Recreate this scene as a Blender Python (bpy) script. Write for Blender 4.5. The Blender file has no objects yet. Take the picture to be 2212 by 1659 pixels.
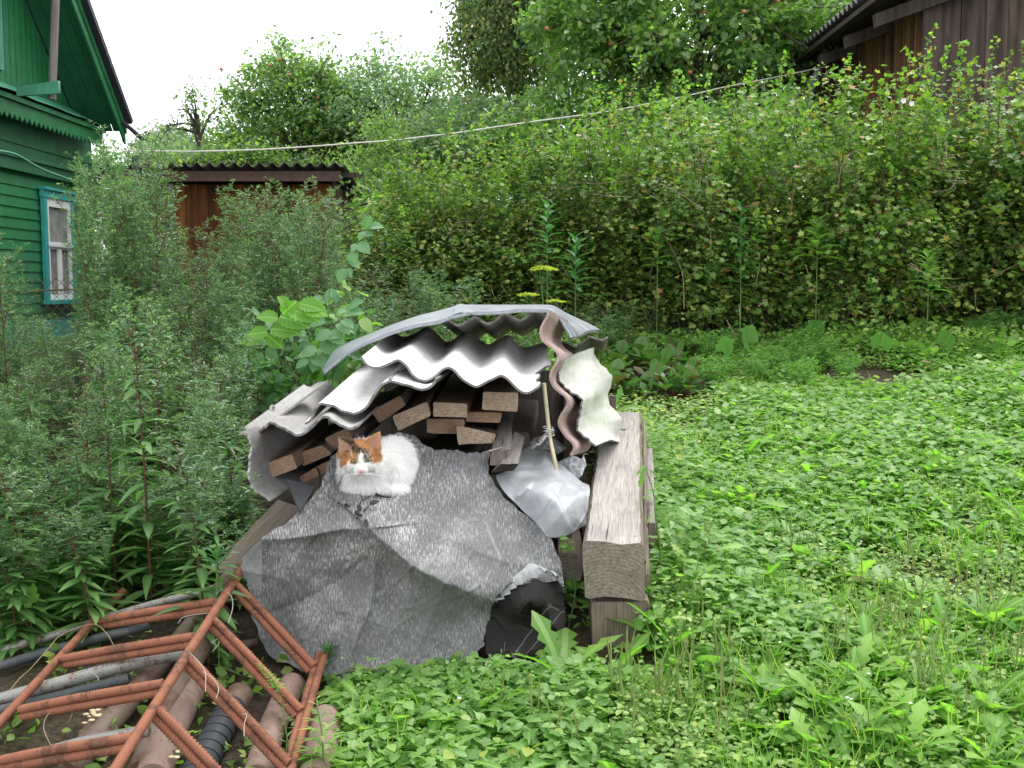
import bpy, math, random
import numpy as np
from mathutils import Vector, Matrix

# ------------------------------------------------------------------ camera, world, sun, exposure
SC = bpy.context.scene
COL = SC.collection
CAMZ, FPX, PITCH = 1.46, 2372.0, math.radians(5.3)
cam = bpy.data.cameras.new("camera")
cam.sensor_width = 36.0
cam.lens = 36.0 * FPX / 2212.0
cam.clip_start, cam.clip_end = 0.05, 500
camo = bpy.data.objects.new("camera", cam)
COL.objects.link(camo)
camo.location = (0, 0, CAMZ)
camo.rotation_euler = (math.pi / 2 - PITCH, 0, 0)
SC.camera = camo

SUN_EL, SUN_AZ = math.radians(62), math.radians(35)      # azimuth measured from +Y towards +X
world = bpy.data.worlds.new("World")
SC.world = world
world.use_nodes = True
nt = world.node_tree
nt.nodes.clear()
out = nt.nodes.new("ShaderNodeOutputWorld")
bg = nt.nodes.new("ShaderNodeBackground")
sky = nt.nodes.new("ShaderNodeTexSky")
sky.sky_type = 'NISHITA'
sky.sun_disc = False
sky.sun_elevation = SUN_EL
sky.sun_rotation = SUN_AZ
mixn = nt.nodes.new("ShaderNodeMix")
mixn.data_type = 'RGBA'
mixn.inputs[0].default_value = 0.86
mixn.inputs[7].default_value = (11.0, 11.3, 11.7, 1)      # cloud layer
nt.links.new(sky.outputs[0], mixn.inputs[6])
nt.links.new(mixn.outputs[2], bg.inputs[0])
bg.inputs[1].default_value = 0.12
nt.links.new(bg.outputs[0], out.inputs[0])

sun = bpy.data.lights.new("sun", 'SUN')
sun.energy = 1.5
sun.angle = math.radians(30)
sun.color = (1.0, 0.97, 0.92)
suno = bpy.data.objects.new("sun", sun)
COL.objects.link(suno)
sd = Vector((math.sin(SUN_AZ) * math.cos(SUN_EL), math.cos(SUN_AZ) * math.cos(SUN_EL), math.sin(SUN_EL)))
suno.rotation_euler = sd.to_track_quat('Z', 'Y').to_euler()

SC.view_settings.view_transform = 'Standard'
SC.view_settings.look = 'None'
SC.view_settings.exposure = 0.85
SC.view_settings.gamma = 1.0
SC.render.engine = 'CYCLES'
cy = SC.cycles
cy.max_bounces = 6
cy.diffuse_bounces = 4
cy.glossy_bounces = 2
cy.transmission_bounces = 4
cy.transparent_max_bounces = 8
cy.caustics_reflective = False
cy.caustics_refractive = False
cy.sample_clamp_indirect = 6
cy.use_denoising = True

RNG = np.random.default_rng(7)
random.seed(7)

# ------------------------------------------------------------------ geometry helpers
CP, SP = math.cos(PITCH), math.sin(PITCH)


def ray(px, py):
    x = (px - 1106.0) / FPX
    u = -(py - 829.5) / FPX
    return np.array([x, CP + u * SP, u * CP - SP])


def W(px, py, d):
    """a point seen at (px,py) of the 2212 px wide photograph, d metres ahead"""
    r = ray(px, py)
    return np.array([0, 0, CAMZ]) + r * (d / r[1])


SLOPE = 0.119


def G(px, py, H=0.0):
    """the point H above the sloping ground seen at (px,py)"""
    r = ray(px, py)
    t = (CAMZ - H) / (SLOPE * r[1] - r[2])
    return np.array([0, 0, CAMZ]) + r * t


def zmap(ox, oy, s):
    return lambda x, y: (ox + s * x, oy + s * y)


ZA = zmap(667.0, 636.7, .16448)
ZB = zmap(1030.9, 636.7, .16448)
ZC = zmap(515.4, 818.6, .16448)
ZD = zmap(1000.6, 879.3, .1919)
ZE = zmap(0, 1394.7, .1919)
ZF = zmap(1637.3, 0, .2599)
ZG = zmap(363.8, 333.5, .24673)
ZH = zmap(970.2, 0, .30155)
Z1 = zmap(0, 0, .4385)
Z3 = zmap(515.4, 606.4, .4112)
Z4 = zmap(636.7, 848.96, .18276)
Z5 = zmap(0, 1152.1, .3564)
Z6 = zmap(485.1, 970.2, .4386)


def sstep(a, b, x):
    t = np.clip((np.asarray(x, float) - a) / (b - a), 0, 1)
    return t * t * (3 - 2 * t)


def gz(x, y):
    x = np.asarray(x, float)
    y = np.asarray(y, float)
    yy = np.minimum(y, 16)
    s = sstep(-1.2, -3.5, x)
    z = SLOPE * yy - s * SLOPE * np.maximum(0, yy - 5) * .9
    z = z + .012 * np.sin(x * 3.1 + y * 1.7) + .010 * np.sin(x * 5.3 - y * 4.1 + 1) + .006 * np.sin(x * 11 + y * 9)
    z = z + .05 * sstep(7.2, 7.6, y) * sstep(1.8, 2.5, x)
    return z


def unit(v):
    v = np.asarray(v, float)
    return v / (np.linalg.norm(v, axis=-1, keepdims=True) + 1e-12)


def crom(P, n):
    """Catmull-Rom through the points, n samples, spaced by chord length"""
    P = np.asarray(P, float)
    if len(P) == 2:
        t = np.linspace(0, 1, n)[:, None]
        return P[0] * (1 - t) + P[1] * t
    seg = np.linalg.norm(np.diff(P, axis=0), axis=1)
    s = np.concatenate([[0], np.cumsum(seg)])
    s /= s[-1]
    Q = np.vstack([2 * P[0] - P[1], P, 2 * P[-1] - P[-2]])
    ts = np.linspace(0, 1, n)
    i = np.clip(np.searchsorted(s, ts, side='right') - 1, 0, len(P) - 2)
    f = ((ts - s[i]) / (s[i + 1] - s[i] + 1e-12))[:, None]
    p0, p1, p2, p3 = Q[i], Q[i + 1], Q[i + 2], Q[i + 3]
    return .5 * ((2 * p1) + (-p0 + p2) * f + (2 * p0 - 5 * p1 + 4 * p2 - p3) * f ** 2 + (-p0 + 3 * p1 - 3 * p2 + p3) * f ** 3)


def crom_idx(P, n):
    """Catmull-Rom with uniform parameter (row i stays matched to row i)"""
    P = np.asarray(P, float)
    m = len(P)
    Q = np.concatenate([(2 * P[0] - P[1])[None], P, (2 * P[-1] - P[-2])[None]])
    ts = np.linspace(0, m - 1, n)
    i = np.clip(ts.astype(int), 0, m - 2)
    f = (ts - i).reshape((-1,) + (1,) * (P.ndim - 1))
    p0, p1, p2, p3 = Q[i], Q[i + 1], Q[i + 2], Q[i + 3]
    return .5 * ((2 * p1) + (-p0 + p2) * f + (2 * p0 - 5 * p1 + 4 * p2 - p3) * f ** 2 + (-p0 + 3 * p1 - 3 * p2 + p3) * f ** 3)


def snoise(P, scale, seed=0, octaves=3):
    """cheap smooth pseudo noise in -1..1 (sum of rotated sines), vectorised"""
    r = np.random.default_rng(seed)
    P = np.asarray(P, float)
    o = np.zeros(P.shape[:-1])
    amp, tot = 1.0, 0
    for k in range(octaves):
        a = np.zeros(P.shape[:-1])
        for j in range(4):
            d = r.normal(size=P.shape[-1])
            d /= np.linalg.norm(d)
            a += np.sin(P @ d * scale * (2 ** k) * (0.7 + .6 * r.random()) + r.random() * 6.28)
        o += amp * a / 2.6
        tot += amp
        amp *= .55
    return np.clip(o / tot, -1, 1)


def wloc(o):
    v = np.zeros(3)
    while o is not None:
        v += np.array(o.location)
        o = o.parent
    return v


def tag(o, label=None, cat=None, group=None, kind=None):
    if label: o['label'] = label
    if cat: o['category'] = cat
    if group: o['group'] = group
    if kind: o['kind'] = kind
    return o


def thing(name, label, cat, loc=(0, 0, 0), group=None):
    o = bpy.data.objects.new(name, None)
    COL.objects.link(o)
    o.location = loc
    o.empty_display_size = .1
    return tag(o, label, cat, group)


class Acc:
    def __init__(s):
        s.V, s.F, s.M, s.UV, s.C, s.n = [], [], [], [], [], 0

    def add(s, V, Fs, UV=None, C=None, m=0):
        """Fs: list of (k,3) or (k,4) index arrays"""
        V = np.asarray(V, float).reshape(-1, 3)
        for F in Fs:
            F = np.asarray(F, int)
            if len(F):
                s.F.append(F + s.n)
                s.M.append(np.full(len(F), m))
        s.V.append(V)
        s.UV.append(np.zeros((len(V), 2)) if UV is None else np.asarray(UV, float).reshape(-1, 2))
        s.C.append(np.ones((len(V), 4)) if C is None else C)
        s.n += len(V)

    def build(s, name, mats, parent=None, smooth=True, loc=None, color=False):
        V = np.concatenate(s.V)
        off = wloc(parent) if parent is not None else np.zeros(3)
        if loc is not None:
            loc = np.asarray(loc, float)
            off = off + loc
        me = bpy.data.meshes.new(name)
        V = V - off
        me.vertices.add(len(V))
        me.vertices.foreach_set("co", V.astype(np.float32).ravel())
        loops = np.concatenate([f.ravel() for f in s.F])
        tot = np.concatenate([np.full(len(f), f.shape[1]) for f in s.F])
        start = np.concatenate([[0], np.cumsum(tot)[:-1]])
        me.loops.add(len(loops))
        me.loops.foreach_set("vertex_index", loops.astype(np.int32))
        me.polygons.add(len(tot))
        me.polygons.foreach_set("loop_start", start.astype(np.int32))
        me.polygons.foreach_set("loop_total", tot.astype(np.int32))
        me.polygons.foreach_set("material_index", np.concatenate(s.M).astype(np.int32))
        me.polygons.foreach_set("use_smooth", np.full(len(tot), smooth))
        uv = me.uv_layers.new(name="UVMap")
        U = np.concatenate(s.UV)[loops]
        uv.data.foreach_set("uv", U.astype(np.float32).ravel())
        if color:
            ca = me.color_attributes.new("tint", 'FLOAT_COLOR', 'POINT')
            ca.data.foreach_set("color", np.concatenate(s.C).astype(np.float32).ravel())
        for m in (mats if isinstance(mats, (list, tuple)) else [mats]):
            me.materials.append(m)
        me.update(calc_edges=True)
        me.validate()
        o = bpy.data.objects.new(name, me)
        COL.objects.link(o)
        if loc is not None:
            o.location = loc
        if parent is not None:
            o.parent = parent
        return o

    def base(s):
        V = np.concatenate(s.V)
        return np.array([V[:, 0].mean(), V[:, 1].mean(), V[:, 2].min()])

    def top(s, name, mats, label, cat, group=None, **k):
        o = s.build(name, mats, loc=s.base(), **k)
        return tag(o, label, cat, group)


def box(a, x0, x1, y0, y1, z0, z1, m=0):
    """box with own vertices on every face; uv in metres (u across, v along the long/vertical)"""
    X, Y, Z = (x0, x1), (y0, y1), (z0, z1)
    q = [[(0, 0, 0), (1, 0, 0), (1, 0, 1), (0, 0, 1)], [(1, 1, 0), (0, 1, 0), (0, 1, 1), (1, 1, 1)],
         [(1, 0, 0), (1, 1, 0), (1, 1, 1), (1, 0, 1)], [(0, 1, 0), (0, 0, 0), (0, 0, 1), (0, 1, 1)],
         [(0, 0, 1), (1, 0, 1), (1, 1, 1), (0, 1, 1)], [(0, 1, 0), (1, 1, 0), (1, 0, 0), (0, 0, 0)]]
    for k, f in enumerate(q):
        P = np.array([[X[i], Y[j], Z[l]] for i, j, l in f])
        uv = P[:, [0, 2]] if k < 2 else (P[:, [1, 2]] if k < 4 else P[:, [0, 1]])
        a.add(P, [[[0, 1, 2, 3]]], uv, m=m)


def tube(a, P, R, seg=7, m=0, cap=True, uvs=1.0):
    P = np.asarray(P, float)
    n = len(P)
    R = np.full(n, R, float) if np.isscalar(R) else np.asarray(R, float)
    T = np.gradient(P, axis=0)
    T = unit(T)
    ref = np.eye(3)[np.argmin(np.abs(T).max(axis=0) + [.02, .01, 0])]
    X = unit(np.cross(T, ref))
    Y = np.cross(T, X)
    an = np.linspace(0, 2 * math.pi, seg, endpoint=False)
    V = P[:, None] + R[:, None, None] * (np.cos(an)[None, :, None] * X[:, None] + np.sin(an)[None, :, None] * Y[:, None])
    L = np.concatenate([[0], np.cumsum(np.linalg.norm(np.diff(P, axis=0), axis=1))])
    uv = np.stack([np.repeat(an[None] * R.mean(), n, 0), np.repeat(L[:, None], seg, 1)], -1) * uvs
    i = np.arange(n - 1)[:, None] * seg
    j = np.arange(seg)[None]
    k = (j + 1) % seg
    F = np.stack([i + j, i + k, i + seg + k, i + seg + j], -1).reshape(-1, 4)
    V = V.reshape(-1, 3)
    a.add(V, [F], uv.reshape(-1, 2), m=m)
    if cap:
        for e, c in ((0, P[0]), (n - 1, P[-1])):
            ring = V[e * seg:(e + 1) * seg]
            VV = np.vstack([ring, c[None]])
            FF = [[q, (q + 1) % seg, seg] if e else [(q + 1) % seg, q, seg] for q in range(seg)]
            a.add(VV, [FF], m=m)


def solid_grid(a, P, th, keep=None, m=0, mu=None, uv=None):
    """thin solid from a grid of points (nu,nv,3); thickness th; cells dropped where keep is False"""
    nu, nv = P.shape[:2]
    du = np.gradient(P, axis=0)
    dv = np.gradient(P, axis=1)
    N = unit(np.cross(du, dv))
    Bt = P - N * th
    if uv is None:
        Lu = np.concatenate([[0], np.cumsum(np.linalg.norm(np.diff(P[:, nv // 2], axis=0), axis=1))])
        Lv = np.concatenate([[0], np.cumsum(np.linalg.norm(np.diff(P[nu // 2], axis=0), axis=1))])
        uv = np.stack(np.meshgrid(Lu, Lv, indexing='ij'), -1)
    I = np.arange(nu * nv).reshape(nu, nv)
    K = np.ones((nu - 1, nv - 1), bool) if keep is None else keep
    q = np.stack([I[:-1, :-1], I[1:, :-1], I[1:, 1:], I[:-1, 1:]], -1)[K]
    a.add(P, [q], uv, m=m)
    a.add(Bt, [q[:, ::-1]], uv, m=m if mu is None else mu)
    Kp = np.pad(K, 1)
    sides = []
    Pf, Bf, uf = P.reshape(-1, 3), Bt.reshape(-1, 3), uv.reshape(-1, 2)
    for (sl, e) in (((slice(0, -2), slice(1, -1)), (0, 3)), ((slice(2, None), slice(1, -1)), (1, 2)),
                    ((slice(1, -1), slice(0, -2)), (0, 1)), ((slice(1, -1), slice(2, None)), (3, 2))):
        edge = K & ~Kp[sl]
        qq = np.stack([I[:-1, :-1], I[1:, :-1], I[1:, 1:], I[:-1, 1:]], -1)[edge]
        if len(qq):
            sides.append(qq[:, list(e)])
    if sides:
        E = np.concatenate(sides)
        VV = np.stack([Pf[E[:, 0]], Pf[E[:, 1]], Bf[E[:, 1]], Bf[E[:, 0]]], 1).reshape(-1, 3)
        UU = np.stack([uf[E[:, 0]], uf[E[:, 1]], uf[E[:, 1]], uf[E[:, 0]]], 1).reshape(-1, 2)
        F = np.arange(len(VV)).reshape(-1, 4)
        a.add(VV, [F], UU, m=(mu if mu is not None else m))


def copy_tree(o, parent=None):
    c = o.copy()
    COL.objects.link(c)
    if parent is not None:
        c.parent = parent
    for ch in list(o.children):
        copy_tree(ch, c)
    return c


# ------------------------------------------------------------------ materials
def lin(r, g, b):
    f = lambda c: ((c / 255 + .055) / 1.055) ** 2.4 if c > 10 else c / 255 / 12.92
    return (f(r), f(g), f(b), 1)


class NT:
    def __init__(s, name, rough=.7, spec=.3):
        s.m = bpy.data.materials.new(name)
        s.m.use_nodes = True
        s.t = s.m.node_tree
        s.b = s.t.nodes['Principled BSDF']
        s.o = s.t.nodes['Material Output']
        s.b.inputs['Roughness'].default_value = rough
        s.b.inputs['Specular IOR Level'].default_value = spec

    def n(s, typ, **k):
        nd = s.t.nodes.new('ShaderNode' + typ)
        for a, v in k.items():
            if a.startswith('i_'):
                nd.inputs[a[2:].replace('_', ' ')].default_value = v
            else:
                setattr(nd, a, v)
        return nd

    def l(s, a, b):
        s.t.links.new(a, b)

    def coords(s, kind='Generated', scale=(1, 1, 1)):
        c = s.n('TexCoord')
        mp = s.n('Mapping')
        mp.inputs['Scale'].default_value = scale
        s.l(c.outputs[kind], mp.inputs[0])
        return mp.outputs[0]

    def noise(s, vec, scale, detail=4, rough=.55, dist=0):
        nd = s.n('TexNoise', i_Scale=scale, i_Detail=detail, i_Roughness=rough, i_Distortion=dist)
        s.l(vec, nd.inputs['Vector'])
        return nd.outputs['Fac']

    def ramp(s, fac, stops):
        r = s.n('ValToRGB')
        e = r.color_ramp.elements
        while len(e) > 1:
            e.remove(e[-1])
        e[0].position, e[0].color = stops[0][0], stops[0][1]
        for p, c in stops[1:]:
            k = e.new(p)
            k.color = c
        s.l(fac, r.inputs[0])
        return r.outputs[0]

    def mix(s, f, a, b, mode='MIX'):
        nd = s.n('Mix', data_type='RGBA', blend_type=mode)
        for sock, v in ((nd.inputs[0], f), (nd.inputs[6], a), (nd.inputs[7], b)):
            if hasattr(v, 'links') or hasattr(v, 'is_linked'):
                s.l(v, sock)
            else:
                sock.default_value = v
        return nd.outputs[2]

    def math(s, op, a, b=0.5):
        nd = s.n('Math', operation=op)
        for sock, v in ((nd.inputs[0], a), (nd.inputs[1], b)):
            if hasattr(v, 'is_linked'):
                s.l(v, sock)
            else:
                sock.default_value = v
        return nd.outputs[0]

    def bump(s, h, strength=.3, dist=.01):
        nd = s.n('Bump', i_Strength=strength, i_Distance=dist)
        s.l(h, nd.inputs['Height'])
        s.l(nd.outputs[0], s.b.inputs['Normal'])
        return nd.outputs[0]

    def col(s, c):
        if hasattr(c, 'is_linked'):
            s.l(c, s.b.inputs['Base Color'])
        else:
            s.b.inputs['Base Color'].default_value = c


def leafmat(name, stops, transl=.35, rough=.42, spec=.35, rib=None, tcol=(.55, .8, .12), vein=0):
    t = NT(name, rough, spec)
    g = t.n('NewGeometry')
    oi = t.n('ObjectInfo')
    c = t.ramp(g.outputs['Random Per Island'], stops)
    # a little per-plant variation
    hs = t.n('HueSaturation')
    hs.inputs['Saturation'].default_value = 1.0
    v = t.math('MULTIPLY_ADD', oi.outputs['Random'], .35)
    v.node.inputs[2].default_value = .83
    t.l(v, hs.inputs['Value'])
    t.l(c, hs.inputs['Color'])
    c = hs.outputs[0]
    if rib is not None:
        uv = t.n('TexCoord')
        sx = t.n('SeparateXYZ')
        t.l(uv.outputs['UV'], sx.inputs[0])
        ax = t.math('ABSOLUTE', sx.outputs[0])
        f = t.math('LESS_THAN', ax, .035)
        if vein:
            w = t.math('MULTIPLY_ADD', ax, -vein * .55)
            t.l(t.math('MULTIPLY', sx.outputs[1], float(vein)), w.node.inputs[2])
            fr = t.math('FRACT', w)
            f = t.math('MAXIMUM', f, t.math('LESS_THAN', fr, .13))
            t.bump(t.math('PINGPONG', w, .5), .5, .004)
        f = t.math('MULTIPLY', f, .55)
        c = t.mix(f, c, rib)
    t.col(c)
    tr = t.n('BsdfTranslucent')
    tc = t.mix(.8, c, (*[x for x in tcol], 1), 'MULTIPLY')
    br = t.n('BrightContrast', i_Bright=0.0)
    vm = t.n('VectorMath', operation='SCALE')
    t.l(tc, vm.inputs[0])
    vm.inputs['Scale'].default_value = 2.4
    t.l(vm.outputs[0], tr.inputs[0])
    ms = t.n('MixShader', i_Fac=transl)
    t.l(t.b.outputs[0], ms.inputs[1])
    t.l(tr.outputs[0], ms.inputs[2])
    t.l(ms.outputs[0], t.o.inputs[0])
    return t.m


def C(r, g, b):
    return (r, g, b, 1)


M = {}
M['aster'] = leafmat('aster_leaf', [(0, C(.045, .095, .050)), (.4, C(.080, .160, .078)), (.75, C(.125, .225, .112)), (.95, C(.21, .31, .16)), (1, C(.22, .25, .11))], rib=C(.15, .25, .13), rough=.32, spec=.6, transl=.28)
M['aster_big'] = leafmat('aster_large_leaf', [(0, C(.065, .150, .045)), (.5, C(.11, .225, .065)), (.9, C(.16, .29, .09)), (1, C(.20, .17, .13))], rib=C(.17, .30, .10), rough=.34, spec=.5, transl=.32)
M['aster_tip'] = leafmat('aster_tip_leaf', [(0, C(0.094, 0.162, 0.069)), (.5, C(0.156, 0.260, 0.108)), (.9, C(0.250, 0.360, 0.117)), (1, C(0.354, 0.432, 0.137))])
M['currant'] = leafmat('currant_leaf', [(0, C(0.049, 0.095, 0.029)), (.25, C(0.104, 0.185, 0.046)), (.6, C(0.171, 0.274, 0.064)), (.88, C(0.262, 0.358, 0.083)), (.96, C(0.403, 0.414, 0.088)), (.985, C(0.439, 0.269, 0.099)), (1, C(0.268, 0.134, 0.066))], rib=C(.14, .23, .07))
M['currant_top'] = leafmat('currant_young_leaf', [(0, C(0.105, 0.238, 0.047)), (.5, C(0.184, 0.343, 0.062)), (.85, C(0.289, 0.409, 0.078)), (.95, C(0.394, 0.277, 0.078)), (1, C(0.420, 0.185, 0.078))], transl=.4)
M['apple_leaf'] = leafmat('apple_leaf', [(0, C(0.078, 0.143, 0.050)), (.5, C(0.152, 0.237, 0.085)), (.85, C(0.240, 0.323, 0.131)), (1, C(0.350, 0.401, 0.162))], rough=.38, spec=.45, transl=.5)  # leaf green raised and greyed to carry some haze
M['birch_leaf'] = leafmat('birch_leaf', [(0, C(0.079, 0.122, 0.055)), (.6, C(0.152, 0.210, 0.094)), (.9, C(0.225, 0.271, 0.125)), (1, C(0.437, 0.366, 0.125))], rough=.45, transl=.5)
M['far_leaf'] = leafmat('distant_leaf', [(0, C(0.103, 0.155, 0.094)), (.6, C(0.166, 0.248, 0.137)), (1, C(0.269, 0.348, 0.189))], rough=.5)  # distance haze put into the leaf colour, paler and greyer
M['elm_bright'] = leafmat('young_elm_leaf', [(0, C(0.111, 0.289, 0.030)), (1, C(0.162, 0.357, 0.043))], rib=C(.34, .55, .12), vein=13, transl=.45)
M['elm_dark'] = leafmat('elm_leaf', [(0, C(0.084, 0.204, 0.084)), (1, C(0.144, 0.288, 0.132))], rib=C(.2, .32, .14), vein=13, transl=.3)
M['weed'] = leafmat('weed_leaf', [(0, C(0.105, 0.190, 0.048)), (.4, C(0.181, 0.294, 0.068)), (.8, C(0.268, 0.392, 0.096)), (1, C(0.420, 0.469, 0.149))], transl=.42)
M['weed2'] = leafmat('geranium_leaf', [(0, C(0.113, 0.221, 0.055)), (.6, C(0.192, 0.327, 0.086)), (1, C(0.296, 0.416, 0.140))], transl=.42)
M['plantain'] = leafmat('plantain_leaf', [(0, C(0.104, 0.223, 0.051)), (.6, C(0.165, 0.300, 0.079)), (.93, C(0.234, 0.367, 0.122)), (1, C(0.358, 0.378, 0.086))], rib=C(.25, .42, .12), transl=.4, rough=.38)
M['dandelion'] = leafmat('dandelion_leaf', [(0, C(0.102, 0.240, 0.032)), (.6, C(0.164, 0.316, 0.051)), (.93, C(0.246, 0.392, 0.086)), (1, C(0.383, 0.414, 0.086))], rib=C(.3, .45, .14), transl=.42)
M['grass'] = leafmat('grass_blade', [(0, C(0.117, 0.260, 0.039)), (.7, C(0.195, 0.364, 0.058)), (1, C(0.390, 0.416, 0.130))], transl=.4)
M['beet'] = leafmat('beet_leaf', [(0, C(.05, .13, .035)), (.7, C(.09, .20, .05)), (1, C(.09, .05, .04))], rib=C(.17, .05, .05), transl=.3)
M['carrot'] = leafmat('carrot_leaf', [(0, C(0.090, 0.203, 0.042)), (1, C(0.164, 0.311, 0.073))], transl=.35)
M['blue_green'] = leafmat('sow_thistle_leaf', [(0, C(.045, .14, .045)), (1, C(.08, .22, .075))], rib=C(.18, .34, .16), transl=.3)
M['burdock'] = leafmat('broad_leaf', [(0, C(.07, .18, .045)), (1, C(.13, .27, .07))], rib=C(.2, .34, .12), transl=.35)
M['vine_leaf'] = leafmat('wild_vine_leaf', [(0, C(.10, .28, .03)), (1, C(.17, .36, .05))], rib=C(.3, .45, .12), transl=.4)
M['dill'] = leafmat('dill_flower', [(0, C(0.340, 0.399, 0.030)), (1, C(0.493, 0.551, 0.050))], transl=.25)


def simple(name, col, rough=.7, spec=.3, var=.25, scale=20, metal=0, bump=0, kind='Object'):
    t = NT(name, rough, spec)
    v = t.coords(kind)
    f = t.noise(v, scale, 5, .6)
    a = tuple(c * (1 - var) for c in col[:3]) + (1,)
    b = tuple(min(1, c * (1 + var)) for c in col[:3]) + (1,)
    t.col(t.ramp(f, [(.3, a), (.7, b)]))
    t.b.inputs['Metallic'].default_value = metal
    if bump:
        t.bump(f, bump, .01)
    return t.m


M['stem_red'] = simple('reddish_stem', C(.10, .045, .030), .6)
M['stem_green'] = simple('green_stem', C(.09, .17, .045), .6)
M['stem_dry'] = simple('dry_stem', C(.28, .22, .12), .8)
M['cane'] = simple('brown_cane', C(.085, .058, .040), .8)
M['cane_pale'] = simple('bare_twig', C(.27, .20, .14), .8)
M['bark'] = simple('bark', C(.075, .062, .052), .9, scale=12, bump=.6, var=.4)
M['beet_stem'] = simple('beet_stalk', C(.17, .03, .045), .45, .4)
M['spike'] = simple('plantain_spike', C(.17, .22, .06), .8)
M['petal_white'] = simple('white_petal', C(.8, .75, .78), .6)
M['petal_yellow'] = simple('yellow_petal', C(.8, .6, .03), .6)
M['apple'] = simple('apple_skin', C(.40, .135, .075), .4, .4, var=.5, scale=9)


def soil():
    t = NT('garden_soil', .95, .1)
    v = t.coords('Object')
    f = t.noise(v, 4, 6, .65)
    f2 = t.noise(v, 60, 6, .7)
    c = t.ramp(f2, [(.3, C(.045, .034, .026)), (.55, C(.12, .092, .070)), (.75, C(.21, .17, .135))])
    g = t.ramp(f, [(.42, C(1, 1, 1)), (.6, C(.45, .6, .3))])
    t.col(t.mix(.7, c, g, 'MULTIPLY'))
    t.bump(f2, 1.0, .03)
    return t.m


def slate(name, c1, c2, tint=None, lichen=.0):
    t = NT(name, .9, .12)
    uv = t.coords('UV')
    big = t.noise(uv, 5, 5, .6)
    med = t.noise(uv, 38, 6, .7)
    sx = t.n('SeparateXYZ')
    t.l(uv, sx.inputs[0])
    wx = t.math('SINE', t.math('MULTIPLY', sx.outputs[0], 900.0))
    wy = t.math('SINE', t.math('MULTIPLY', sx.outputs[1], 620.0))
    wv = t.math('MULTIPLY', wx, wy)
    c = t.ramp(big, [(.25, c1), (.7, c2)])
    c = t.mix(.55, c, t.ramp(med, [(.3, C(.62, .62, .6)), (.6, C(1, 1, 1)), (.8, C(1.0, 1.0, 1.0))]), 'MULTIPLY')
    spots = t.ramp(t.noise(uv, 14, 6, .75), [(.70 - lichen * .2, C(0, 0, 0)), (.78, C(1, 1, 1))])
    c = t.mix(spots, c, C(.16, .155, .12))
    stn = t.ramp(t.noise(t.coords('UV', (1, .25, 1)), 11, 5, .6), [(.38, C(.62, .60, .56)), (.58, C(1, 1, 1))])
    c = t.mix(.5, c, stn, 'MULTIPLY')
    brk = t.ramp(t.noise(uv, 170, 3, .6), [(.24, C(.35, .33, .30)), (.34, C(1, 1, 1))])
    c = t.mix(.6, c, brk, 'MULTIPLY')
    t.col(c)
    h = t.math('ADD', t.math('MULTIPLY', wv, .16), med)
    t.bump(h, .55, .004)
    return t.m


M['slate_white'] = slate('slate_pale', C(.66, .645, .63), C(.80, .785, .77))
M['slate_grey'] = slate('slate_grey', C(.30, .29, .275), C(.42, .41, .39), lichen=.15)
M['slate_under'] = slate('slate_underside', C(.16, .15, .145), C(.27, .26, .25), lichen=.2)
M['slate_edge'] = slate('slate_broken_edge', C(.30, .29, .27), C(.44, .42, .39))
M['slate_pink'] = slate('slate_pinkish', C(.36, .26, .235), C(.46, .345, .315))
M['slate_moss'] = slate('slate_mossy_pale', C(.46, .47, .39), C(.66, .66, .60), lichen=.3)
M['slate_roof'] = slate('slate_roof_weathered', C(.085, .088, .085), C(.19, .19, .18), lichen=.3)


def felt(name, base, flake, amount):
    t = NT(name, .85, .25)
    uv = t.coords('UV')
    st = t.coords('UV', (1, .20, 1))
    a = t.noise(st, 250, 4, .85)
    b = t.noise(uv, 7, 5, .6)
    s = t.math('ADD', t.math('MULTIPLY', a, .86), t.math('MULTIPLY', b, .40))
    c = t.ramp(s, [(amount - .10, base), (amount, tuple(x * 1.9 for x in base[:3]) + (1,)), (amount + .07, flake), (amount + .22, tuple(x * 1.25 for x in flake[:3]) + (1,))])
    d = t.noise(uv, 2.6, 4, .6, .4)
    c = t.mix(t.ramp(d, [(.42, C(0, 0, 0)), (.7, C(.8, .8, .8))]), c, tuple(x * 1.5 + .01 for x in base[:3]) + (1,))
    sc = t.n('TexVoronoi', feature='DISTANCE_TO_EDGE', i_Scale=5.5)
    t.l(t.coords('UV', (1.0, .5, 1)), sc.inputs['Vector'])
    line = t.math('MULTIPLY', t.math('LESS_THAN', sc.outputs['Distance'], .0035), t.math('GREATER_THAN', t.noise(uv, 6, 3), .52))
    c = t.mix(t.math('MULTIPLY', line, .35), c, C(.34, .335, .33))
    su = t.n('SeparateXYZ')
    t.l(uv, su.inputs[0])
    wob = t.math('MULTIPLY', t.noise(uv, 14, 3), .03)
    strip = t.math('MULTIPLY', t.math('LESS_THAN', t.math('ADD', su.outputs[0], wob), .778), t.math('LESS_THAN', su.outputs[1], 1.72))
    c = t.mix(t.math('MULTIPLY', strip, .5), c, C(.36, .365, .36))
    t.col(c)
    t.bump(t.math('ADD', s, t.math('MULTIPLY', t.noise(uv, 24, 4), .5)), .7, .006)
    return t.m


M['felt'] = felt('roofing_felt', C(.096, .094, .092), C(.44, .438, .43), .655)
M['felt_dark'] = felt('roofing_felt_dark', C(.022, .020, .019), C(.08, .078, .075), .78)
M['felt_lit'] = felt('roofing_felt_lit_torn_flap', C(.12, .12, .12), C(.34, .34, .34), .54)


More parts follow.
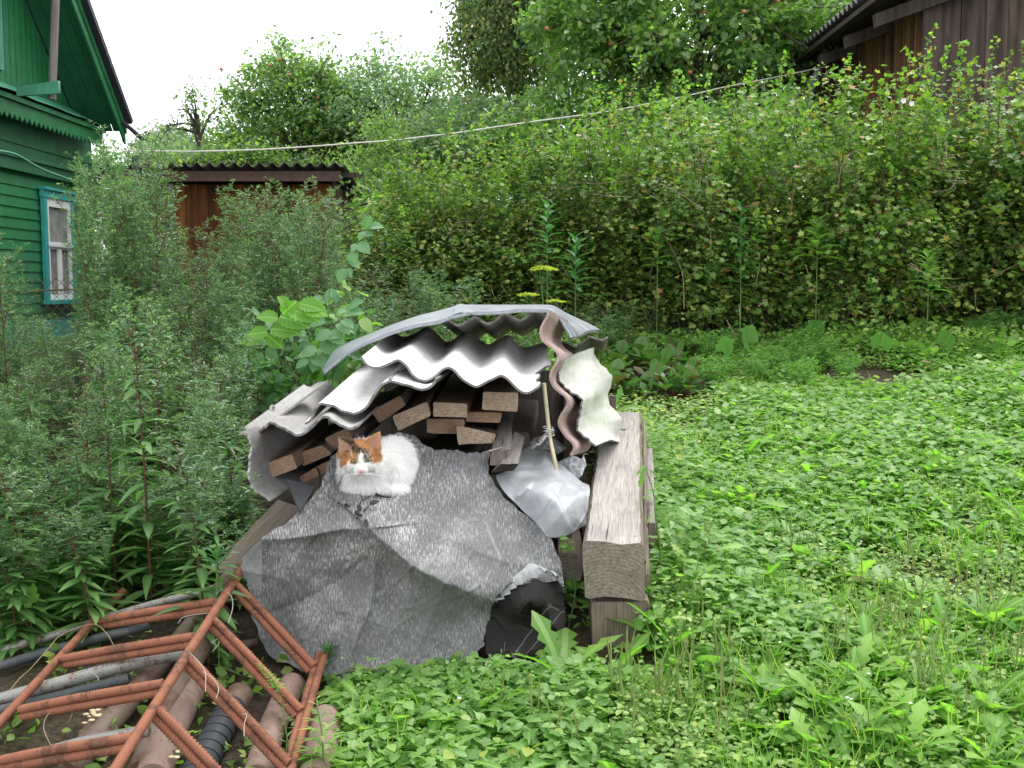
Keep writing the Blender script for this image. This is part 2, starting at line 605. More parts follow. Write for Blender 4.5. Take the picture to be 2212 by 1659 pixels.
def wood(name, dark, light, grain=38, rough=.8, blotch=.4, stretch=.06, crack=True, bump=.5, wv=.18):
    t = NT(name, rough, .2)
    uv = t.coords('UV', (1, stretch, 1))
    g = t.noise(uv, grain, 6, .68, .6)
    w = t.n('TexWave', wave_type='BANDS', bands_direction='X', i_Scale=grain * .45, i_Distortion=11, i_Detail=3)
    w.inputs['Detail Scale'].default_value = 1.4
    t.l(uv, w.inputs['Vector'])
    s = t.math('ADD', t.math('MULTIPLY', g, 1 - wv), t.math('MULTIPLY', w.outputs['Fac'], wv))
    c = t.ramp(s, [(.25, dark), (.5, tuple((a + b) / 2 for a, b in zip(dark, light))), (.72, light)])
    bl = t.noise(t.coords('UV', (1, .4, 1)), 5, 5, .65)
    c = t.mix(blotch, c, t.ramp(bl, [(.3, C(.35, .33, .32)), (.55, C(1, 1, 1))]), 'MULTIPLY')
    if 'board' in name and ('shed' in name or 'barn' in name):
        gi = t.n('NewGeometry')
        c = t.mix(.9, c, t.ramp(gi.outputs['Random Per Island'], [(0, C(.32, .30, .30)), (.5, C(.75, .72, .70)), (1, C(1.15, 1.1, 1.0))]), 'MULTIPLY')
    h = s
    if crack:
        cr = t.noise(t.coords('UV', (1, .025, 1)), 60, 3, .5)
        k = t.ramp(cr, [(.30, C(0, 0, 0)), (.34, C(1, 1, 1))])
        c = t.mix(.85, c, k, 'MULTIPLY')
        h = t.math('ADD', s, t.math('MULTIPLY', t.math('GREATER_THAN', cr, .33), .6))
    t.col(c)
    t.bump(h, bump, .006)
    return t.m


def endgrain(name, dark, light):
    t = NT(name, .85, .15)
    mp = t.n('Mapping')
    tc = t.n('TexCoord')
    t.l(tc.outputs['UV'], mp.inputs[0])
    mp.inputs['Location'].default_value = (-.06, .02, 0)
    w = t.n('TexWave', wave_type='RINGS', rings_direction='Z', i_Scale=30, i_Distortion=3.5, i_Detail=3)
    t.l(mp.outputs[0], w.inputs['Vector'])
    n = t.noise(mp.outputs[0], 90, 5, .7)
    s = t.math('ADD', t.math('MULTIPLY', w.outputs['Fac'], .11), t.math('MULTIPLY', n, .95))
    big = t.noise(mp.outputs[0], 14, 4, .6)
    c = t.ramp(s, [(.3, dark), (.75, light)])
    c = t.mix(.45, c, t.ramp(big, [(.35, C(.45, .42, .4)), (.6, C(1, 1, 1))]), 'MULTIPLY')
    t.col(c)
    t.bump(s, .5, .004)
    return t.m


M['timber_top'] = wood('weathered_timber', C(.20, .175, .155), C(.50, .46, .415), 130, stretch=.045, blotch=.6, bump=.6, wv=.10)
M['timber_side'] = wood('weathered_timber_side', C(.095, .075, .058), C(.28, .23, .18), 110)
M['timber_end'] = endgrain('weathered_timber_end', C(.10, .083, .067), C(.30, .255, .205))
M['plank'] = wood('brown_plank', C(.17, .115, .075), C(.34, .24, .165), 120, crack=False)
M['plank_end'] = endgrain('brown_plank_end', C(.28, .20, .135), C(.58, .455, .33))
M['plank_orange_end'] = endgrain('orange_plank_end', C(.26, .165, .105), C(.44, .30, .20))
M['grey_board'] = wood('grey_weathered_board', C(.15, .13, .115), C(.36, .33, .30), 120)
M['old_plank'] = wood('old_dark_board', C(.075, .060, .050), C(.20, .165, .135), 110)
M['shed_board'] = wood('shed_board', C(.065, .026, .012), C(.36, .135, .048), 5, blotch=.7, stretch=.12, crack=False, bump=.3)
M['shed_grey'] = wood('shed_grey_board', C(.085, .062, .048), C(.26, .20, .16), 7, blotch=.6, stretch=.12, crack=False, bump=.3)
M['barn_red'] = wood('barn_brown_board', C(.04, .022, .013), C(.30, .15, .085), 9, blotch=.6, stretch=.1, crack=False, bump=.4)
M['barn_dark'] = wood('barn_dark_board', C(.034, .029, .027), C(.17, .130, .105), 5, blotch=.6, stretch=.1, crack=False, bump=.4)
M['roof_timber'] = wood('roof_timber', C(.03, .024, .019), C(.085, .07, .055), 8, crack=False)
M['fascia'] = simple('brown_painted_fascia', C(.10, .050, .040), .6)
M['dark_grain'] = simple('dark_wood', C(.03, .026, .022), .9)  # near-black brown shared by a board end, twigs and a leaf


def galv(name='galvanised_steel', c=C(.29, .31, .335)):
    t = NT(name, .38, .5)
    v = t.n('TexVoronoi', i_Scale=95)
    uv = t.coords('UV')
    t.l(uv, v.inputs['Vector'])
    n = t.noise(uv, 9, 5, .6)
    bw = t.n('RGBToBW')
    t.l(v.outputs['Color'], bw.inputs[0])
    s = t.math('ADD', t.math('MULTIPLY', bw.outputs[0], .35), t.math('MULTIPLY', n, .65))
    t.col(t.ramp(s, [(.25, tuple(x * .62 for x in c[:3]) + (1,)), (.65, c), (.85, tuple(min(1, x * 1.35) for x in c[:3]) + (1,))]))
    t.b.inputs['Metallic'].default_value = .55
    t.l(t.ramp(n, [(.3, C(.32, .32, .32)), (.7, C(.55, .55, .55))]), t.b.inputs['Roughness'])
    t.bump(n, .15, .01)
    return t.m


M['galv'] = galv()


def rusty(name, base, rust, amt, metal=.2, rough=.7, sc=14):
    t = NT(name, rough, .3)
    v = t.coords('Object')
    n = t.noise(v, sc, 7, .72)
    f = t.noise(v, sc * 9, 5, .7)
    s = t.math('ADD', t.math('MULTIPLY', n, .7), t.math('MULTIPLY', f, .3))
    c = t.ramp(s, [(amt - .05, base), (amt + .03, rust), (amt + .2, tuple(x * .6 for x in rust[:3]) + (1,))])
    t.col(c)
    t.b.inputs['Metallic'].default_value = metal
    t.bump(s, .5, .004)
    return t.m


M['rebar'] = rusty('rust_primer_steel', C(.27, .108, .060), C(.14, .065, .042), .545, .05, .8, 16)
M['pipe_rust'] = rusty('brown_rusty_pipe', C(.150, .112, .088), C(.115, .060, .040), .53, .1, .6)
M['pipe_red'] = rusty('reddish_rusty_pipe', C(.17, .112, .088), C(.25, .17, .14), .5, .05, .65)
M['pipe_galv'] = rusty('galvanised_rusty_pipe', C(.25, .25, .23), C(.15, .08, .05), .56, .3, .5, 22)
M['pipe_dark'] = rusty('dark_pipe', C(.06, .068, .07), C(.11, .10, .09), .55, .2, .6)
M['shard'] = simple('dark_slate_shard', C(.055, .055, .058), .8)
M['pipe_black'] = rusty('black_tape_wrap', C(.035, .037, .042), C(.10, .085, .07), .66, .0, .55)
M['brass'] = rusty('brassy_rod', C(.47, .43, .27), C(.30, .26, .15), .6, .5, .42, 40)
M['wire'] = simple('steel_wire', C(.42, .42, .40), .45, .5, metal=.6)
M['wire_pale'] = simple('pale_wire', C(.34, .31, .26), .6)
M['rope'] = simple('clothes_line', C(.56, .54, .48), .85, var=.2, scale=60)
M['conifer'] = leafmat('conifer_needle', [(0, C(.07, .095, .065)), (1, C(.13, .16, .115))], transl=.2)


def paint(name, c, rough=.5, dirt=.35, sc=3):
    t = NT(name, rough, .4)
    v = t.coords('Object')
    n = t.noise(v, sc, 6, .65)
    st = t.noise(t.coords('Object', (9, 9, 1.2)), 3, 5, .7)
    s = t.math('MULTIPLY', n, st)
    t.col(t.ramp(s, [(.12, tuple(x * (1 - dirt) for x in c[:3]) + (1,)), (.30, c), (.42, tuple(min(1, x * 1.12) for x in c[:3]) + (1,))]))
    t.bump(st, .2, .01)
    return t.m


M['green'] = paint('green_house_paint', C(.022, .175, .062))
M['green_shaded'] = paint('shaded_green_paint', C(.019, .13, .052))  # house green darkened: eave shade put into the frieze and soffit colour
M['green_light'] = paint('light_green_paint', C(.075, .29, .17))
M['teal'] = paint('turquoise_paint', C(.045, .36, .33))
M['white_paint'] = paint('white_window_paint', C(.80, .80, .78), dirt=.12)
M['pole'] = wood('grey_wooden_pole', C(.14, .115, .10), C(.30, .26, .23), 20, crack=False)
M['curtain'] = simple('net_curtain', C(.60, .60, .54), .9, var=.35, scale=5)
M['roof_dark'] = simple('dark_roof_sheet', C(.035, .033, .042), .6)
t_ = NT('window_glass', .08, .5)
t_.col(C(.10, .12, .11))
t_.b.inputs['Alpha'].default_value = .22
M['glass'] = t_.m


def plastic():
    t = NT('milky_polythene', .16, .7)
    uv = t.coords('Object')
    n = t.noise(uv, 9, 4, .6)
    t.col(t.ramp(n, [(.3, C(.60, .61, .62)), (.7, C(.80, .81, .83))]))
    t.b.inputs['Coat Weight'].default_value = .3
    t.bump(t.noise(uv, 16, 4, .5, 1.5), .35, .02)
    tr = t.n('BsdfTranslucent')
    tr.inputs[0].default_value = (.75, .77, .82, 1)
    tp = t.n('BsdfTransparent')
    a = t.n('MixShader', i_Fac=.30)
    t.l(t.b.outputs[0], a.inputs[1])
    t.l(tr.outputs[0], a.inputs[2])
    lw = t.n('LayerWeight', i_Blend=.35)
    f = t.math('MULTIPLY_ADD', lw.outputs['Facing'], -.36)
    f.node.inputs[2].default_value = .46
    b = t.n('MixShader')
    t.l(f, b.inputs[0])
    t.l(a.outputs[0], b.inputs[1])
    t.l(tp.outputs[0], b.inputs[2])
    t.l(b.outputs[0], t.o.inputs[0])
    return t.m


M['plastic'] = plastic()
M['soil'] = soil()
M['shaded_film'] = simple('film_in_weed_shade', C(.17, .18, .19), .4, .4, scale=5)  # dark grey holds the shade of the asters over the film


def attr_mat(name, rough, spec, transl=.35):
    t = NT(name, rough, spec)
    a = t.n('Attribute', attribute_name='tint')
    t.col(a.outputs['Color'])
    tr = t.n('BsdfTranslucent')
    t.l(a.outputs['Color'], tr.inputs[0])
    ms = t.n('MixShader', i_Fac=transl)
    t.l(t.b.outputs[0], ms.inputs[1])
    t.l(tr.outputs[0], ms.inputs[2])
    t.l(ms.outputs[0], t.o.inputs[0])
    return t.m


M['fur'] = attr_mat('cat_fur', .8, .1)
M['eye'] = simple('cat_eye', C(.23, .21, .07), .15, .6)
M['pupil'] = simple('cat_pupil', C(.01, .01, .01), .2, .5)
M['nose'] = simple('cat_nose', C(.62, .22, .22), .5, .4, var=.05)
M['lip'] = simple('cat_lip', C(.30, .12, .11), .6)
M['whisker'] = simple('cat_whisker', C(.85, .85, .85), .4, var=.05)


# ------------------------------------------------------------------ leaf templates
def strip_leaf(prof, fold=.25, bend=-.25, teeth=None):
    """prof: list of (t, halfwidth). Returns V (x across, y along, z up), faces, UV"""
    V, UV, F = [(0, 0, 0)], [(0, 0)], []
    rows = []
    for t, w in prof:
        b = bend * t * t
        i = len(V)
        V += [(-w, t, b + fold * w), (0, t, b), (w, t, b + fold * w)]
        UV += [(-w, t), (0, t), (w, t)]
        rows.append(i)
    V.append((0, 1, bend))
    UV.append((0, 1))
    tip = len(V) - 1
    F3, F4 = [], []
    r = rows[0]
    F3 += [(0, r + 1, r), (0, r + 2, r + 1)]
    for a, b in zip(rows, rows[1:]):
        F4 += [(a, a + 1, b + 1, b), (a + 1, a + 2, b + 2, b + 1)]
    r = rows[-1]
    F3 += [(r, r + 1, tip), (r + 1, r + 2, tip)]
    return np.array(V, float), [np.array(F3), np.array(F4).reshape(-1, 4)], np.array(UV, float)


def radial_leaf(outline, cup=.15):
    """outline: points (x,y) round the leaf from base round the tip; fan from a point near the base"""
    c = (0, .22)
    V = [(c[0], c[1], 0)] + [(x, y, cup * (x * x + (y - .4) ** 2) ** .5 * (1 if abs(x) > .1 else -.6)) for x, y in outline]
    UV = [c] + list(outline)
    n = len(outline)
    F = [(0, 1 + (i + 1) % n, 1 + i) for i in range(n)]
    return np.array(V, float), [np.array(F)], np.array(UV, float)


T = {}
T['tiny'] = (np.array([(0, 0, 0), (-.16, .45, .04), (0, .5, -.04), (.16, .45, .04), (0, 1, -.1)], float), [np.array([(0, 2, 1), (0, 3, 2), (1, 2, 4), (2, 3, 4)])], np.array([(0, 0), (-.16, .45), (0, .5), (.16, .45), (0, 1)], float))
T['oval'] = (np.array([(0, 0, 0), (-.3, .35, .07), (0, .4, 0), (.3, .35, .07), (-.24, .72, .0), (.24, .72, .0), (0, 1, -.15)], float), [np.array([(0, 2, 1), (0, 3, 2), (4, 2, 6), (2, 5, 6), (1, 2, 4), (2, 3, 5)])], np.array([(0, 0), (-.3, .35), (0, .4), (.3, .35), (-.24, .72), (.24, .72), (0, 1)], float))
T['lance'] = strip_leaf([(.12, .05), (.3, .105), (.5, .12), (.72, .085), (.88, .04)], .35, -.35)
T['lance_flat'] = strip_leaf([(.15, .06), (.4, .12), (.7, .09)], .3, -.18)
T['plantain'] = strip_leaf([(.1, .03), (.26, .05), (.38, .17), (.55, .25), (.74, .22), (.9, .12)], .3, -.30)
T['broad'] = strip_leaf([(.06, .2), (.2, .36), (.42, .42), (.65, .34), (.85, .18)], .22, -.25)
T['dandelion'] = strip_leaf([(.08, .02), (.2, .03), (.3, .10), (.36, .045), (.46, .13), (.52, .06), (.62, .15), (.69, .08), (.8, .14), (.9, .07)], .25, -.38)
prof = []
for k in range(12):
    t = .04 + k * .078
    w = .40 * math.sin(math.pi * min(1, (t * .92 + .10))) ** .8
    prof.append((t, w * (1.10 if k % 2 else .90)))
T['serrate'] = strip_leaf(prof, .22, -.22)
lo = []
for k in range(15):
    a = -math.pi * .5 + (k + .5) / 15 * 2 * math.pi
    lobe = .5 + .13 * math.cos(5 * (a - math.pi / 2)) + (.05 if k % 2 else -.03)
    lo.append((math.cos(a) * lobe * 1.05, .42 + math.sin(a) * lobe))
lo = [p for p in lo if not (abs(p[0]) < .05 and p[1] < 0)]
T['lobed'] = radial_leaf(lo)
lo = []
for k in range(21):
    a = -math.pi * .5 + (k + .5) / 21 * 2 * math.pi
    lobe = .47 + .07 * math.cos(5 * (a - math.pi / 2)) + (.05 if k % 2 else -.03)
    lo.append((math.cos(a) * lobe, .4 + math.sin(a) * lobe))
T['palmate'] = radial_leaf(lo, .1)
lo = []
for k in range(26):
    a = -math.pi * .5 + (k + .5) / 26 * 2 * math.pi
    lobe = .5 - .22 * (math.sin(a) < -.93) + (.025 if k % 2 else -.02) + .03 * math.sin(k * .9)
    lo.append((math.cos(a) * lobe * 1.05, .42 + math.sin(a) * lobe))
T['round'] = radial_leaf(lo, .12)
# a blade of grass
T['blade'] = (np.array([(-.02, 0, 0), (.02, 0, 0), (-.018, .4, .0), (.018, .4, 0), (-.012, .75, -.12), (.012, .75, -.12), (0, 1, -.32)], float), [np.array([(0, 1, 3, 2), (2, 3, 5, 4)]), np.array([(4, 5, 6)])], np.array([(0, 0), (.1, 0), (0, .4), (.1, .4), (0, .7), (.1, .7), (0, 1)], float))


def scatter(a, tpl, pos, axis, up, size, wid=1.0, m=0, zs=1.0):
    TV, TF, TU = T[tpl] if isinstance(tpl, str) else tpl
    N = len(pos)
    if N == 0:
        return
    A = unit(axis)
    X = unit(np.cross(A, up))
    Nn = np.cross(X, A)
    size = np.broadcast_to(np.asarray(size, float), (N,))
    wid = np.broadcast_to(np.asarray(wid, float), (N,))
    zs = np.broadcast_to(np.asarray(zs, float), (N,))
    V = pos[:, None] + size[:, None, None] * (TV[None, :, 0:1] * wid[:, None, None] * X[:, None] + TV[None, :, 1:2] * A[:, None] + TV[None, :, 2:3] * zs[:, None, None] * Nn[:, None])
    off = (np.arange(N) * len(TV))[:, None, None]
    a.add(V.reshape(-1, 3), [(F[None] + off).reshape(-1, F.shape[1]) for F in TF if len(F)], np.tile(TU, (N, 1)), m=m)


def rand_dirs(n, r=RNG, zmin=-1, zmax=1):
    z = r.uniform(zmin, zmax, n)
    t = r.uniform(0, 2 * math.pi, n)
    q = np.sqrt(np.maximum(0, 1 - z * z))
    return np.stack([q * np.cos(t), q * np.sin(t), z], 1)


# ------------------------------------------------------------------ ground
def build_ground():
    xs = np.concatenate([np.linspace(-60, -8, 20), np.linspace(-7.8, 9, 260), np.linspace(10, 60, 18)])
    ys = np.concatenate([np.linspace(-12, 1.5, 10), np.linspace(1.6, 12, 240), np.linspace(12.5, 24, 16), np.linspace(28, 120, 10)])
    X, Y = np.meshgrid(xs, ys, indexing='ij')
    Z = gz(X, Y)
    P = np.stack([X, Y, Z], -1)
    near = (np.abs(X) < 8) & (Y < 12) & (Y > 1.6)
    Z = Z + near * .008 * snoise(P[..., :2], 25, 3, 3)
    P[..., 2] = Z
    I = np.arange(X.size).reshape(X.shape)
    F = np.stack([I[:-1, :-1], I[1:, :-1], I[1:, 1:], I[:-1, 1:]], -1).reshape(-1, 4)
    a = Acc()
    a.add(P, [F], np.stack([X, Y], -1))
    o = a.build('ground', M['soil'])
    o['kind'] = 'structure'


build_ground()


# ------------------------------------------------------------------ corrugated slate sheets
def wave_sheet(name, front, back, label, mat='slate_white', under='slate_under', jag=.006, th=.007, nu=150, nv=40, keep=None, cat='slate sheet', group='broken corrugated slate sheets on the pile', seed=1, rows=None):
    R = [np.array([W(*p) for p in front])]
    if rows:
        R += [np.array([W(*p) for p in r]) for r in rows]
    R.append(np.array([W(*p) for p in back]) if not callable(back) else back(R[0]))
    S = np.stack([crom(r, nu) for r in R])            # rows, nu, 3
    r = np.random.default_rng(seed)
    u = np.linspace(0, 1, nu)
    ph = r.random(6) * 6.28
    j0 = jag * (np.sin(u * 31 + ph[0]) + np.sin(u * 77 + ph[1]) * .6 + r.normal(size=nu) * .15)
    j1 = jag * (np.sin(u * 23 + ph[2]) + np.sin(u * 59 + ph[3]) * .6 + r.normal(size=nu) * .35)
    v = np.linspace(0, 1, nv)
    Vv = v[None] + j0[:, None] * (1 - v[None]) ** 3 + j1[:, None] * v[None] ** 3
    k = len(S) - 1
    f = np.clip(Vv * k, -.2, k + .2)
    i = np.clip(f.astype(int), 0, k - 1)
    fr = (f - i)[..., None]
    ui = np.arange(nu)[:, None]
    P = S[i, ui] * (1 - fr) + S[i + 1, ui] * fr
    if keep is not None:
        U = (u[:-1] + u[1:])[:, None] / 2
        Vm = (v[:-1] + v[1:])[None] / 2
        K = keep(U + 0 * Vm, Vm + 0 * U, r)
    else:
        K = None
    a = Acc()
    solid_grid(a, P, th, K, m=0, mu=1)
    # broken fibrous edge colour on the sides comes from the underside material
    return a.top(name, [M[mat], M[under]], label, cat, group)


def px(zf, pts, d):
    if np.isscalar(d):
        return [(*zf(x, y), d) for x, y in pts]
    ds = np.linspace(d[0], d[1], len(pts))
    return [(*zf(x, y), dd) for (x, y), dd in zip(pts, ds)]


def offs(dx, dy, dz):
    return lambda F: F + np.array([dx, dy, dz])


# main pale sheet
f = px(ZA, [(690, 815), (790, 920), (900, 945), (1050, 893), (1180, 848), (1290, 930), (1400, 1060), (1520, 1115), (1650, 1060), (1760, 968), (1840, 945), (1930, 990), (2050, 1120), (2180, 1192)], 3.4) + \
    px(ZB, [(60, 1170), (180, 1100), (300, 1050), (400, 1090), (500, 1200), (590, 1262), (680, 1270), (790, 1200), (900, 1110), (980, 1080)], 3.4)
b = px(ZA, [(1115, 470), (1190, 530), (1280, 550), (1420, 490), (1560, 422), (1680, 500), (1800, 615), (1900, 590), (2050, 488), (2150, 520)], 4.5) + \
    px(ZB, [(60, 600), (150, 650), (260, 595), (390, 530), (480, 600), (580, 675), (660, 690), (780, 655), (900, 622), (950, 640)], 4.5)
wave_sheet('slate_sheet', f, b, 'big pale corrugated slate sheet spread over the plank ends behind the cat',
           keep=lambda U, V, r: ~((U > .925 + .012 * np.sin(V * 40)) & (V < .30)) & ~((U > .985) & (V > .45)), nu=220, nv=46, seed=2)
# middle-left sheet
f = px(ZC, [(860, 582), (930, 535), (985, 410), (1060, 318), (1200, 335), (1380, 405), (1540, 432), (1660, 370), (1750, 230), (1860, 75), (1990, 15)], (3.22, 3.3)) + \
    px(ZA, [(1090, 1122), (1250, 1160), (1400, 1212), (1490, 1232), (1600, 1190), (1660, 1090)], 3.32)
b = px(ZA, [(640, 1000), (750, 960), (850, 780), (960, 690), (1060, 640), (1180, 690), (1300, 760), (1420, 740), (1520, 660), (1650, 640), (1780, 700), (1900, 760), (2000, 740), (2100, 700), (2150, 720), (2180, 760), (2200, 800)], 4.2)
wave_sheet('slate_sheet', f, b, 'pale slate sheet with ragged end, tucked under the left side of the biggest sheet', seed=3, nu=200)
# left lower sheet
f = px(ZC, [(330, 640), (370, 588), (450, 565), (600, 640), (720, 705), (820, 715), (950, 625), (1060, 510), (1160, 488), (1290, 560), (1400, 625), (1480, 637), (1560, 600)], 3.18)
b = px(ZC, [(860, 190), (960, 95), (1080, 35), (1190, 60), (1300, 150), (1420, 170), (1520, 80), (1640, 30), (1760, 90), (1880, 160), (2000, 150), (2080, 110), (2120, 90)], 4.15)
wave_sheet('slate_sheet', f, b, 'grey slate sheet lowest on the left, its wavy end just above the cat', mat='slate_grey', seed=4)
# leftmost, hanging on its side
f = px(ZC, [(10, 700), (110, 720), (165, 800), (172, 930), (158, 1080), (150, 1220), (175, 1380), (270, 1480), (430, 1578)], (3.2, 3.12))
wave_sheet('slate_sheet', f, offs(.10, .75, .0), 'grey slate sheet standing on edge at the far left end of the pile', mat='slate_under', under='slate_grey', seed=5)
f = px(ZC, [(-160, 760), (-60, 690), (60, 640), (150, 690), (230, 700), (330, 620), (390, 590)][2:], (3.3, 3.25))
wave_sheet('slate_sheet', f, offs(.12, .35, .10), 'weathered slate piece poking into the tall weeds at the left', mat='slate_grey', seed=6)
# small one under the metal
f = px(ZA, [(1708, 322), (1760, 308), (1840, 322), (1960, 386), (2060, 345), (2150, 285), (2205, 280)], 3.95) + \
    px(ZB, [(25, 297), (90, 345), (160, 362), (245, 310), (350, 232), (450, 270), (560, 315), (650, 275), (760, 198), (850, 225), (930, 272)], 3.95)
wave_sheet('slate_sheet', f, offs(.02, .95, -.10), 'topmost small slate sheet lying directly under the bent zinc sheet', mat='slate_grey', under='slate_edge', seed=7, th=.008)
# dark one behind right
f = px(ZB, [(1030, 672), (1070, 618), (1140, 603), (1230, 645), (1300, 668), (1390, 600), (1470, 545), (1560, 560), (1640, 578), (1710, 542)], 4.25)
b = px(ZB, [(1000, 800), (1050, 790), (1120, 770), (1230, 800), (1300, 790), (1390, 740), (1470, 700), (1560, 710), (1640, 700), (1690, 650)], 4.75)
wave_sheet('slate_sheet', f, b, 'dark slate sheet with wavy top edge behind the upright pink one', mat='slate_under', seed=8)
# pink one on edge
pts = [ZB(950, 215), ZB(935, 290), ZB(885, 370), ZB(850, 465), ZB(862, 560), ZB(920, 630), ZB(1000, 688), ZB(1062, 752), ZB(1078, 845), ZB(1042, 930), ZB(992, 1005), ZB(976, 1100), ZB(1012, 1190), ZB(1100, 1268), ZB(1185, 1340), ZB(1200, 1435), ZB(1155, 1530), ZD(1115, 95), ZD(1092, 190), ZD(1155, 305), ZD(1245, 400), ZD(1262, 475), ZD(1220, 552)]
wave_sheet('slate_sheet', [(*p, 3.62) for p in pts], offs(.082, .40, -.045), 'narrow pinkish slate standing upright beside the metal rod', mat='slate_pink', under='slate_pink', seed=9, nu=180, th=.008)
# pale mossy one on edge
fp = [ZB(1150, 850), ZB(1108, 950), ZB(1085, 1050), ZB(1120, 1185), ZB(1245, 1262), ZB(1365, 1360), ZB(1388, 1450), ZB(1350, 1590), ZD(1305, 110), ZD(1298, 200), ZD(1335, 300), ZD(1420, 365), ZD(1500, 430)]
bp = [ZB(1535, 690), ZB(1545, 800), ZB(1600, 890), ZB(1720, 985), ZB(1768, 1080), ZB(1750, 1200), ZB(1722, 1330), ZB(1760, 1470), ZB(1850, 1560), ZB(1900, 1640), ZB(1880, 1740), ZB(1860, 1850), ZB(1900, 1950)]
mp_ = [ZB(1340, 765), ZB(1320, 880), ZB(1370, 990), ZB(1450, 1110), ZB(1540, 1200), ZB(1580, 1290), ZB(1560, 1400), ZB(1550, 1510), ZB(1580, 1600), ZB(1600, 1690), ZB(1640, 1760), ZB(1700, 1830), ZB(1760, 1900)]
wave_sheet('slate_sheet', [(*p, 3.72) for p in fp], [(*p, 4.3) for p in bp], 'pale mossy slate sheet standing upright behind the big timber beam', mat='slate_moss', seed=10, rows=[[(*p, 3.97) for p in mp_]], jag=.02)


# zinc sheet over the top
def zinc():
    fr = [ZA(200, 1010), ZA(330, 900), ZA(500, 760), ZA(700, 650), ZA(900, 560), ZA(1150, 462), ZA(1450, 382), ZA(1700, 340), ZA(1900, 270), ZA(2100, 228), ZB(0, 224), ZB(300, 214), ZB(500, 192), ZB(700, 188), ZB(860, 192), ZB(960, 200), ZB(1060, 270), ZB(1140, 400), ZB(1200, 500), ZB(1222, 570)]
    bk = [ZA(178, 985), ZA(290, 790), ZA(400, 682), ZA(700, 548), ZA(900, 466), ZA(1150, 372), ZA(1450, 270), ZA(1700, 210), ZA(1890, 158), ZA(2060, 132), ZB(0, 130), ZB(300, 130), ZB(500, 130), ZB(700, 129), ZB(850, 130), ZB(1000, 142), ZB(1160, 232), ZB(1320, 310), ZB(1480, 385), ZB(1605, 452)]
    n = len(fr)
    df = np.interp(np.arange(n), [0, 4, 10, n - 1], [3.75, 3.8, 3.85, 3.8])
    db = np.interp(np.arange(n), [0, 4, 10, n - 1], [4.0, 4.7, 5.0, 4.6])
    F = np.array([W(*p, d) for p, d in zip(fr, df)])
    B = np.array([W(*p, d) for p, d in zip(bk, db)])
    Fl = F + np.array([0, .0, -.006])
    rows = []
    for t in np.linspace(0, 1, 14):
        R = F * (1 - t) + B * t
        rows.append(R)
    S = np.stack([crom_idx(r, 160) for r in rows], 1)
    S[..., 2] += .006 * snoise(S, 9, 5) * np.sin(np.linspace(0, math.pi, 14))[None]
    lip = S[:, :1] + np.array([0, .004, -.012])
    S = np.concatenate([lip, S], 1)
    a = Acc()
    solid_grid(a, S, .0016)
    root = thing('zinc_sheet', 'bluish bent zinc sheet arched over the top of the whole pile', 'metal sheet', a.base())
    a.build('sheet', M['galv'], root)
    # folded seam standing up near the middle
    a = Acc()
    p = [W(*ZA(1885, 265), 3.84), W(*ZA(1915, 205), 4.05), W(*ZA(1900, 150), 4.6)]
    q = [x + np.array([.028, 0, .010]) for x in p]
    s = [x + np.array([.075, 0, .004]) for x in p]
    solid_grid(a, np.stack([crom(p, 10), crom(q, 10), crom(s, 10)], 0), .002)
    a.build('folded_seam', M['galv'], root)
    # curled torn lower right flap
    a = Acc()
    e1 = crom([W(*ZB(1222, 568), 3.8), W(*ZB(1350, 530), 3.95), W(*ZB(1455, 470), 4.2), W(*ZB(1600, 455), 4.6)], 24)
    e2 = crom([W(*ZB(1250, 575), 3.85), W(*ZB(1360, 545), 4.0), W(*ZB(1470, 500), 4.25), W(*ZB(1590, 505), 4.62)], 24)
    solid_grid(a, np.stack([e1, (e1 + e2) / 2 + .004, e2], 1), .002)
    a.build('curled_edge', M['galv'], root)


zinc()


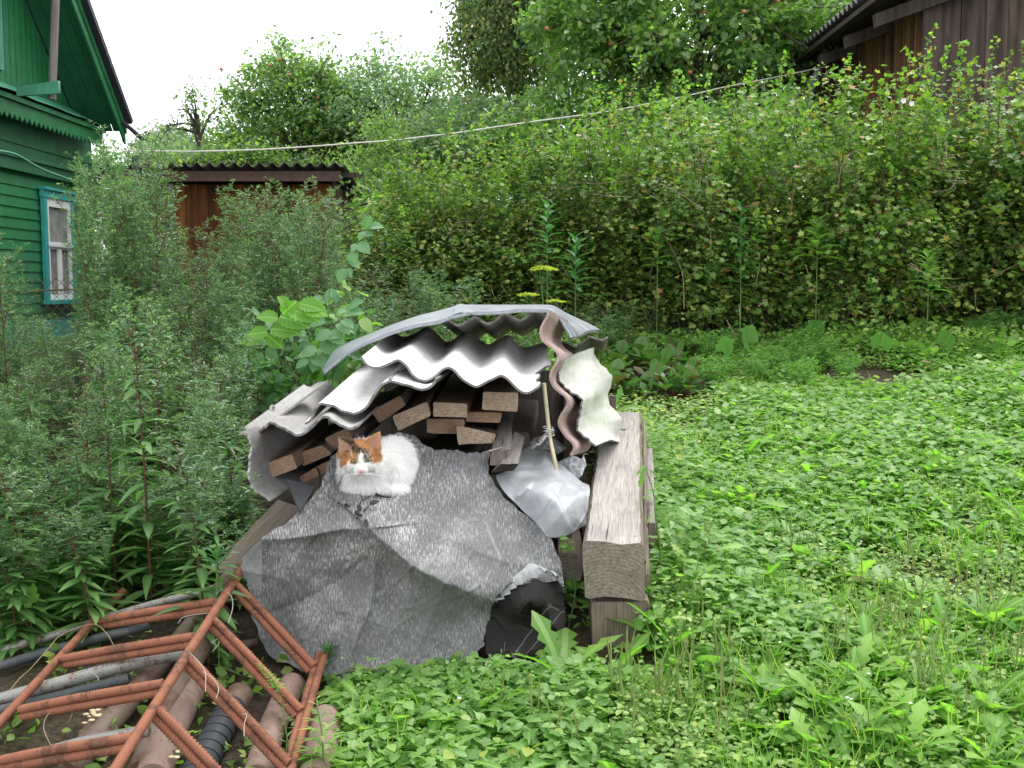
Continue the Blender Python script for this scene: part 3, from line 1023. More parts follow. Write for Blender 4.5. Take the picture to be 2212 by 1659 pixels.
# ------------------------------------------------------------------ timbers and planks
def timber(a, A, B, ch=.004, n=14, wob=.0015, seed=0, mats=(0, 1), top=None, wane=0):
    """A,B: front/back corner quads TL,TR,BR,BL"""
    A, B = np.array(A, float), np.array(B, float)
    r = np.random.default_rng(seed)
    ts = np.linspace(0, 1, n)
    rings = []
    for t in ts:
        Q = A * (1 - t) + B * t
        if wane:
            Q[0] += wane * (.6 + .4 * math.sin(t * 9 + seed)) * np.array([.5 * math.sin(t * 5), 0, -.15])
        pts = []
        for i in range(4):
            c, nx, pv = Q[i], Q[(i + 1) % 4], Q[i - 1]
            pts.append(c + unit(pv - c) * ch)
            pts.append(c + unit(nx - c) * ch)
            for s in (.33, .67):
                pts.append((c + unit(nx - c) * ch) * (1 - s) + (nx + unit(c - nx) * ch) * s)
        rings.append(pts)
    R = np.array(rings)
    R += wob * snoise(R * np.array([1, .35, 1]), 26, seed, 3)[..., None] * r.normal(size=3)
    R += r.normal(size=R.shape) * wob * .15
    k = R.shape[1]
    L = np.linalg.norm(B.mean(0) - A.mean(0))
    per = np.concatenate([[0], np.cumsum(np.linalg.norm(np.diff(np.vstack([R[0], R[0][:1]]), axis=0), axis=1))])
    so = r.random(2) * 7
    V = np.concatenate([R, R[:, :1]], 1)
    uv = np.stack(np.meshgrid(ts * L + so[0], per + so[1], indexing='ij')[::-1], -1)
    I = np.arange(n * (k + 1)).reshape(n, k + 1)
    F = np.stack([I[:-1, :-1], I[:-1, 1:], I[1:, 1:], I[1:, :-1]], -1)
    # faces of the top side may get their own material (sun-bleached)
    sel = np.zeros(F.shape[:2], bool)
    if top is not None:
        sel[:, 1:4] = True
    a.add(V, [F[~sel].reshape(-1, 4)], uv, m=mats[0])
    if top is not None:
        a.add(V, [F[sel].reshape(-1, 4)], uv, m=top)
    for e, Q in ((0, A), (n - 1, B)):
        ring = R[e]
        c = ring.mean(0)
        ex = unit(Q[1] - Q[0])
        ez = unit(Q[0] - Q[3])
        inner = c + (ring - c) * .5
        VV = np.vstack([ring, inner, c[None]])
        u2 = np.stack([(VV - Q[3]) @ ex, (VV - Q[3]) @ ez], 1) + so[None] * .01
        F4, F3 = [], []
        for i in range(k):
            j = (i + 1) % k
            F4.append((i, k + i, k + j, j) if e == 0 else (i, j, k + j, k + i))
            F3.append((k + i, 2 * k, k + j) if e == 0 else (k + i, k + j, 2 * k))
        a.add(VV, [F4, F3], u2, m=mats[1])


def plank(name, zf, quad, d, L, label, off=(0, 0, 0), mats=('plank', 'plank_end'), cat='plank', group='plank ends stacked under the slate', **k):
    A = [W(*zf(*p), d) for p in quad]
    D = np.array([off[0], 1.0, off[2]])
    B = [np.array(p) + D * L for p in A]
    a = Acc()
    timber(a, A, B, seed=len(bpy.data.objects), **k)
    return a.top(name, [M[m] for m in mats], label, cat, group)


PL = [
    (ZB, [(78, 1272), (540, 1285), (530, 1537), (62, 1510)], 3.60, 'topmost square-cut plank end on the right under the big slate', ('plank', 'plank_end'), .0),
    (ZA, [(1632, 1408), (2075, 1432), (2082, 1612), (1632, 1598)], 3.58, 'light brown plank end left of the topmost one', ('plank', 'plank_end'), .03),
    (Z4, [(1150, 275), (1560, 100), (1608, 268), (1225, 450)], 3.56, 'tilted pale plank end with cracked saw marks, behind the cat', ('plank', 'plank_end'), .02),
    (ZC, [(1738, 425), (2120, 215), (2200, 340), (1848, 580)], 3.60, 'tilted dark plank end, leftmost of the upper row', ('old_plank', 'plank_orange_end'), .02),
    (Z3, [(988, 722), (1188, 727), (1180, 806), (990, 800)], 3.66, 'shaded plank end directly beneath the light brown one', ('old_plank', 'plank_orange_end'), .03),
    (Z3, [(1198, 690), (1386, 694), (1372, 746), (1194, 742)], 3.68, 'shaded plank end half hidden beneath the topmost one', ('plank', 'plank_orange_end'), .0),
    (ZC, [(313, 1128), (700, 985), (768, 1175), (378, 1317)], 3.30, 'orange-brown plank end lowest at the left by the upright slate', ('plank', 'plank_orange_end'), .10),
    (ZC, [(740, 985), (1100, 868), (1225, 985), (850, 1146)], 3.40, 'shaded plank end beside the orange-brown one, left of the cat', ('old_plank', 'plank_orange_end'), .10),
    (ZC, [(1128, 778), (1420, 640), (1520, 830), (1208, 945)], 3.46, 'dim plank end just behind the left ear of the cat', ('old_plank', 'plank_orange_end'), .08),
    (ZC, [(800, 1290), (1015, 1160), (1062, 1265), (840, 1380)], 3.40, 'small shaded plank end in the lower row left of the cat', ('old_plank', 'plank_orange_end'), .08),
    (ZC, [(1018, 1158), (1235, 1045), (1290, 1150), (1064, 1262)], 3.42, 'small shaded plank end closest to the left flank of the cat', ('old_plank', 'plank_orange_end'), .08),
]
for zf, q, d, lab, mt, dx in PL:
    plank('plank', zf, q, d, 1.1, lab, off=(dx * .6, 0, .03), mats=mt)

a = Acc()   # weathered boards lower centre
timber(a, [W(*ZD(-80, 205), 3.62), W(*ZD(370, 300), 3.60), W(*ZD(330, 400), 3.6), W(*ZD(-60, 420), 3.6)], [W(*ZD(-60, 120), 4.2), W(*ZD(400, 190), 4.2), W(*ZD(380, 240), 4.2), W(*ZD(-50, 200), 4.2)], seed=31, wob=.004)
a.top('old_board', [M['old_plank'], M['plank_end']], 'thick rough board lying under the stacked plank ends', 'board', 'old boards in the pile')
a = Acc()
timber(a, [W(*ZD(300, 520), 3.42), W(*ZD(540, 470), 3.42), W(*ZD(430, 650), 3.40), W(*ZD(300, 660), 3.40)], [W(*ZD(420, 60), 4.05), W(*ZD(570, 60), 4.05), W(*ZD(560, 130), 4.05), W(*ZD(410, 150), 4.05)], seed=32, wob=.003)
a.top('old_board', [M['grey_board'], M['old_plank']], 'brown grey board leaning down to the torn top corner of the felt', 'board', 'old boards in the pile')
a = Acc()
timber(a, [W(*ZD(418, 645), 3.36), W(*ZD(625, 640), 3.36), W(*ZD(560, 720), 3.38), W(*ZD(310, 740), 3.38)], [W(*ZD(575, 270), 3.72), W(*ZD(690, 330), 3.72), W(*ZD(690, 420), 3.74), W(*ZD(560, 370), 3.74)], seed=33, wob=.004)
a.top('old_board', [M['grey_board'], M['dark_grain']], 'split grey board with dark end beside the plastic film', 'board', 'old boards in the pile')
a = Acc()
timber(a, [W(*ZD(285, 497), 3.37), W(*ZD(290, 480), 3.37), W(*ZD(300, 505), 3.36), W(*ZD(290, 508), 3.36)], [W(*ZD(540, 418), 3.55), W(*ZD(575, 410), 3.55), W(*ZD(560, 436), 3.54), W(*ZD(540, 440), 3.54)], seed=34, wob=.001, ch=.001)
a.top('wood_splinter', [M['grey_board'], M['grey_board']], 'thin pale splinter lying on the brown grey board', 'splinter')
# long weathered board at lower left and slate shard
a = Acc()
timber(a, [W(455, 1226, 3.2), W(530, 1236, 3.2), W(532, 1246, 3.2), W(458, 1236, 3.2)], [W(598, 1078, 3.55), W(660, 1100, 3.5), W(664, 1110, 3.5), W(602, 1088, 3.55)], seed=35, wob=.001)
a.top('old_board', [M['timber_side'], M['old_plank']], 'long grey board sloping down to the pipes left of the felt', 'board', 'old boards in the pile')
a = Acc()
P0, P1, P2 = W(*ZC(612, 1340), 3.22), W(*ZC(1005, 1436), 3.24), W(*ZC(800, 1760), 3.1)
g = np.array([[P0 * (1 - u) + (P1 * (1 - v) + P2 * v) * u for v in np.linspace(0, 1, 8)] for u in np.linspace(.02, 1, 8)])
solid_grid(a, g, .008)
a.top('slate_shard', [M['shard']], 'dark triangular flat shard propped beside the left edge of the felt', 'slate shard')
# boards added behind the pile, closing it off so the inside stays dark
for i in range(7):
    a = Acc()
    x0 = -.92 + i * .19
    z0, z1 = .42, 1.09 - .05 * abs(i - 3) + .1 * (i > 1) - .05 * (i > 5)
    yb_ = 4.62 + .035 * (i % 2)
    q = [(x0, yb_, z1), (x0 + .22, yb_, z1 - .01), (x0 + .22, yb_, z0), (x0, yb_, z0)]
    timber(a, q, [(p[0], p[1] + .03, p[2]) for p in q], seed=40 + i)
    a.top('back_light_blocker', [M['old_plank'], M['old_plank']], 'added dark upright board keeping light out of the back of the pile', 'board', 'added light-blocking boards at the back of the pile')
# dark planks added deeper inside the pile to make its interior dark
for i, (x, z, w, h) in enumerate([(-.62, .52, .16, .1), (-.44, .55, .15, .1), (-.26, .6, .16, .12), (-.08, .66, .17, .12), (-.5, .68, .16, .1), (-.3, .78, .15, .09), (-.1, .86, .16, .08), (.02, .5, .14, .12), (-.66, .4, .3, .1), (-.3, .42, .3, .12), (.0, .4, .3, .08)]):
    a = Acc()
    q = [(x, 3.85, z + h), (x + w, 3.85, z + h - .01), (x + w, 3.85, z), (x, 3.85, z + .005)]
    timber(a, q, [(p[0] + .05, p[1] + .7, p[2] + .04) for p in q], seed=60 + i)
    a.top('inner_dark_filler', [M['old_plank'], M['old_plank']], 'added dark plank making the inside of the pile dark', 'plank', 'added dark filler planks deep inside the pile')

# the big beams on the right
ft, bt = 3.15, 4.72
a = Acc()
A = [W(1258, 1172, ft), W(1390, 1172, ft), W(1394, 1299, ft), W(1264, 1299, ft)]
Bb = [W(1298, 890, bt), W(1386, 890, bt)]
Bb = Bb + [Bb[1] - np.array([0, 0, .17]), Bb[0] - np.array([0, 0, .17])]
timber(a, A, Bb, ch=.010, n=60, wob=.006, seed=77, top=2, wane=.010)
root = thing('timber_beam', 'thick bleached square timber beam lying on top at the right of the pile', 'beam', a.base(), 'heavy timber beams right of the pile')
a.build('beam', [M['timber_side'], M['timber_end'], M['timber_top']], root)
a = Acc()
p = W(*ZD(1880, 1470), 3.235) + np.array([0, 0, .003]); q = W(*ZD(1945, 1500), 3.20) + np.array([0, 0, .012])
tube(a, [p, q], .003, 6)
a.build('nail', M['wire'], root)
a = Acc()
A = [W(1278, 1301, 3.17), W(1404, 1301, 3.17), W(1404, 1420, 3.17), W(1280, 1420, 3.17)]
B2 = [np.array(x) + np.array([.03, 1.6, .19]) for x in A]
timber(a, A, B2, ch=.006, n=30, wob=.003, seed=78)
a.top('timber_beam', [M['timber_side'], M['timber_side']], 'dark lower beam on the ground carrying the bleached beam', 'beam', 'heavy timber beams right of the pile')
a = Acc()
A = [W(1391.5, 1240, 3.3), W(1402, 1240, 3.3), W(1404, 1320, 3.3), W(1396, 1320, 3.3)]
B2 = [W(1388.5, 905, 4.55), W(1396, 905, 4.55), W(1396, 950, 4.55), W(1388.5, 950, 4.55)]
timber(a, A, B2, ch=.003, n=20, wob=.002, seed=79)
a.top('side_board', [M['timber_side'], M['timber_side']], 'thin board standing against the right side of the bleached beam', 'board')
a = Acc()
A = [W(1402, 1130, 3.6), W(1417, 1130, 3.6), W(1417, 1200, 3.6), W(1402, 1200, 3.6)]
B2 = [W(1394, 970, 4.35), W(1410, 968, 4.35), W(1410, 1010, 4.35), W(1396, 1010, 4.35)]
timber(a, A, B2, ch=.003, n=14, wob=.003, seed=80)
a.top('side_board', [M['grey_board'], M['timber_side']], 'grey board on the ground half hidden in weeds beside the beams', 'board')
# firewood bits between felt and beam
for i, (x, y, w, h, d, L, mt, lb) in enumerate([(1205, 1195, 52, 60, 3.38, .5, 'timber_side', 'brown offcut standing between the felt and the beams'),
                                                (1168, 1140, 70, 22, 3.55, .5, 'old_plank', 'dark offcut under the plastic film')]):
    a = Acc()
    q = [W(x, y, d), W(x + w, y + 2, d), W(x + w - 3, y + h, d), W(x + 4, y + h, d)]
    timber(a, q, [p + np.array([.02, L, .03]) for p in q], seed=90 + i, wob=.004)
    a.top('wood_offcut', [M[mt], M['timber_end']], lb, 'offcut')


# ------------------------------------------------------------------ roofing felt
def rbf(pts, eps=90.0):
    pts = np.array(pts, float)
    X, y = pts[:, :2], pts[:, 2]
    D = np.linalg.norm(X[:, None] - X[None], axis=-1)
    ph = lambda r: np.sqrt(r * r + eps * eps)
    n = len(X)
    Pm = np.hstack([np.ones((n, 1)), X / 1000])
    K = np.block([[ph(D) + np.eye(n) * .5, Pm], [Pm.T, np.zeros((3, 3))]])
    w = np.linalg.solve(K, np.concatenate([y, np.zeros(3)]))

    def f(x, y_):
        q = np.stack([x, y_], -1)
        r = np.linalg.norm(q[..., None, :] - X, axis=-1)
        return ph(r) @ w[:n] + w[n] + (q / 1000) @ w[n + 1:]
    return f


def Wg(Xp, Yp, D):
    x = (Xp - 1106.0) / FPX
    u = -(Yp - 829.5) / FPX
    ry = CP + u * SP
    rz = u * CP - SP
    t = D / ry
    return np.stack([x * t, D, CAMZ + rz * t], -1)


def felt_sheet():
    rows = [
        [(712, 985), (770, 955), (868, 934), (928, 966), (990, 974), (1054, 976)],
        [(690, 1050), (770, 1040), (860, 1040), (940, 1040), (1010, 1035), (1062, 1038)],
        [(632, 1118), (740, 1095), (820, 1090), (930, 1100), (1030, 1100), (1118, 1098)],
        [(565, 1163), (690, 1150), (795, 1140), (910, 1155), (1050, 1160), (1178, 1152)],
        [(525, 1212), (640, 1225), (798, 1215), (890, 1225), (1070, 1225), (1216, 1246)],
        [(532, 1260), (650, 1300), (800, 1310), (885, 1290), (1000, 1292), (1100, 1262)],
        [(548, 1335), (660, 1380), (795, 1390), (885, 1370), (980, 1350), (1062, 1318)],
        [(585, 1418), (690, 1458), (795, 1482), (890, 1462), (980, 1430), (1046, 1395)],
    ]
    ctl = [(712, 985, 3.36), (770, 955, 3.44), (868, 934, 3.52), (928, 966, 3.50), (1054, 976, 3.48),
           (690, 1050, 3.24), (770, 1040, 3.28), (820, 1070, 3.20), (860, 1040, 3.29), (940, 1040, 3.31), (1010, 1035, 3.34), (1062, 1038, 3.40),
           (632, 1118, 3.13), (740, 1095, 3.12), (930, 1100, 3.20), (1030, 1100, 3.28), (1118, 1098, 3.36),
           (565, 1163, 3.10), (690, 1152, 3.04), (797, 1142, 2.99), (910, 1155, 3.07), (1050, 1160, 3.18), (1178, 1152, 3.32),
           (525, 1212, 3.12), (640, 1225, 3.05), (800, 1215, 2.99), (888, 1218, 2.98), (1070, 1225, 3.10), (1216, 1246, 3.24),
           (940, 1258, 2.98), (1060, 1295, 3.04), (1100, 1262, 3.09), (800, 1310, 3.0), (650, 1300, 3.06), (550, 1270, 3.10),
           (560, 1350, 3.08), (660, 1380, 3.04), (795, 1390, 2.97), (885, 1370, 2.99), (980, 1350, 3.04), (1062, 1318, 3.09),
           (585, 1418, 3.05), (690, 1458, 2.95), (795, 1482, 2.90), (890, 1462, 2.92), (980, 1430, 2.99), (1046, 1395, 3.05)]
    f = rbf(ctl, 34)
    G1 = np.stack([crom_idx(np.array(r, float), 200) for r in rows])      # rows,200,2
    G2 = crom_idx(G1, 220)                                                # 220,200,2
    # ragged border
    u = np.linspace(0, 1, 200)
    r = np.random.default_rng(3)
    edge = 4.0 * np.sin(u * 23) + 3.0 * np.sin(u * 61) + 2 * np.sin(u * 140 + 1)
    G2[:, :, 1] += edge[None] * np.linspace(-1, 1, 220)[:, None] ** 6 * .5
    v = np.linspace(0, 1, 220)
    G2[:, :, 0] += (2 * np.sin(v * 19) + 2 * np.sin(v * 43 + 1) + 1.5 * np.sin(v * 101))[:, None] * np.linspace(-1, 1, 200)[None] ** 8
    def fold(X, Y, line, h, wa, wb):
        line = np.array(line, float)
        best = np.full(X.shape, 1e9)
        sg = np.zeros(X.shape)
        end = np.zeros(X.shape)
        L = np.concatenate([[0], np.cumsum(np.linalg.norm(np.diff(line, axis=0), axis=1))])
        for k in range(len(line) - 1):
            p, q = line[k], line[k + 1]
            e = q - p
            l = np.linalg.norm(e)
            e = e / l
            rx, ry = X - p[0], Y - p[1]
            t = np.clip(rx * e[0] + ry * e[1], 0, l)
            dx, dy = rx - t * e[0], ry - t * e[1]
            d = np.hypot(dx, dy)
            sd_ = e[0] * ry - e[1] * rx
            m = d < best
            best = np.where(m, d, best)
            sg = np.where(m, sd_, sg)
            end = np.where(m, (L[k] + t) / L[-1], end)
        w = np.where(sg > 0, wa, wb)
        return h * np.exp(-(best / w) ** 1.05) * (.35 + .65 * np.sin(math.pi * np.clip(end, .06, .94)))

    FOLDS = [([(560, 1168), (640, 1158), (720, 1148), (797, 1140)], .058, 14, 46),
             ([(797, 1142), (850, 1185), (905, 1228), (960, 1262), (1010, 1280), (1066, 1300)], .085, 20, 100),
             ([(797, 1142), (812, 1200), (808, 1262), (790, 1330), (762, 1410), (738, 1475)], .055, 60, 16),
             ([(888, 1222), (872, 1290), (850, 1350), (812, 1440)], .045, 14, 40),
             ([(790, 1215), (720, 1262), (640, 1300), (560, 1330)], -.030, 26, 26),
             ([(960, 1262), (930, 1330), (905, 1400)], .022, 20, 26),
             ([(640, 1180), (630, 1290), (650, 1400)], .018, 30, 20),
             ([(860, 1100), (960, 1160), (1060, 1200), (1150, 1225)], .026, 16, 44),
             ([(900, 990), (960, 1060), (1050, 1120)], .014, 26, 26),
             ([(1090, 1110), (1110, 1170), (1120, 1240)], .016, 24, 20)]

    def fdepth(X, Y):
        X, Y = np.asarray(X, float), np.asarray(Y, float)
        wx = X + 2.5 * np.sin(Y / 31.0)
        wy = Y + 2.5 * np.sin(X / 37.0)
        d = f(X, Y)
        for l_, h_, a_, b_ in FOLDS:
            d = d - fold(wx, wy, l_, h_, a_, b_)
        return d
    D = fdepth(G2[..., 0], G2[..., 1])
    P = Wg(G2[..., 0], G2[..., 1], D)
    # small crumples
    q = np.stack([G2[..., 0] / 100, G2[..., 1] / 100], -1)
    cr = snoise(q, 3.2, 21, 2)
    rid = 1 - np.abs(snoise(q, 2.0, 22, 2))
    lowr = sstep(1160, 1300, G2[..., 1])
    P[..., 1] += -.003 * cr * (1 - .3 * lowr) - .007 * (rid ** 5) * (.25 + lowr * .75)
    P[..., 2] += .004 * snoise(q, 6, 23, 3)
    wq = q + .2 * np.stack([snoise(q, 1.6, 71, 1), snoise(q, 1.8, 72, 1)], -1)
    P[..., 1] -= .007 * (1 - np.abs(snoise(wq * [1, .6], 3.4, 73, 1))) ** 8 + .004 * (1 - np.abs(snoise(wq * [.5, 1], 6.0, 74, 1))) ** 8
    P[..., 2] = np.maximum(P[..., 2], gz(P[..., 0], P[..., 1]) + .004)
    a = Acc()
    Lu = np.stack([G2[..., 0] * .00135, G2[..., 1] * .00135], -1)
    solid_grid(a, P.transpose(1, 0, 2)[:, ::-1], .003, uv=Lu.transpose(1, 0, 2)[:, ::-1])
    root = thing('roofing_felt', 'big grey sheet of roofing felt draped over the front of the pile', 'roofing felt', (a.base()[0], 3.0, .36))
    a.build('felt_sheet', M['felt'], root)
    # torn flap, the light on it put into a paler felt colour
    e = [Z6(1318, 742), Z6(1395, 655), Z6(1470, 590), Z6(1512, 562), Z6(1600, 600), Z6(1640, 640)]
    g = [Z6(1330, 752), Z6(1412, 702), Z6(1500, 645), Z6(1560, 612), Z6(1640, 618), Z6(1668, 668)]
    E = crom([W(*p, 3.065 + .02 * i) for i, p in enumerate(e)], 40)
    Gg = crom([W(*p, 3.045 + .022 * i) for i, p in enumerate(g)], 40)
    Gg += .004 * r.normal(size=Gg.shape)
    a = Acc()
    solid_grid(a, np.stack([Gg, (E + Gg) / 2 + np.array([0, -.008, .004]), E], 1), .003)
    a.build('torn_flap', M['felt_lit'], root)
    return fdepth


FELTD = felt_sheet()


def dark_felt():
    rows = [[(1072, 1290), (1105, 1262), (1150, 1238), (1195, 1235), (1214, 1262)],
            [(1060, 1320), (1105, 1305), (1150, 1290), (1190, 1285), (1218, 1300)],
            [(1050, 1350), (1100, 1345), (1150, 1335), (1190, 1330), (1222, 1340)],
            [(1048, 1390), (1100, 1392), (1150, 1388), (1190, 1385), (1208, 1385)],
            [(1050, 1412), (1100, 1420), (1150, 1418), (1190, 1412), (1205, 1402)]]
    G1 = np.stack([crom_idx(np.array(r, float), 90) for r in rows])
    G2 = crom_idx(G1, 90)
    f = rbf([(1072, 1290, 3.10), (1150, 1238, 3.17), (1214, 1262, 3.27), (1060, 1320, 3.12), (1120, 1310, 3.08), (1160, 1300, 3.09), (1218, 1300, 3.24), (1120, 1350, 3.13), (1165, 1350, 3.16), (1200, 1350, 3.14),
             (1050, 1400, 3.06), (1100, 1405, 3.04), (1150, 1400, 3.05), (1205, 1395, 3.16), (1090, 1370, 3.10)], 12)
    P = Wg(G2[..., 0], G2[..., 1], f(G2[..., 0], G2[..., 1]))
    q = G2 / 100
    P[..., 1] += .007 * snoise(q, 5, 4, 3) - .012 * (1 - np.abs(snoise(q, 5, 9, 2))) ** 5
    hole = np.array([Z6(*p) for p in [(1415, 818), (1450, 812), (1475, 775), (1505, 752), (1530, 780), (1575, 768), (1562, 800), (1568, 850), (1540, 890), (1500, 880), (1462, 868), (1450, 835)]])
    cx = (G2[:-1, :-1] + G2[1:, 1:]) / 2
    ins = np.zeros(cx.shape[:2], bool)
    n = len(hole)
    for i in range(n):
        (x1, y1), (x2, y2) = hole[i], hole[(i + 1) % n]
        c = ((y1 > cx[..., 1]) != (y2 > cx[..., 1])) & (cx[..., 0] < (x2 - x1) * (cx[..., 1] - y1) / (y2 - y1 + 1e-9) + x1)
        ins ^= c
    a = Acc()
    uv = G2 * .00135
    solid_grid(a, P.transpose(1, 0, 2)[:, ::-1], .003, (~ins).T[:, ::-1], uv=uv.transpose(1, 0, 2)[:, ::-1])
    a.top('roofing_felt', [M['felt_dark']], 'dark crumpled felt scrap with a torn hole at the lower right', 'roofing felt')


dark_felt()

# dry twigs and leaves in front of the cat
def felt_pt(x, y, up=.004):
    d = float(FELTD(np.array([float(x)]), np.array([float(y)]))[0])
    p = W(x, y, d - .006)
    p[2] += up
    return p


for pts, r, lb in (([(775, 1108), (779, 1098), (795, 1078), (802, 1073)], .0022, 'bent brown twig in front of the chest of the cat'),
                   ([(785, 1108), (800, 1093), (812, 1084)], .002, 'forked dark twig lying right of the bent brown one'),
                   ([(812, 1071), (826, 1076), (845, 1078)], .0045, 'thick dark twig just under the right flank of the cat'),
                   ([(770, 1110), (776, 1115), (782, 1117)], .006, 'curled dry leaf stub at the foot of the bent twig'),
                   ([(744, 1095), (750, 1094), (754, 1098)], .004, 'tiny dark crumb left of the twigs on the felt'),
                   ([(790, 1128), (793, 1136), (792, 1141)], .005, 'dark dry bud lowest below the twigs on the felt')):
    a = Acc()
    P = crom([felt_pt(*p, up=.005 + (.012 if i == 1 and len(pts) > 3 else 0)) for i, p in enumerate(pts)], 10)
    tube(a, P, np.linspace(r, r * .5, 10), 6)
    a.top('dry_twig', [M['dark_grain']], lb, 'twig')
a = Acc()
scatter(a, 'lance', np.array([felt_pt(797, 1099, .01), felt_pt(780, 1113, .01)]), np.array([[.8, .3, .5], [-.3, .2, .6]]), np.array([[0, -1., 1], [0, -1., 1]]), [.034, .025], 2.2)
a.top('dry_leaf', [M['dark_grain']], 'shrivelled dark leaf curled among the twigs below the cat', 'dry leaf')

# ------------------------------------------------------------------ plastic film
def film():
    rows = [[(640, 520), (740, 440), (860, 465), (980, 530), (1062, 610)],
            [(600, 680), (740, 620), (900, 640), (1040, 680), (1180, 720)],
            [(385, 760), (600, 740), (840, 740), (1080, 790), (1330, 850)],
            [(400, 850), (600, 840), (850, 860), (1100, 900), (1415, 900)],
            [(480, 960), (660, 960), (880, 980), (1120, 1020), (1405, 1080)],
            [(600, 1100), (760, 1120), (920, 1150), (1130, 1180), (1400, 1200)],
            [(800, 1290), (880, 1300), (980, 1330), (1140, 1340), (1375, 1330)],
            [(930, 1460), (960, 1470), (1020, 1475), (1150, 1450), (1310, 1375)]]
    G1 = np.stack([crom_idx(np.array([ZD(*p) for p in r]), 170) for r in rows])
    G2 = crom_idx(G1, 180)
    f = rbf([(*ZD(700, 470), 3.8), (*ZD(980, 530), 3.78), (*ZD(600, 680), 3.56), (*ZD(900, 640), 3.62), (*ZD(1180, 720), 3.66), (*ZD(400, 760), 3.48), (*ZD(850, 760), 3.52), (*ZD(1330, 850), 3.62),
             (*ZD(420, 860), 3.42), (*ZD(850, 860), 3.40), (*ZD(1415, 900), 3.55), (*ZD(500, 980), 3.38), (*ZD(930, 960), 3.30), (*ZD(1300, 1000), 3.44), (*ZD(760, 1120), 3.36), (*ZD(1000, 1120), 3.27), (*ZD(1400, 1200), 3.46),
             (*ZD(820, 1290), 3.34), (*ZD(1050, 1300), 3.28), (*ZD(1360, 1330), 3.42), (*ZD(980, 1470), 3.32), (*ZD(1150, 1440), 3.34), (*ZD(1310, 1375), 3.4)], 25)
    P = Wg(G2[..., 0], G2[..., 1], f(G2[..., 0], G2[..., 1]))
    q = (G2 - np.array([1180, 1060])) / 100

    def crease(p0, p1, w, h):
        p0, p1 = np.array(ZD(*p0)), np.array(ZD(*p1))
        e = p1 - p0
        L = np.linalg.norm(e)
        e /= L
        rel = G2 - p0
        s = rel @ e
        dd = rel @ np.array([-e[1], e[0]])
        prof = np.where(dd > 0, np.exp(-(dd / w) ** 2), np.exp(-(dd / (w * .45)) ** 2))
        return h * prof * sstep(-.1 * L, .25 * L, s) * (1 - sstep(.75 * L, 1.1 * L, s))
    bulge = crease((1000, 960), (820, 1290), 12, .022) + crease((1000, 960), (1210, 1400), 12, .022) + crease((790, 820), (600, 1050), 12, .02) \
        + crease((930, 860), (1150, 860), 8, .012) + crease((560, 740), (1000, 700), 7, .010) + crease((880, 520), (1090, 770), 10, .022) + crease((1150, 850), (1400, 1000), 9, .014)
    wq = q + .25 * np.stack([snoise(q, 1.3, 61, 1), snoise(q, 1.5, 62, 1)], -1)
    bulge = bulge + .018 * (1 - np.abs(snoise(wq * [1, .75], 2.2, 63, 1))) ** 4 + .008 * (1 - np.abs(snoise(wq, 4.5, 64, 1))) ** 4 + .004 * (1 - np.abs(snoise(wq, 9.0, 66, 1))) ** 3 + .018 * snoise(wq, 1.5, 65, 1)
    P[..., 1] -= bulge
    P[..., 2] += bulge * .3
    P[..., 1] += .006 * snoise(q, 4, 6, 3)
    P[..., 2] += .003 * snoise(q, 9, 8, 2)
    a = Acc()
    solid_grid(a, P.transpose(1, 0, 2)[:, ::-1], .0015)
    root = thing('plastic_film', 'crumpled milky plastic film stuffed between the boards and the beam', 'plastic film', (a.base()[0], 3.4, .42))
    a.build('crumpled_sheet', M['plastic'], root)
    for nm, rws, ds in (('loose_flap', [[(1075, 620), (1180, 562), (1260, 555), (1330, 580), (1355, 530)], [(1120, 690), (1200, 640), (1270, 630), (1340, 640), (1382, 640)], [(1230, 760), (1260, 740), (1290, 720), (1330, 710), (1365, 690)], [(1300, 800), (1305, 795), (1310, 790), (1320, 780), (1335, 780)]], (3.72, 3.66)),
                        ('upper_flap', [[(720, 400), (820, 340), (930, 330), (1040, 360), (1130, 430)], [(740, 440), (840, 400), (930, 400), (1040, 430), (1155, 462)], [(860, 470), (900, 470), (960, 480), (1020, 510), (1060, 530)]], (3.9, 3.8))):
        g = np.stack([crom_idx(np.array([ZD(*p) for p in r]), 40) for r in rws])
        g = crom_idx(g, 40)
        D = np.linspace(ds[0], ds[1], 40)[:, None] + .025 * snoise(g / 10, 2.2, 5, 2)
        Pq = Wg(g[..., 0], g[..., 1], D)
        a = Acc()
        solid_grid(a, Pq.transpose(1, 0, 2)[:, ::-1], .0015)
        a.build(nm, M['plastic'], root)


film()

# metal rod with twisted wire
root = thing('metal_rod', 'thin brassy metal rod standing upright in front of the pink slate', 'rod', W(1200, 1000, 3.52))
a = Acc()
tube(a, crom([W(*ZB(876, 1160), 3.52), W(*ZD(970, 300), 3.52), W(*ZD(1020, 560), 3.5), W(*ZD(1050, 700), 3.5)], 12), .0068, 12)
a.build('rod', M['brass'], root)
a = Acc()
c0 = W(*ZD(962, 280), 3.52)
ts = np.linspace(0, 1, 130)
coil = np.stack([np.cos(ts * 6.28 * 5.3) * (.0145 + .004 * np.sin(ts * 9)), np.sin(ts * 6.28 * 5.3) * .0135, -.022 * ts + .012 + .006 * np.sin(ts * 20)], 1) + c0
tail = crom([coil[-1], W(*ZD(900, 340), 3.5), W(*ZD(850, 400), 3.49), W(*ZD(770, 460), 3.5)], 60)
tw = np.linspace(0, 1, 60)
tail = tail + np.stack([.004 * np.sin(tw * 50) * (tw < .75), 0 * tw, .004 * np.cos(tw * 50) * (tw < .75)], 1)
tube(a, np.vstack([coil, tail]), .0016, 6)
tube(a, tail + np.array([.003, 0, -.002]), .0014, 6)
a.build('twisted_wire', M['wire'], root)


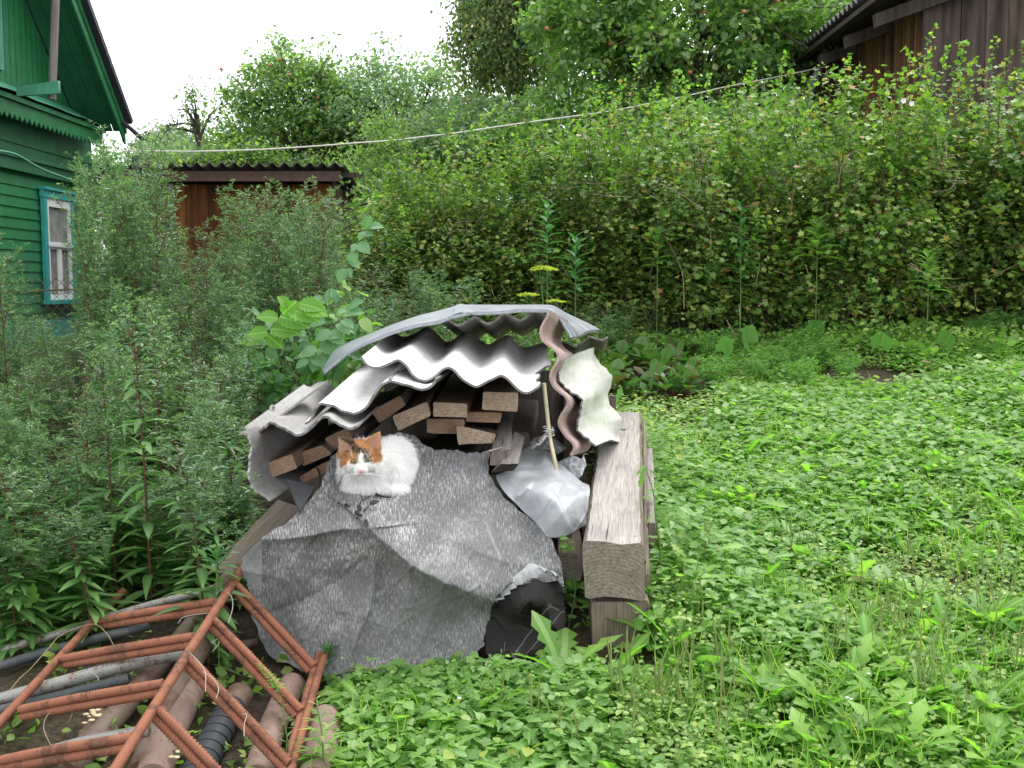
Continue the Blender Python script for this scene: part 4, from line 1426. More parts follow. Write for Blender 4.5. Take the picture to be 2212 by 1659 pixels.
# ------------------------------------------------------------------ rebar frame
def rebar(a, P0, P1, r, seed=0, rib=.0088, amp=.19, twist=1):
    P0, P1 = np.array(P0), np.array(P1)
    L = np.linalg.norm(P1 - P0)
    n = int(L / rib * 5)
    seg = 12
    t = np.linspace(0, 1, n)
    ax = unit(P1 - P0)
    X = unit(np.cross(ax, (0, 0, 1)))
    Y = np.cross(X, ax)
    an = np.linspace(0, 2 * math.pi, seg, endpoint=False)
    s = t * L / rib
    ph = (s[:, None] + twist * an[None] / (2 * math.pi) * 2)
    w = np.sin(ph * 2 * math.pi)
    prof = np.clip(w * 1.6, -.6, 1) * amp
    spine = .10 * np.exp(-((np.cos(an)) / .25) ** 2)[None] * (np.abs(np.cos(an)) < .5)
    rr = r * (1 + prof * (1 - 4 * spine) + spine)
    sag = .002 * np.sin(t * math.pi * 1.3 + seed)
    V = P0 + t[:, None, None] * (P1 - P0) + rr[..., None] * (np.cos(an)[None, :, None] * X + np.sin(an)[None, :, None] * Y)
    V[..., 2] += sag[:, None]
    I = np.arange(n * seg).reshape(n, seg)
    J = np.roll(I, -1, axis=1)
    F = np.stack([I[:-1], J[:-1], J[1:], I[1:]], -1).reshape(-1, 4)
    a.add(V, [F])
    for e in (0, n - 1):
        ring = V[e]
        VV = np.vstack([ring, ring.mean(0)[None]])
        FF = [[(q + 1) % seg, q, seg] if e == 0 else [q, (q + 1) % seg, seg] for q in range(seg)]
        a.add(VV, [FF])


def frame():
    Hc, Hs = .25, .085
    root = thing('rebar_frame', 'rust-red welded frame of ribbed steel bars lying on the pipes', 'rebar frame', G(*Z5(1000, 1000), .02))

    def part(nm, segs, r):
        a = Acc()
        for i, (p, q) in enumerate(segs):
            rebar(a, p, q, r, i)
        return a.build(nm, M['rebar'], root)
    c0, c1 = G(*Z5(1476, 205), Hc), G(*Z5(690, 1440), Hc)
    c1 = c0 + (c1 - c0) * 1.12
    part('ridge_bar', [(c0, c1)], .0102)
    l0, l1 = G(*Z5(748, 350), Hs + .01), G(*Z5(-60, 1205), Hs)
    part('side_bar', [(l0, l1)], .0105)
    r0, r1 = G(*Z5(1968, 728), Hs), G(*Z5(1765, 1440), Hs)
    off = np.array([-.016, 0, -.004])
    part('side_bar', [(r0, r1 + (r1 - r0) * .2), (r0 + off, r1 + (r1 - r0) * .2 + off)], .0092)
    d = np.array([0.0, 0.0, -.0195])
    for p, q in (((600, 530), (1300, 410)), ((375, 762), (1170, 622)), ((125, 1068), (990, 905)), ((10, 1375), (800, 1232))):
        p0 = G(*Z5(*p), Hs + .012)
        q0 = G(*Z5(*q), Hc + .002)
        part('cross_bar', [(p0, q0), (p0 + d + np.array([0.004, 0, 0]), q0 + d)], .0095)
    for p, q in (((1425, 300), (1905, 800)), ((1295, 522), (1825, 1068)), ((1145, 755), (1755, 1385)), ((955, 1065), (1480, 1600))):
        p0 = G(*Z5(*p), Hc + .002)
        q0 = G(*Z5(*q), Hs + .012)
        part('cross_bar', [(p0, q0), (p0 + d * .8 + np.array([-.012, 0, 0]), q0 + d * .8 + np.array([-.012, 0, 0]))], .0092)


frame()


def pipe(pts, r, mat, label, name='pipe', group='rusty pipes under the rebar frame', rings=None, seg=28):
    a = Acc()
    P = crom(pts, 24)
    R = np.full(24, r)
    P = np.vstack([P[0] + unit(P[0] - P[1]) * r * .12, P, P[-1] + unit(P[-1] - P[-2]) * r * .12])
    R = np.concatenate([[r * .9], R, [r * .9]])
    tube(a, P, R, seg)
    if rings:
        # spiral wrapped tape edge: slightly raised overlapping turns
        for k in range(rings):
            t = (k + .5) / rings
            c = P[1] * (1 - t) + P[-2] * t
            ax = unit(P[-2] - P[1])
            X = unit(np.cross(ax, (0, 0, 1)))
            Y = np.cross(X, ax)
            an = np.linspace(0, 2 * math.pi, 40)
            loop = c + (r + .0008) * (np.cos(an)[:, None] * X + np.sin(an)[:, None] * Y) + ax * (.010 * np.sin(an))[:, None]
            tube(a, loop, .0022, 5, m=0, cap=False)
    return a.top(name, [M[mat]], label, 'pipe', group)


def gp(z, H):
    return G(*Z5(*z), H)


pipe([gp((1340, 325), .16), gp((860, 450), .12), (gp((380, 600), .07)), gp((-60, 730), .04)], .0125, 'pipe_galv', 'thin grey galvanised pipe, farthest back under the frame')
pipe([gp((900, 560), .10), gp((350, 700), .05), gp((-80, 830), .03)], .014, 'pipe_dark', 'thin dark pipe just below the farthest grey pipe')
pipe([gp((1110, 722), .15), gp((700, 815), .11), gp((280, 930), .07), gp((-80, 1030), .03)], .0175, 'pipe_galv', 'rust-speckled galvanised pipe crossing the middle of the frame')
pipe([gp((780, 880), .09), gp((340, 990), .05), gp((-60, 1090), .03)], .014, 'pipe_dark', 'dark pipe just below the rust-speckled one')
pipe([gp((900, 1195), .13), gp((500, 1270), .10), gp((150, 1370), .06)], .0145, 'pipe_galv', 'pale pipe nearest the viewer under the last cross bar')
pipe([gp((1452, 215), .235), gp((1120, 620), .10), gp((640, 1180), .05), gp((420, 1440), .03)], .030, 'pipe_rust', 'long brown pipe ending in front of the felt, leftmost of the thick ones')
pipe([gp((1330, 480), .12), gp((1120, 840), .08), gp((860, 1440), .03)], .034, 'pipe_rust', 'long brown pipe right beside the leftmost thick one')
pipe([gp((1180, 870), .05), gp((1040, 1180), .04), gp((930, 1480), .04)], .042, 'pipe_red', 'thick reddish pipe under the ridge bar of the frame')
pipe([gp((1455, 975), .040), gp((1340, 1180), .040), gp((1180, 1480), .040)], .034, 'pipe_rust', 'brown pipe inside black tape, third from the right', rings=None)
pipe([gp((1405, 1060), .040), gp((1330, 1195), .040), gp((1170, 1498), .040)], .0365, 'pipe_black', 'black tape-wrapped pipe between the brown and the reddish pipes', rings=9)
pipe([gp((1775, 915), .040), gp((1660, 1160), .040), gp((1560, 1470), .040)], .0345, 'pipe_red', 'reddish brown pipe second from the right')
pipe([gp((1975, 1130), .045), gp((1950, 1290), .045), gp((1900, 1500), .045)], .043, 'pipe_red', 'shortest reddish pipe at the far right of the pipes')
pipe([gp((620, 1120), .03), gp((420, 1440), .03)], .028, 'pipe_rust', 'flaking brown pipe at the left of the thick pipes')
pipe([gp((1260, 690), .04), gp((1420, 680), .04), gp((1560, 660), .04)], .012, 'pipe_rust', 'short thin rusty pipe crossing behind the ridge bar')

for pts, H, lb, mt in (([(1310, 370), (1345, 340), (1400, 380), (1410, 450), (1385, 540)], .26, 'pale wire looped round the upper end of the ridge bar', 'wire_pale'),
                       ([(1300, 480), (1200, 490), (1110, 510), (1080, 545)], .24, 'bent steel wire sticking out left of the ridge bar', 'wire'),
                       ([(1140, 715), (1215, 790), (1245, 850), (1245, 960)], .26, 'twisted pale wire hanging from the middle of the ridge bar', 'wire_pale'),
                       ([(1230, 840), (1290, 880), (1325, 940), (1310, 1000)], .24, 'curled wire beside the twisted one', 'wire_pale'),
                       ([(1470, 1095), (1495, 1100), (1480, 1160), (1480, 1230)], .19, 'small wire hook on the third right cross bar', 'wire_pale'),
                       ([(20, 1005), (110, 890), (190, 815), (300, 690), (380, 610), (560, 550), (640, 600), (690, 680)], .14, 'long dry grass stalk arching over the left side bar', 'stem_dry'),
                       ([(540, 835), (590, 870), (598, 890)], .13, 'tiny curled wire on the speckled pipe', 'wire_pale'),
                       ([(320, 1310), (265, 1180), (300, 1090), (410, 1050), (440, 1070), (420, 1140)], .12, 'brown dry tendril looping at the left cross bars', 'stem_dry'),
                       ([(1290, 715), (1330, 660), (1320, 640), (1280, 665)], .18, 'knotted shiny wire right of the ridge bar', 'wire')):
    a = Acc()
    tube(a, crom([gp(p, H) for p in pts], 40), .0010, 5)
    a.top('wire' if 'wire' in lb else 'dry_stalk', [M[mt]], lb, 'wire' if 'wire' in lb else 'dry stalk')
# crumbling yellow foam / mortar scraps on the pipes
for i, (p, s) in enumerate((((560, 1090), 1.0), ((1062, 1335), .9))):
    a = Acc()
    r = np.random.default_rng(i)
    for k in range(14 if i == 0 else 3):
        c = gp((p[0] + r.normal() * 35 * s, p[1] + r.normal() * 30 * s), .075)
        n = unit(r.normal(size=(20, 3))) * r.uniform(.006, .016)
        t_ = np.linspace(0, 2 * math.pi, 8, endpoint=False)
        sz = r.uniform(.004, .009)
        ring = np.stack([np.cos(t_) * sz, np.sin(t_) * sz * .7, 0 * t_], 1) * r.uniform(.7, 1.2, (8, 1)) + c
        V = np.vstack([ring, ring * [1, 1, 1] + [0, 0, .002], (c + [0, 0, .003])[None]])
        F4 = [(q, (q + 1) % 8, 8 + (q + 1) % 8, 8 + q) for q in range(8)]
        F3 = [(8 + q, 8 + (q + 1) % 8, 16) for q in range(8)]
        a.add(V, [F4, F3])
    a.top('paint_flakes' if i == 0 else 'wood_chip', [simple('flaking_cream' + str(i), C(.55, .47, .28), .8)],
          'peeling cream paint flakes on the left brown pipe' if i == 0 else 'pale wood chip wedged between the pipes', 'flakes' if i == 0 else 'wood chip')


# ------------------------------------------------------------------ the cat
def cat():
    r = np.random.default_rng(11)
    root_p = W(812, 1074, 3.20)
    S = 3.2 / FPX                                   # metres per 2212-px at the cat
    base = root_p.copy()
    root = thing('cat', 'fluffy white cat with orange and dark patches on its head, loafing on the felt', 'cat', base)
    hc = W(780, 989, 3.145)                          # head centre
    import bmesh as bmm
    bm = bmm.new()

    def ell(c, rad, rot=(0, 0, 0), seg=32):
        from mathutils import Euler
        mt = Matrix.Translation(Vector(c)) @ Euler(rot).to_matrix().to_4x4() @ Matrix.Diagonal((*rad, 1))
        bmm.ops.create_uvsphere(bm, u_segments=seg, v_segments=seg // 2, radius=1, matrix=mt)
    B = base
    ell(B + [.028, .120, .074], (.068, .115, .073), (0, 0, -.25))          # trunk
    ell(B + [.036, .13, .094], (.056, .090, .062), (0, 0, -.25))            # back
    ell(B + [.058, .085, .052], (.034, .075, .054), (0, 0, -.1))            # near haunch
    ell(B + [-.035, .03, .070], (.072, .060, .072))                        # chest
    ell(B + [-.045, .045, .105], (.062, .06, .055))                        # neck ruff
    ell(B + [-.030, .010, .030], (.070, .045, .032))                       # folded fore paws
    ell(B + [.052, .035, .022], (.036, .05, .024))                         # hind foot
    h = hc
    ell(h + [0, .012, .002], (.047, .042, .044))
    ell(h + [-.002, .008, .022], (.036, .036, .026))
    ell(h + [-.026, -.004, -.014], (.024, .026, .023))                     # cheeks
    ell(h + [.030, -.004, -.012], (.022, .026, .022))
    ell(h + [.004, -.028, -.024], (.017, .021, .016))                      # muzzle
    ell(h + [.004, -.022, -.004], (.010, .022, .022), (-.45, 0, 0))        # nose bridge
    ell(h + [-.006, -.030, -.031], (.010, .012, .0085))
    ell(h + [.014, -.030, -.030], (.010, .012, .0085))
    ell(h + [.003, -.024, -.041], (.010, .012, .008))                      # chin
    # ears: curved shells
    def ear(b0, b1, tip, fwd):
        b0, b1, tip = [h + np.array(p) for p in (b0, b1, tip)]
        rows = 9
        vs = []
        for layer in (0, 1):
            for i in range(rows):
                t = i / (rows - 1)
                a0 = b0 * (1 - t) + tip * t
                a1 = b1 * (1 - t) + tip * t
                bul = np.sin(t * math.pi) * .004
                for j in range(7):
                    s = j / 6
                    p = a0 * (1 - s) + a1 * s
                    depth = .013 * math.sin(s * math.pi) * (1 - t) ** .7
                    out_ = (s - .5) * 2 * bul
                    p = p + np.array([out_, depth + (.0052 if layer else 0), 0])
                    vs.append(bm.verts.new(p))
        n = rows * 7
        for L in (0, 1):
            for i in range(rows - 1):
                for j in range(6):
                    q = [vs[L * n + i * 7 + j], vs[L * n + i * 7 + j + 1], vs[L * n + (i + 1) * 7 + j + 1], vs[L * n + (i + 1) * 7 + j]]
                    bm.faces.new(q if L == 0 else q[::-1])
        for i in range(rows - 1):
            for j in (0, 6):
                q = [vs[i * 7 + j], vs[(i + 1) * 7 + j], vs[n + (i + 1) * 7 + j], vs[n + i * 7 + j]]
                bm.faces.new(q if j == 0 else q[::-1])
        for j in range(6):
            bm.faces.new([vs[j + 1], vs[j], vs[n + j], vs[n + j + 1]])
            i = rows - 1
            bm.faces.new([vs[i * 7 + j], vs[i * 7 + j + 1], vs[n + i * 7 + j + 1], vs[n + i * 7 + j]])
    ear((-.060, -.004, -.002), (-.010, -.010, .048), (-.066, -.002, .064), 1)
    ear((.006, -.010, .048), (.054, -.004, .004), (.056, -.002, .078), 1)
    me = bpy.data.meshes.new('body_raw')
    bm.to_mesh(me)
    bm.free()
    tmp = bpy.data.objects.new('body_raw', me)
    COL.objects.link(tmp)
    md = tmp.modifiers.new('r', 'REMESH')
    md.mode = 'VOXEL'
    md.voxel_size = .0026
    sm = tmp.modifiers.new('s', 'SMOOTH')
    sm.factor = .5
    sm.iterations = 5
    dg = bpy.context.evaluated_depsgraph_get()
    ev = tmp.evaluated_get(dg)
    m2 = ev.to_mesh()
    n = len(m2.vertices)
    V = np.empty(n * 3); m2.vertices.foreach_get('co', V); V = V.reshape(-1, 3)
    Nn = np.empty(n * 3); m2.vertices.foreach_get('normal', Nn); Nn = Nn.reshape(-1, 3)
    m2.calc_loop_triangles()
    tri = np.empty(len(m2.loop_triangles) * 3, int); m2.loop_triangles.foreach_get('vertices', tri); tri = tri.reshape(-1, 3)
    ev.to_mesh_clear()
    bpy.data.objects.remove(tmp)
    # sculpt the eye sockets in a little
    L = V - h
    for ex, ez in ((-.0178, -.008), (.0235, -.0035)):
        d2 = ((L[:, 0] - ex) / .010) ** 2 + ((L[:, 2] - ez) / .0065) ** 2
        m = (L[:, 1] < 0)
        V[:, 1] += np.where(m, .0045 * np.exp(-d2), 0)
    WHITE = np.array([.95, .94, .92]); OR = np.array([.50, .255, .10]); ORL = np.array([.60, .34, .16]); DK = np.array([.045, .034, .026]); PK = np.array([.60, .36, .29]); GB = np.array([.20, .15, .10])

    def colour(P, N, rr, pure=False):
        q = P - h
        x, y, z = q[:, 0], q[:, 1], q[:, 2]
        nz = rr.normal(size=len(P)) * (.0015 if pure else .003)
        c = np.tile(WHITE, (len(P), 1))
        xs, zs = x + nz, z + rr.normal(size=len(P)) * .002
        inhead = (y > -.06) & (y < .055) & ((np.abs(x - .002) < .062) | ((z > .004) & (np.abs(x) < .09) & (y < .03)))
        # lower limit of the patch: at the eyes, dropping a little outwards
        lim = -.010 + .05 * np.abs(xs - .004) * 0
        lim = np.where(xs < -.012, -.012 - .22 * (-.014 - xs).clip(0, .03) + .012 * np.sin(xs * 160) * (xs < -.03), lim)
        lim = np.where(xs > .018, -.009 - .12 * (xs - .022).clip(0, .02) + .5 * (xs - .040).clip(0, 1), lim)
        patch = inhead & (zs > lim) & (zs > -.024)
        blaze = (np.abs(xs - .004 - .10 * (zs + .01).clip(-1, 1) * -1 * 0) < np.interp(zs, [-.03, -.012, .004, .018, .024], [.022, .0115, .0065, .004, 0])) & (y < .02)
        patch &= ~blaze
        patch &= y < np.where(z > .03, .035, .02)
        c[patch] = np.where((rr.random(patch.sum()) < .5)[:, None], OR, ORL)
        # dark band from the left ear across the crown to the right eye
        bx = np.interp(zs, [-.012, .0, .012, .022, .034, .044], [.028, .020, .014, .002, -.018, -.032])
        bw = np.interp(zs, [-.012, .0, .012, .022, .034, .044], [.008, .011, .013, .020, .024, .016])
        dark = patch & (np.abs(xs - bx) < bw) & (rr.random(len(P)) < (.93 if pure else .86))
        stripes = dark & (np.sin(xs * 900) > .55) & (zs < .016)
        c[dark] = DK
        c[dark & (rr.random(len(P)) < .25)] = GB
        c[stripes] = WHITE * .8
        # eye liner
        for ex, ez in ((-.0178, -.008), (.0235, -.0035)):
            m = (((x - ex) / .0115) ** 2 + ((z - ez) / .0058) ** 2 < 1) & (y < 0)
            c[m & (rr.random(len(P)) < .8)] = GB * .5
        # ears
        el = inhead & (z > .018) & (x < -.030) & (z > .012 + (-.030 - x) * .0)
        er = inhead & (z > .028) & (x > .024)
        for m in (el, er):
            tri_ = [(-.064, .004), (-.024, .032), (-.066, .060)] if m is el else [(.055, .012), (.018, .046), (.056, .077)]
            ins = np.ones(len(P), bool)
            for k_ in range(3):
                (ax_1, az_1), (ax_2, az_2) = tri_[k_], tri_[(k_ + 1) % 3]
                cz = (ax_2 - ax_1) * (z - az_1) - (az_2 - az_1) * (x - ax_1)
                ins &= (cz * (1 if m is el else -1) > 0)
            inner = m & (N[:, 1] < -.1) & ins
            c[inner] = np.where((rr.random(inner.sum()) < (.62 if m is el else .72))[:, None], PK, (GB + ORL) / 2 if m is el else ORL)
            c[m & ~inner] = np.where((rr.random((m & ~inner).sum()) < .5)[:, None], DK * 1.6, GB) if m is el else ORL
        # dark smudge on the far left flank
        fl = (P[:, 0] < B[0] - .088) & (P[:, 2] < B[2] + .075) & (P[:, 2] > B[2] + .035) & (P[:, 0] > B[0] - .12)
        c[fl & (rr.random(len(P)) < .4)] = np.array([.2, .2, .2])
        return np.hstack([c, np.ones((len(P), 1))])
    a = Acc()
    a.add(V, [tri], C=colour(V, Nn, r, True))
    a.build('body', M['fur'], root, color=True)
    # fur strands as fine tapered blades
    A0, A1, A2 = V[tri[:, 0]], V[tri[:, 1]], V[tri[:, 2]]
    cr = np.cross(A1 - A0, A2 - A0)
    ar = np.linalg.norm(cr, axis=1)
    ct = (A0 + A1 + A2) / 3
    wgt = ar * np.where(np.linalg.norm(ct - h, axis=1) < .07, 2.2, 1.0) * (ct[:, 2] > B[2] + .004)
    Ns = 46000
    idx = r.choice(len(tri), Ns, p=wgt / wgt.sum())
    u, v = r.random(Ns), r.random(Ns)
    fl = u + v > 1
    u[fl], v[fl] = 1 - u[fl], 1 - v[fl]
    P = A0[idx] + u[:, None] * (A1 - A0)[idx] + v[:, None] * (A2 - A0)[idx]
    N = unit(Nn[tri[idx, 0]])
    Lh = P - h
    head = ((np.linalg.norm(Lh, axis=1) < .066) | ((np.linalg.norm(Lh, axis=1) < .105) & (Lh[:, 2] > .012) & (Lh[:, 1] < .02))) & (Lh[:, 1] < .05)
    face = head & (Lh[:, 1] < .005)
    ear = head & (((Lh[:, 2] > .020) & (Lh[:, 0] < -.034)) | ((Lh[:, 2] > .034) & (Lh[:, 0] > .016)))
    length = np.where(head, np.where(face, .0055, .011), r.uniform(.014, .026, Ns))
    ruff = (np.abs(Lh[:, 0]) > .038) & (Lh[:, 2] < .01) & (Lh[:, 2] > -.05) & (Lh[:, 1] < .03)
    length = np.where(ruff & ~ear, .015, length)
    length = np.where(ear, .0045, length)
    back = ~head & (P[:, 2] > B[2] + .12)
    length *= np.where(back & (r.random(Ns) < .10), 1.6, 1.0)
    muz = face & (Lh[:, 2] < -.012) & (np.abs(Lh[:, 0] - .004) < .02)
    length = np.where(muz, .0042, length)
    eyez = np.zeros(Ns, bool)
    for ex, ez in ((-.0178, -.008), (.0235, -.0035)):
        eyez |= (((Lh[:, 0] - ex) / .0105) ** 2 + ((Lh[:, 2] - ez) / .0052) ** 2 < 1) & (Lh[:, 1] < 0)
    nosz = (np.abs(Lh[:, 0] - .0065) < .0065) & (np.abs(Lh[:, 2] + .034) < .005) & (Lh[:, 1] < -.03)
    keep = ~eyez & ~nosz
    # comb direction: down and away from the face centre
    comb = np.where(head[:, None], unit(Lh * [1.2, 0, 1] + [0, .03, .004]), np.tile([[.15, .35, -.75]], (Ns, 1)))
    comb = comb + .25 * r.normal(size=(Ns, 3))
    stand = np.where(head, .45, .62)[:, None]
    stand = np.where(ear[:, None], .3, stand)
    lowfr = (~head & (P[:, 2] < B[2] + .05))[:, None]
    D = unit(N * np.where(lowfr, .45, stand) + comb * .55)
    clump = snoise(P * 1.0, 120, 3, 2)
    D = unit(D + .22 * np.stack([clump, snoise(P, 110, 4, 1), 0 * clump], 1))
    P, N, D, length = P[keep], N[keep], D[keep], length[keep]
    Ns = len(P)
    side = unit(np.cross(D, rand_dirs(Ns, r)))
    wdt = np.where(length < .007, .00038, .00055)
    pts = []
    for t, w in ((0, 1.0), (.5, .8)):
        c = P - N * .001 + D * (length * t)[:, None] + np.array([0, 0, -1]) * (length * .28 * t * t)[:, None]
        pts += [c - side * (wdt * w)[:, None], c + side * (wdt * w)[:, None]]
    tip = P + D * length[:, None] + np.array([0, 0, -1]) * (length * .28)[:, None]
    pts.append(tip)
    VV = np.stack(pts, 1)
    o5 = (np.arange(Ns) * 5)[:, None]
    F4 = np.array([[0, 1, 3, 2]]) + o5
    F3 = np.array([[2, 3, 4]]) + o5
    cc = colour(P, N, r)
    cc[:, :3] *= r.uniform(.86, 1.1, (Ns, 1))
    cc = np.clip(np.repeat(cc, 5, 0), 0, 1)
    a = Acc()
    a.add(VV.reshape(-1, 3), [F4, F3], C=cc)
    a.build('fur', M['fur'], root, color=True)
    # eyes
    for ex, ez, tl in ((-.0178, -.008, .10), (.0235, -.0035, .16)):
        yy = V[(np.abs(V[:, 0] - h[0] - ex) < .003) & (np.abs(V[:, 2] - h[2] - ez) < .003)][:, 1].min()
        an = np.linspace(0, 2 * math.pi, 24, endpoint=False)
        e = Acc()
        rings = []
        for k, rr_ in enumerate((1, .75, .4)):
            xx = .0098 * rr_ * np.cos(an)
            zz = .0046 * rr_ * np.sin(an) * (1 - .25 * np.cos(an) ** 2) + tl * xx
            rings.append(np.stack([h[0] + ex + xx, np.full(24, yy - .0004 - .0022 * (1 - rr_ ** 2)) + .10 * np.abs(xx), h[2] + ez + zz], 1))
        Vv = np.vstack(rings + [[[h[0] + ex, yy - .0030, h[2] + ez]]])
        Fq = [(k * 24 + i, k * 24 + (i + 1) % 24, (k + 1) * 24 + (i + 1) % 24, (k + 1) * 24 + i) for k in range(2) for i in range(24)]
        Ft = [(48 + i, 48 + (i + 1) % 24, 72) for i in range(24)]
        e.add(Vv, [Fq, Ft])
        eo = e.build('eye', M['eye'], root)
        e = Acc()
        xx, zz = .0022 * np.cos(an), .0030 * np.sin(an)
        Vv = np.vstack([np.stack([h[0] + ex + .001 + xx, np.full(24, yy - .0034), h[2] + ez + zz], 1), [[h[0] + ex + .001, yy - .0038, h[2] + ez]]])
        e.add(Vv, [[(i, (i + 1) % 24, 24) for i in range(24)]])
        e.build('pupil', M['pupil'], eo)
    # nose, mouth, whiskers
    ny = V[(np.abs(V[:, 0] - h[0] - .0065) < .003) & (np.abs(V[:, 2] - h[2] + .033) < .003)][:, 1].min()
    e = Acc()
    nz = h + np.array([.0065, 0, -.033])
    out = [(-.0062, .0035), (-.003, .0048), (.003, .0050), (.0062, .0038), (.0048, -.0005), (.001, -.0048), (-.001, -.0048), (-.0045, -.0005)]
    Vv = [[nz[0] + x, ny - .0005, nz[2] + z] for x, z in out] + [[nz[0] + x * .6, ny - .0030, nz[2] + z * .6] for x, z in out] + [[nz[0], ny - .0036, nz[2]]]
    e.add(Vv, [[(i, (i + 1) % 8, 8 + (i + 1) % 8, 8 + i) for i in range(8)], [(8 + i, 8 + (i + 1) % 8, 16) for i in range(8)]])
    e.build('nose', M['nose'], root)
    e = Acc()
    my = ny + .0015
    tube(e, crom([[nz[0] - .010, my + .004, nz[2] - .0125], [nz[0] - .005, my, nz[2] - .0105], [nz[0] - .001, my - .001, nz[2] - .0075], [nz[0] + .004, my, nz[2] - .0105], [nz[0] + .009, my + .004, nz[2] - .012]], 14), .0009, 5)
    e.build('mouth', M['lip'], root)
    e = Acc()
    for s in (-1, 1):
        for k in range(8):
            p = nz + np.array([s * .010, .004, -.004 - .0016 * (k % 4)])
            p[1] = ny + .004
            q = p + np.array([s * r.uniform(.035, .055), r.uniform(-.01, .012), r.uniform(-.018, .006) + .002 * (k % 3)])
            tube(e, crom([p, (p + q) / 2 + np.array([0, -.004, .003]), q], 8), np.linspace(.00028, .0001, 8), 4)
    for ex in (-.02, .025):
        for k in range(3):
            p = h + np.array([ex, -.03, .004])
            q = p + np.array([r.uniform(-.02, .015), -.004, r.uniform(.03, .045)])
            tube(e, crom([p, (p + q) / 2 + np.array([0, -.004, 0]), q], 8), np.linspace(.0003, .0001, 8), 4)
    e.build('whiskers', M['whisker'], root)


cat()


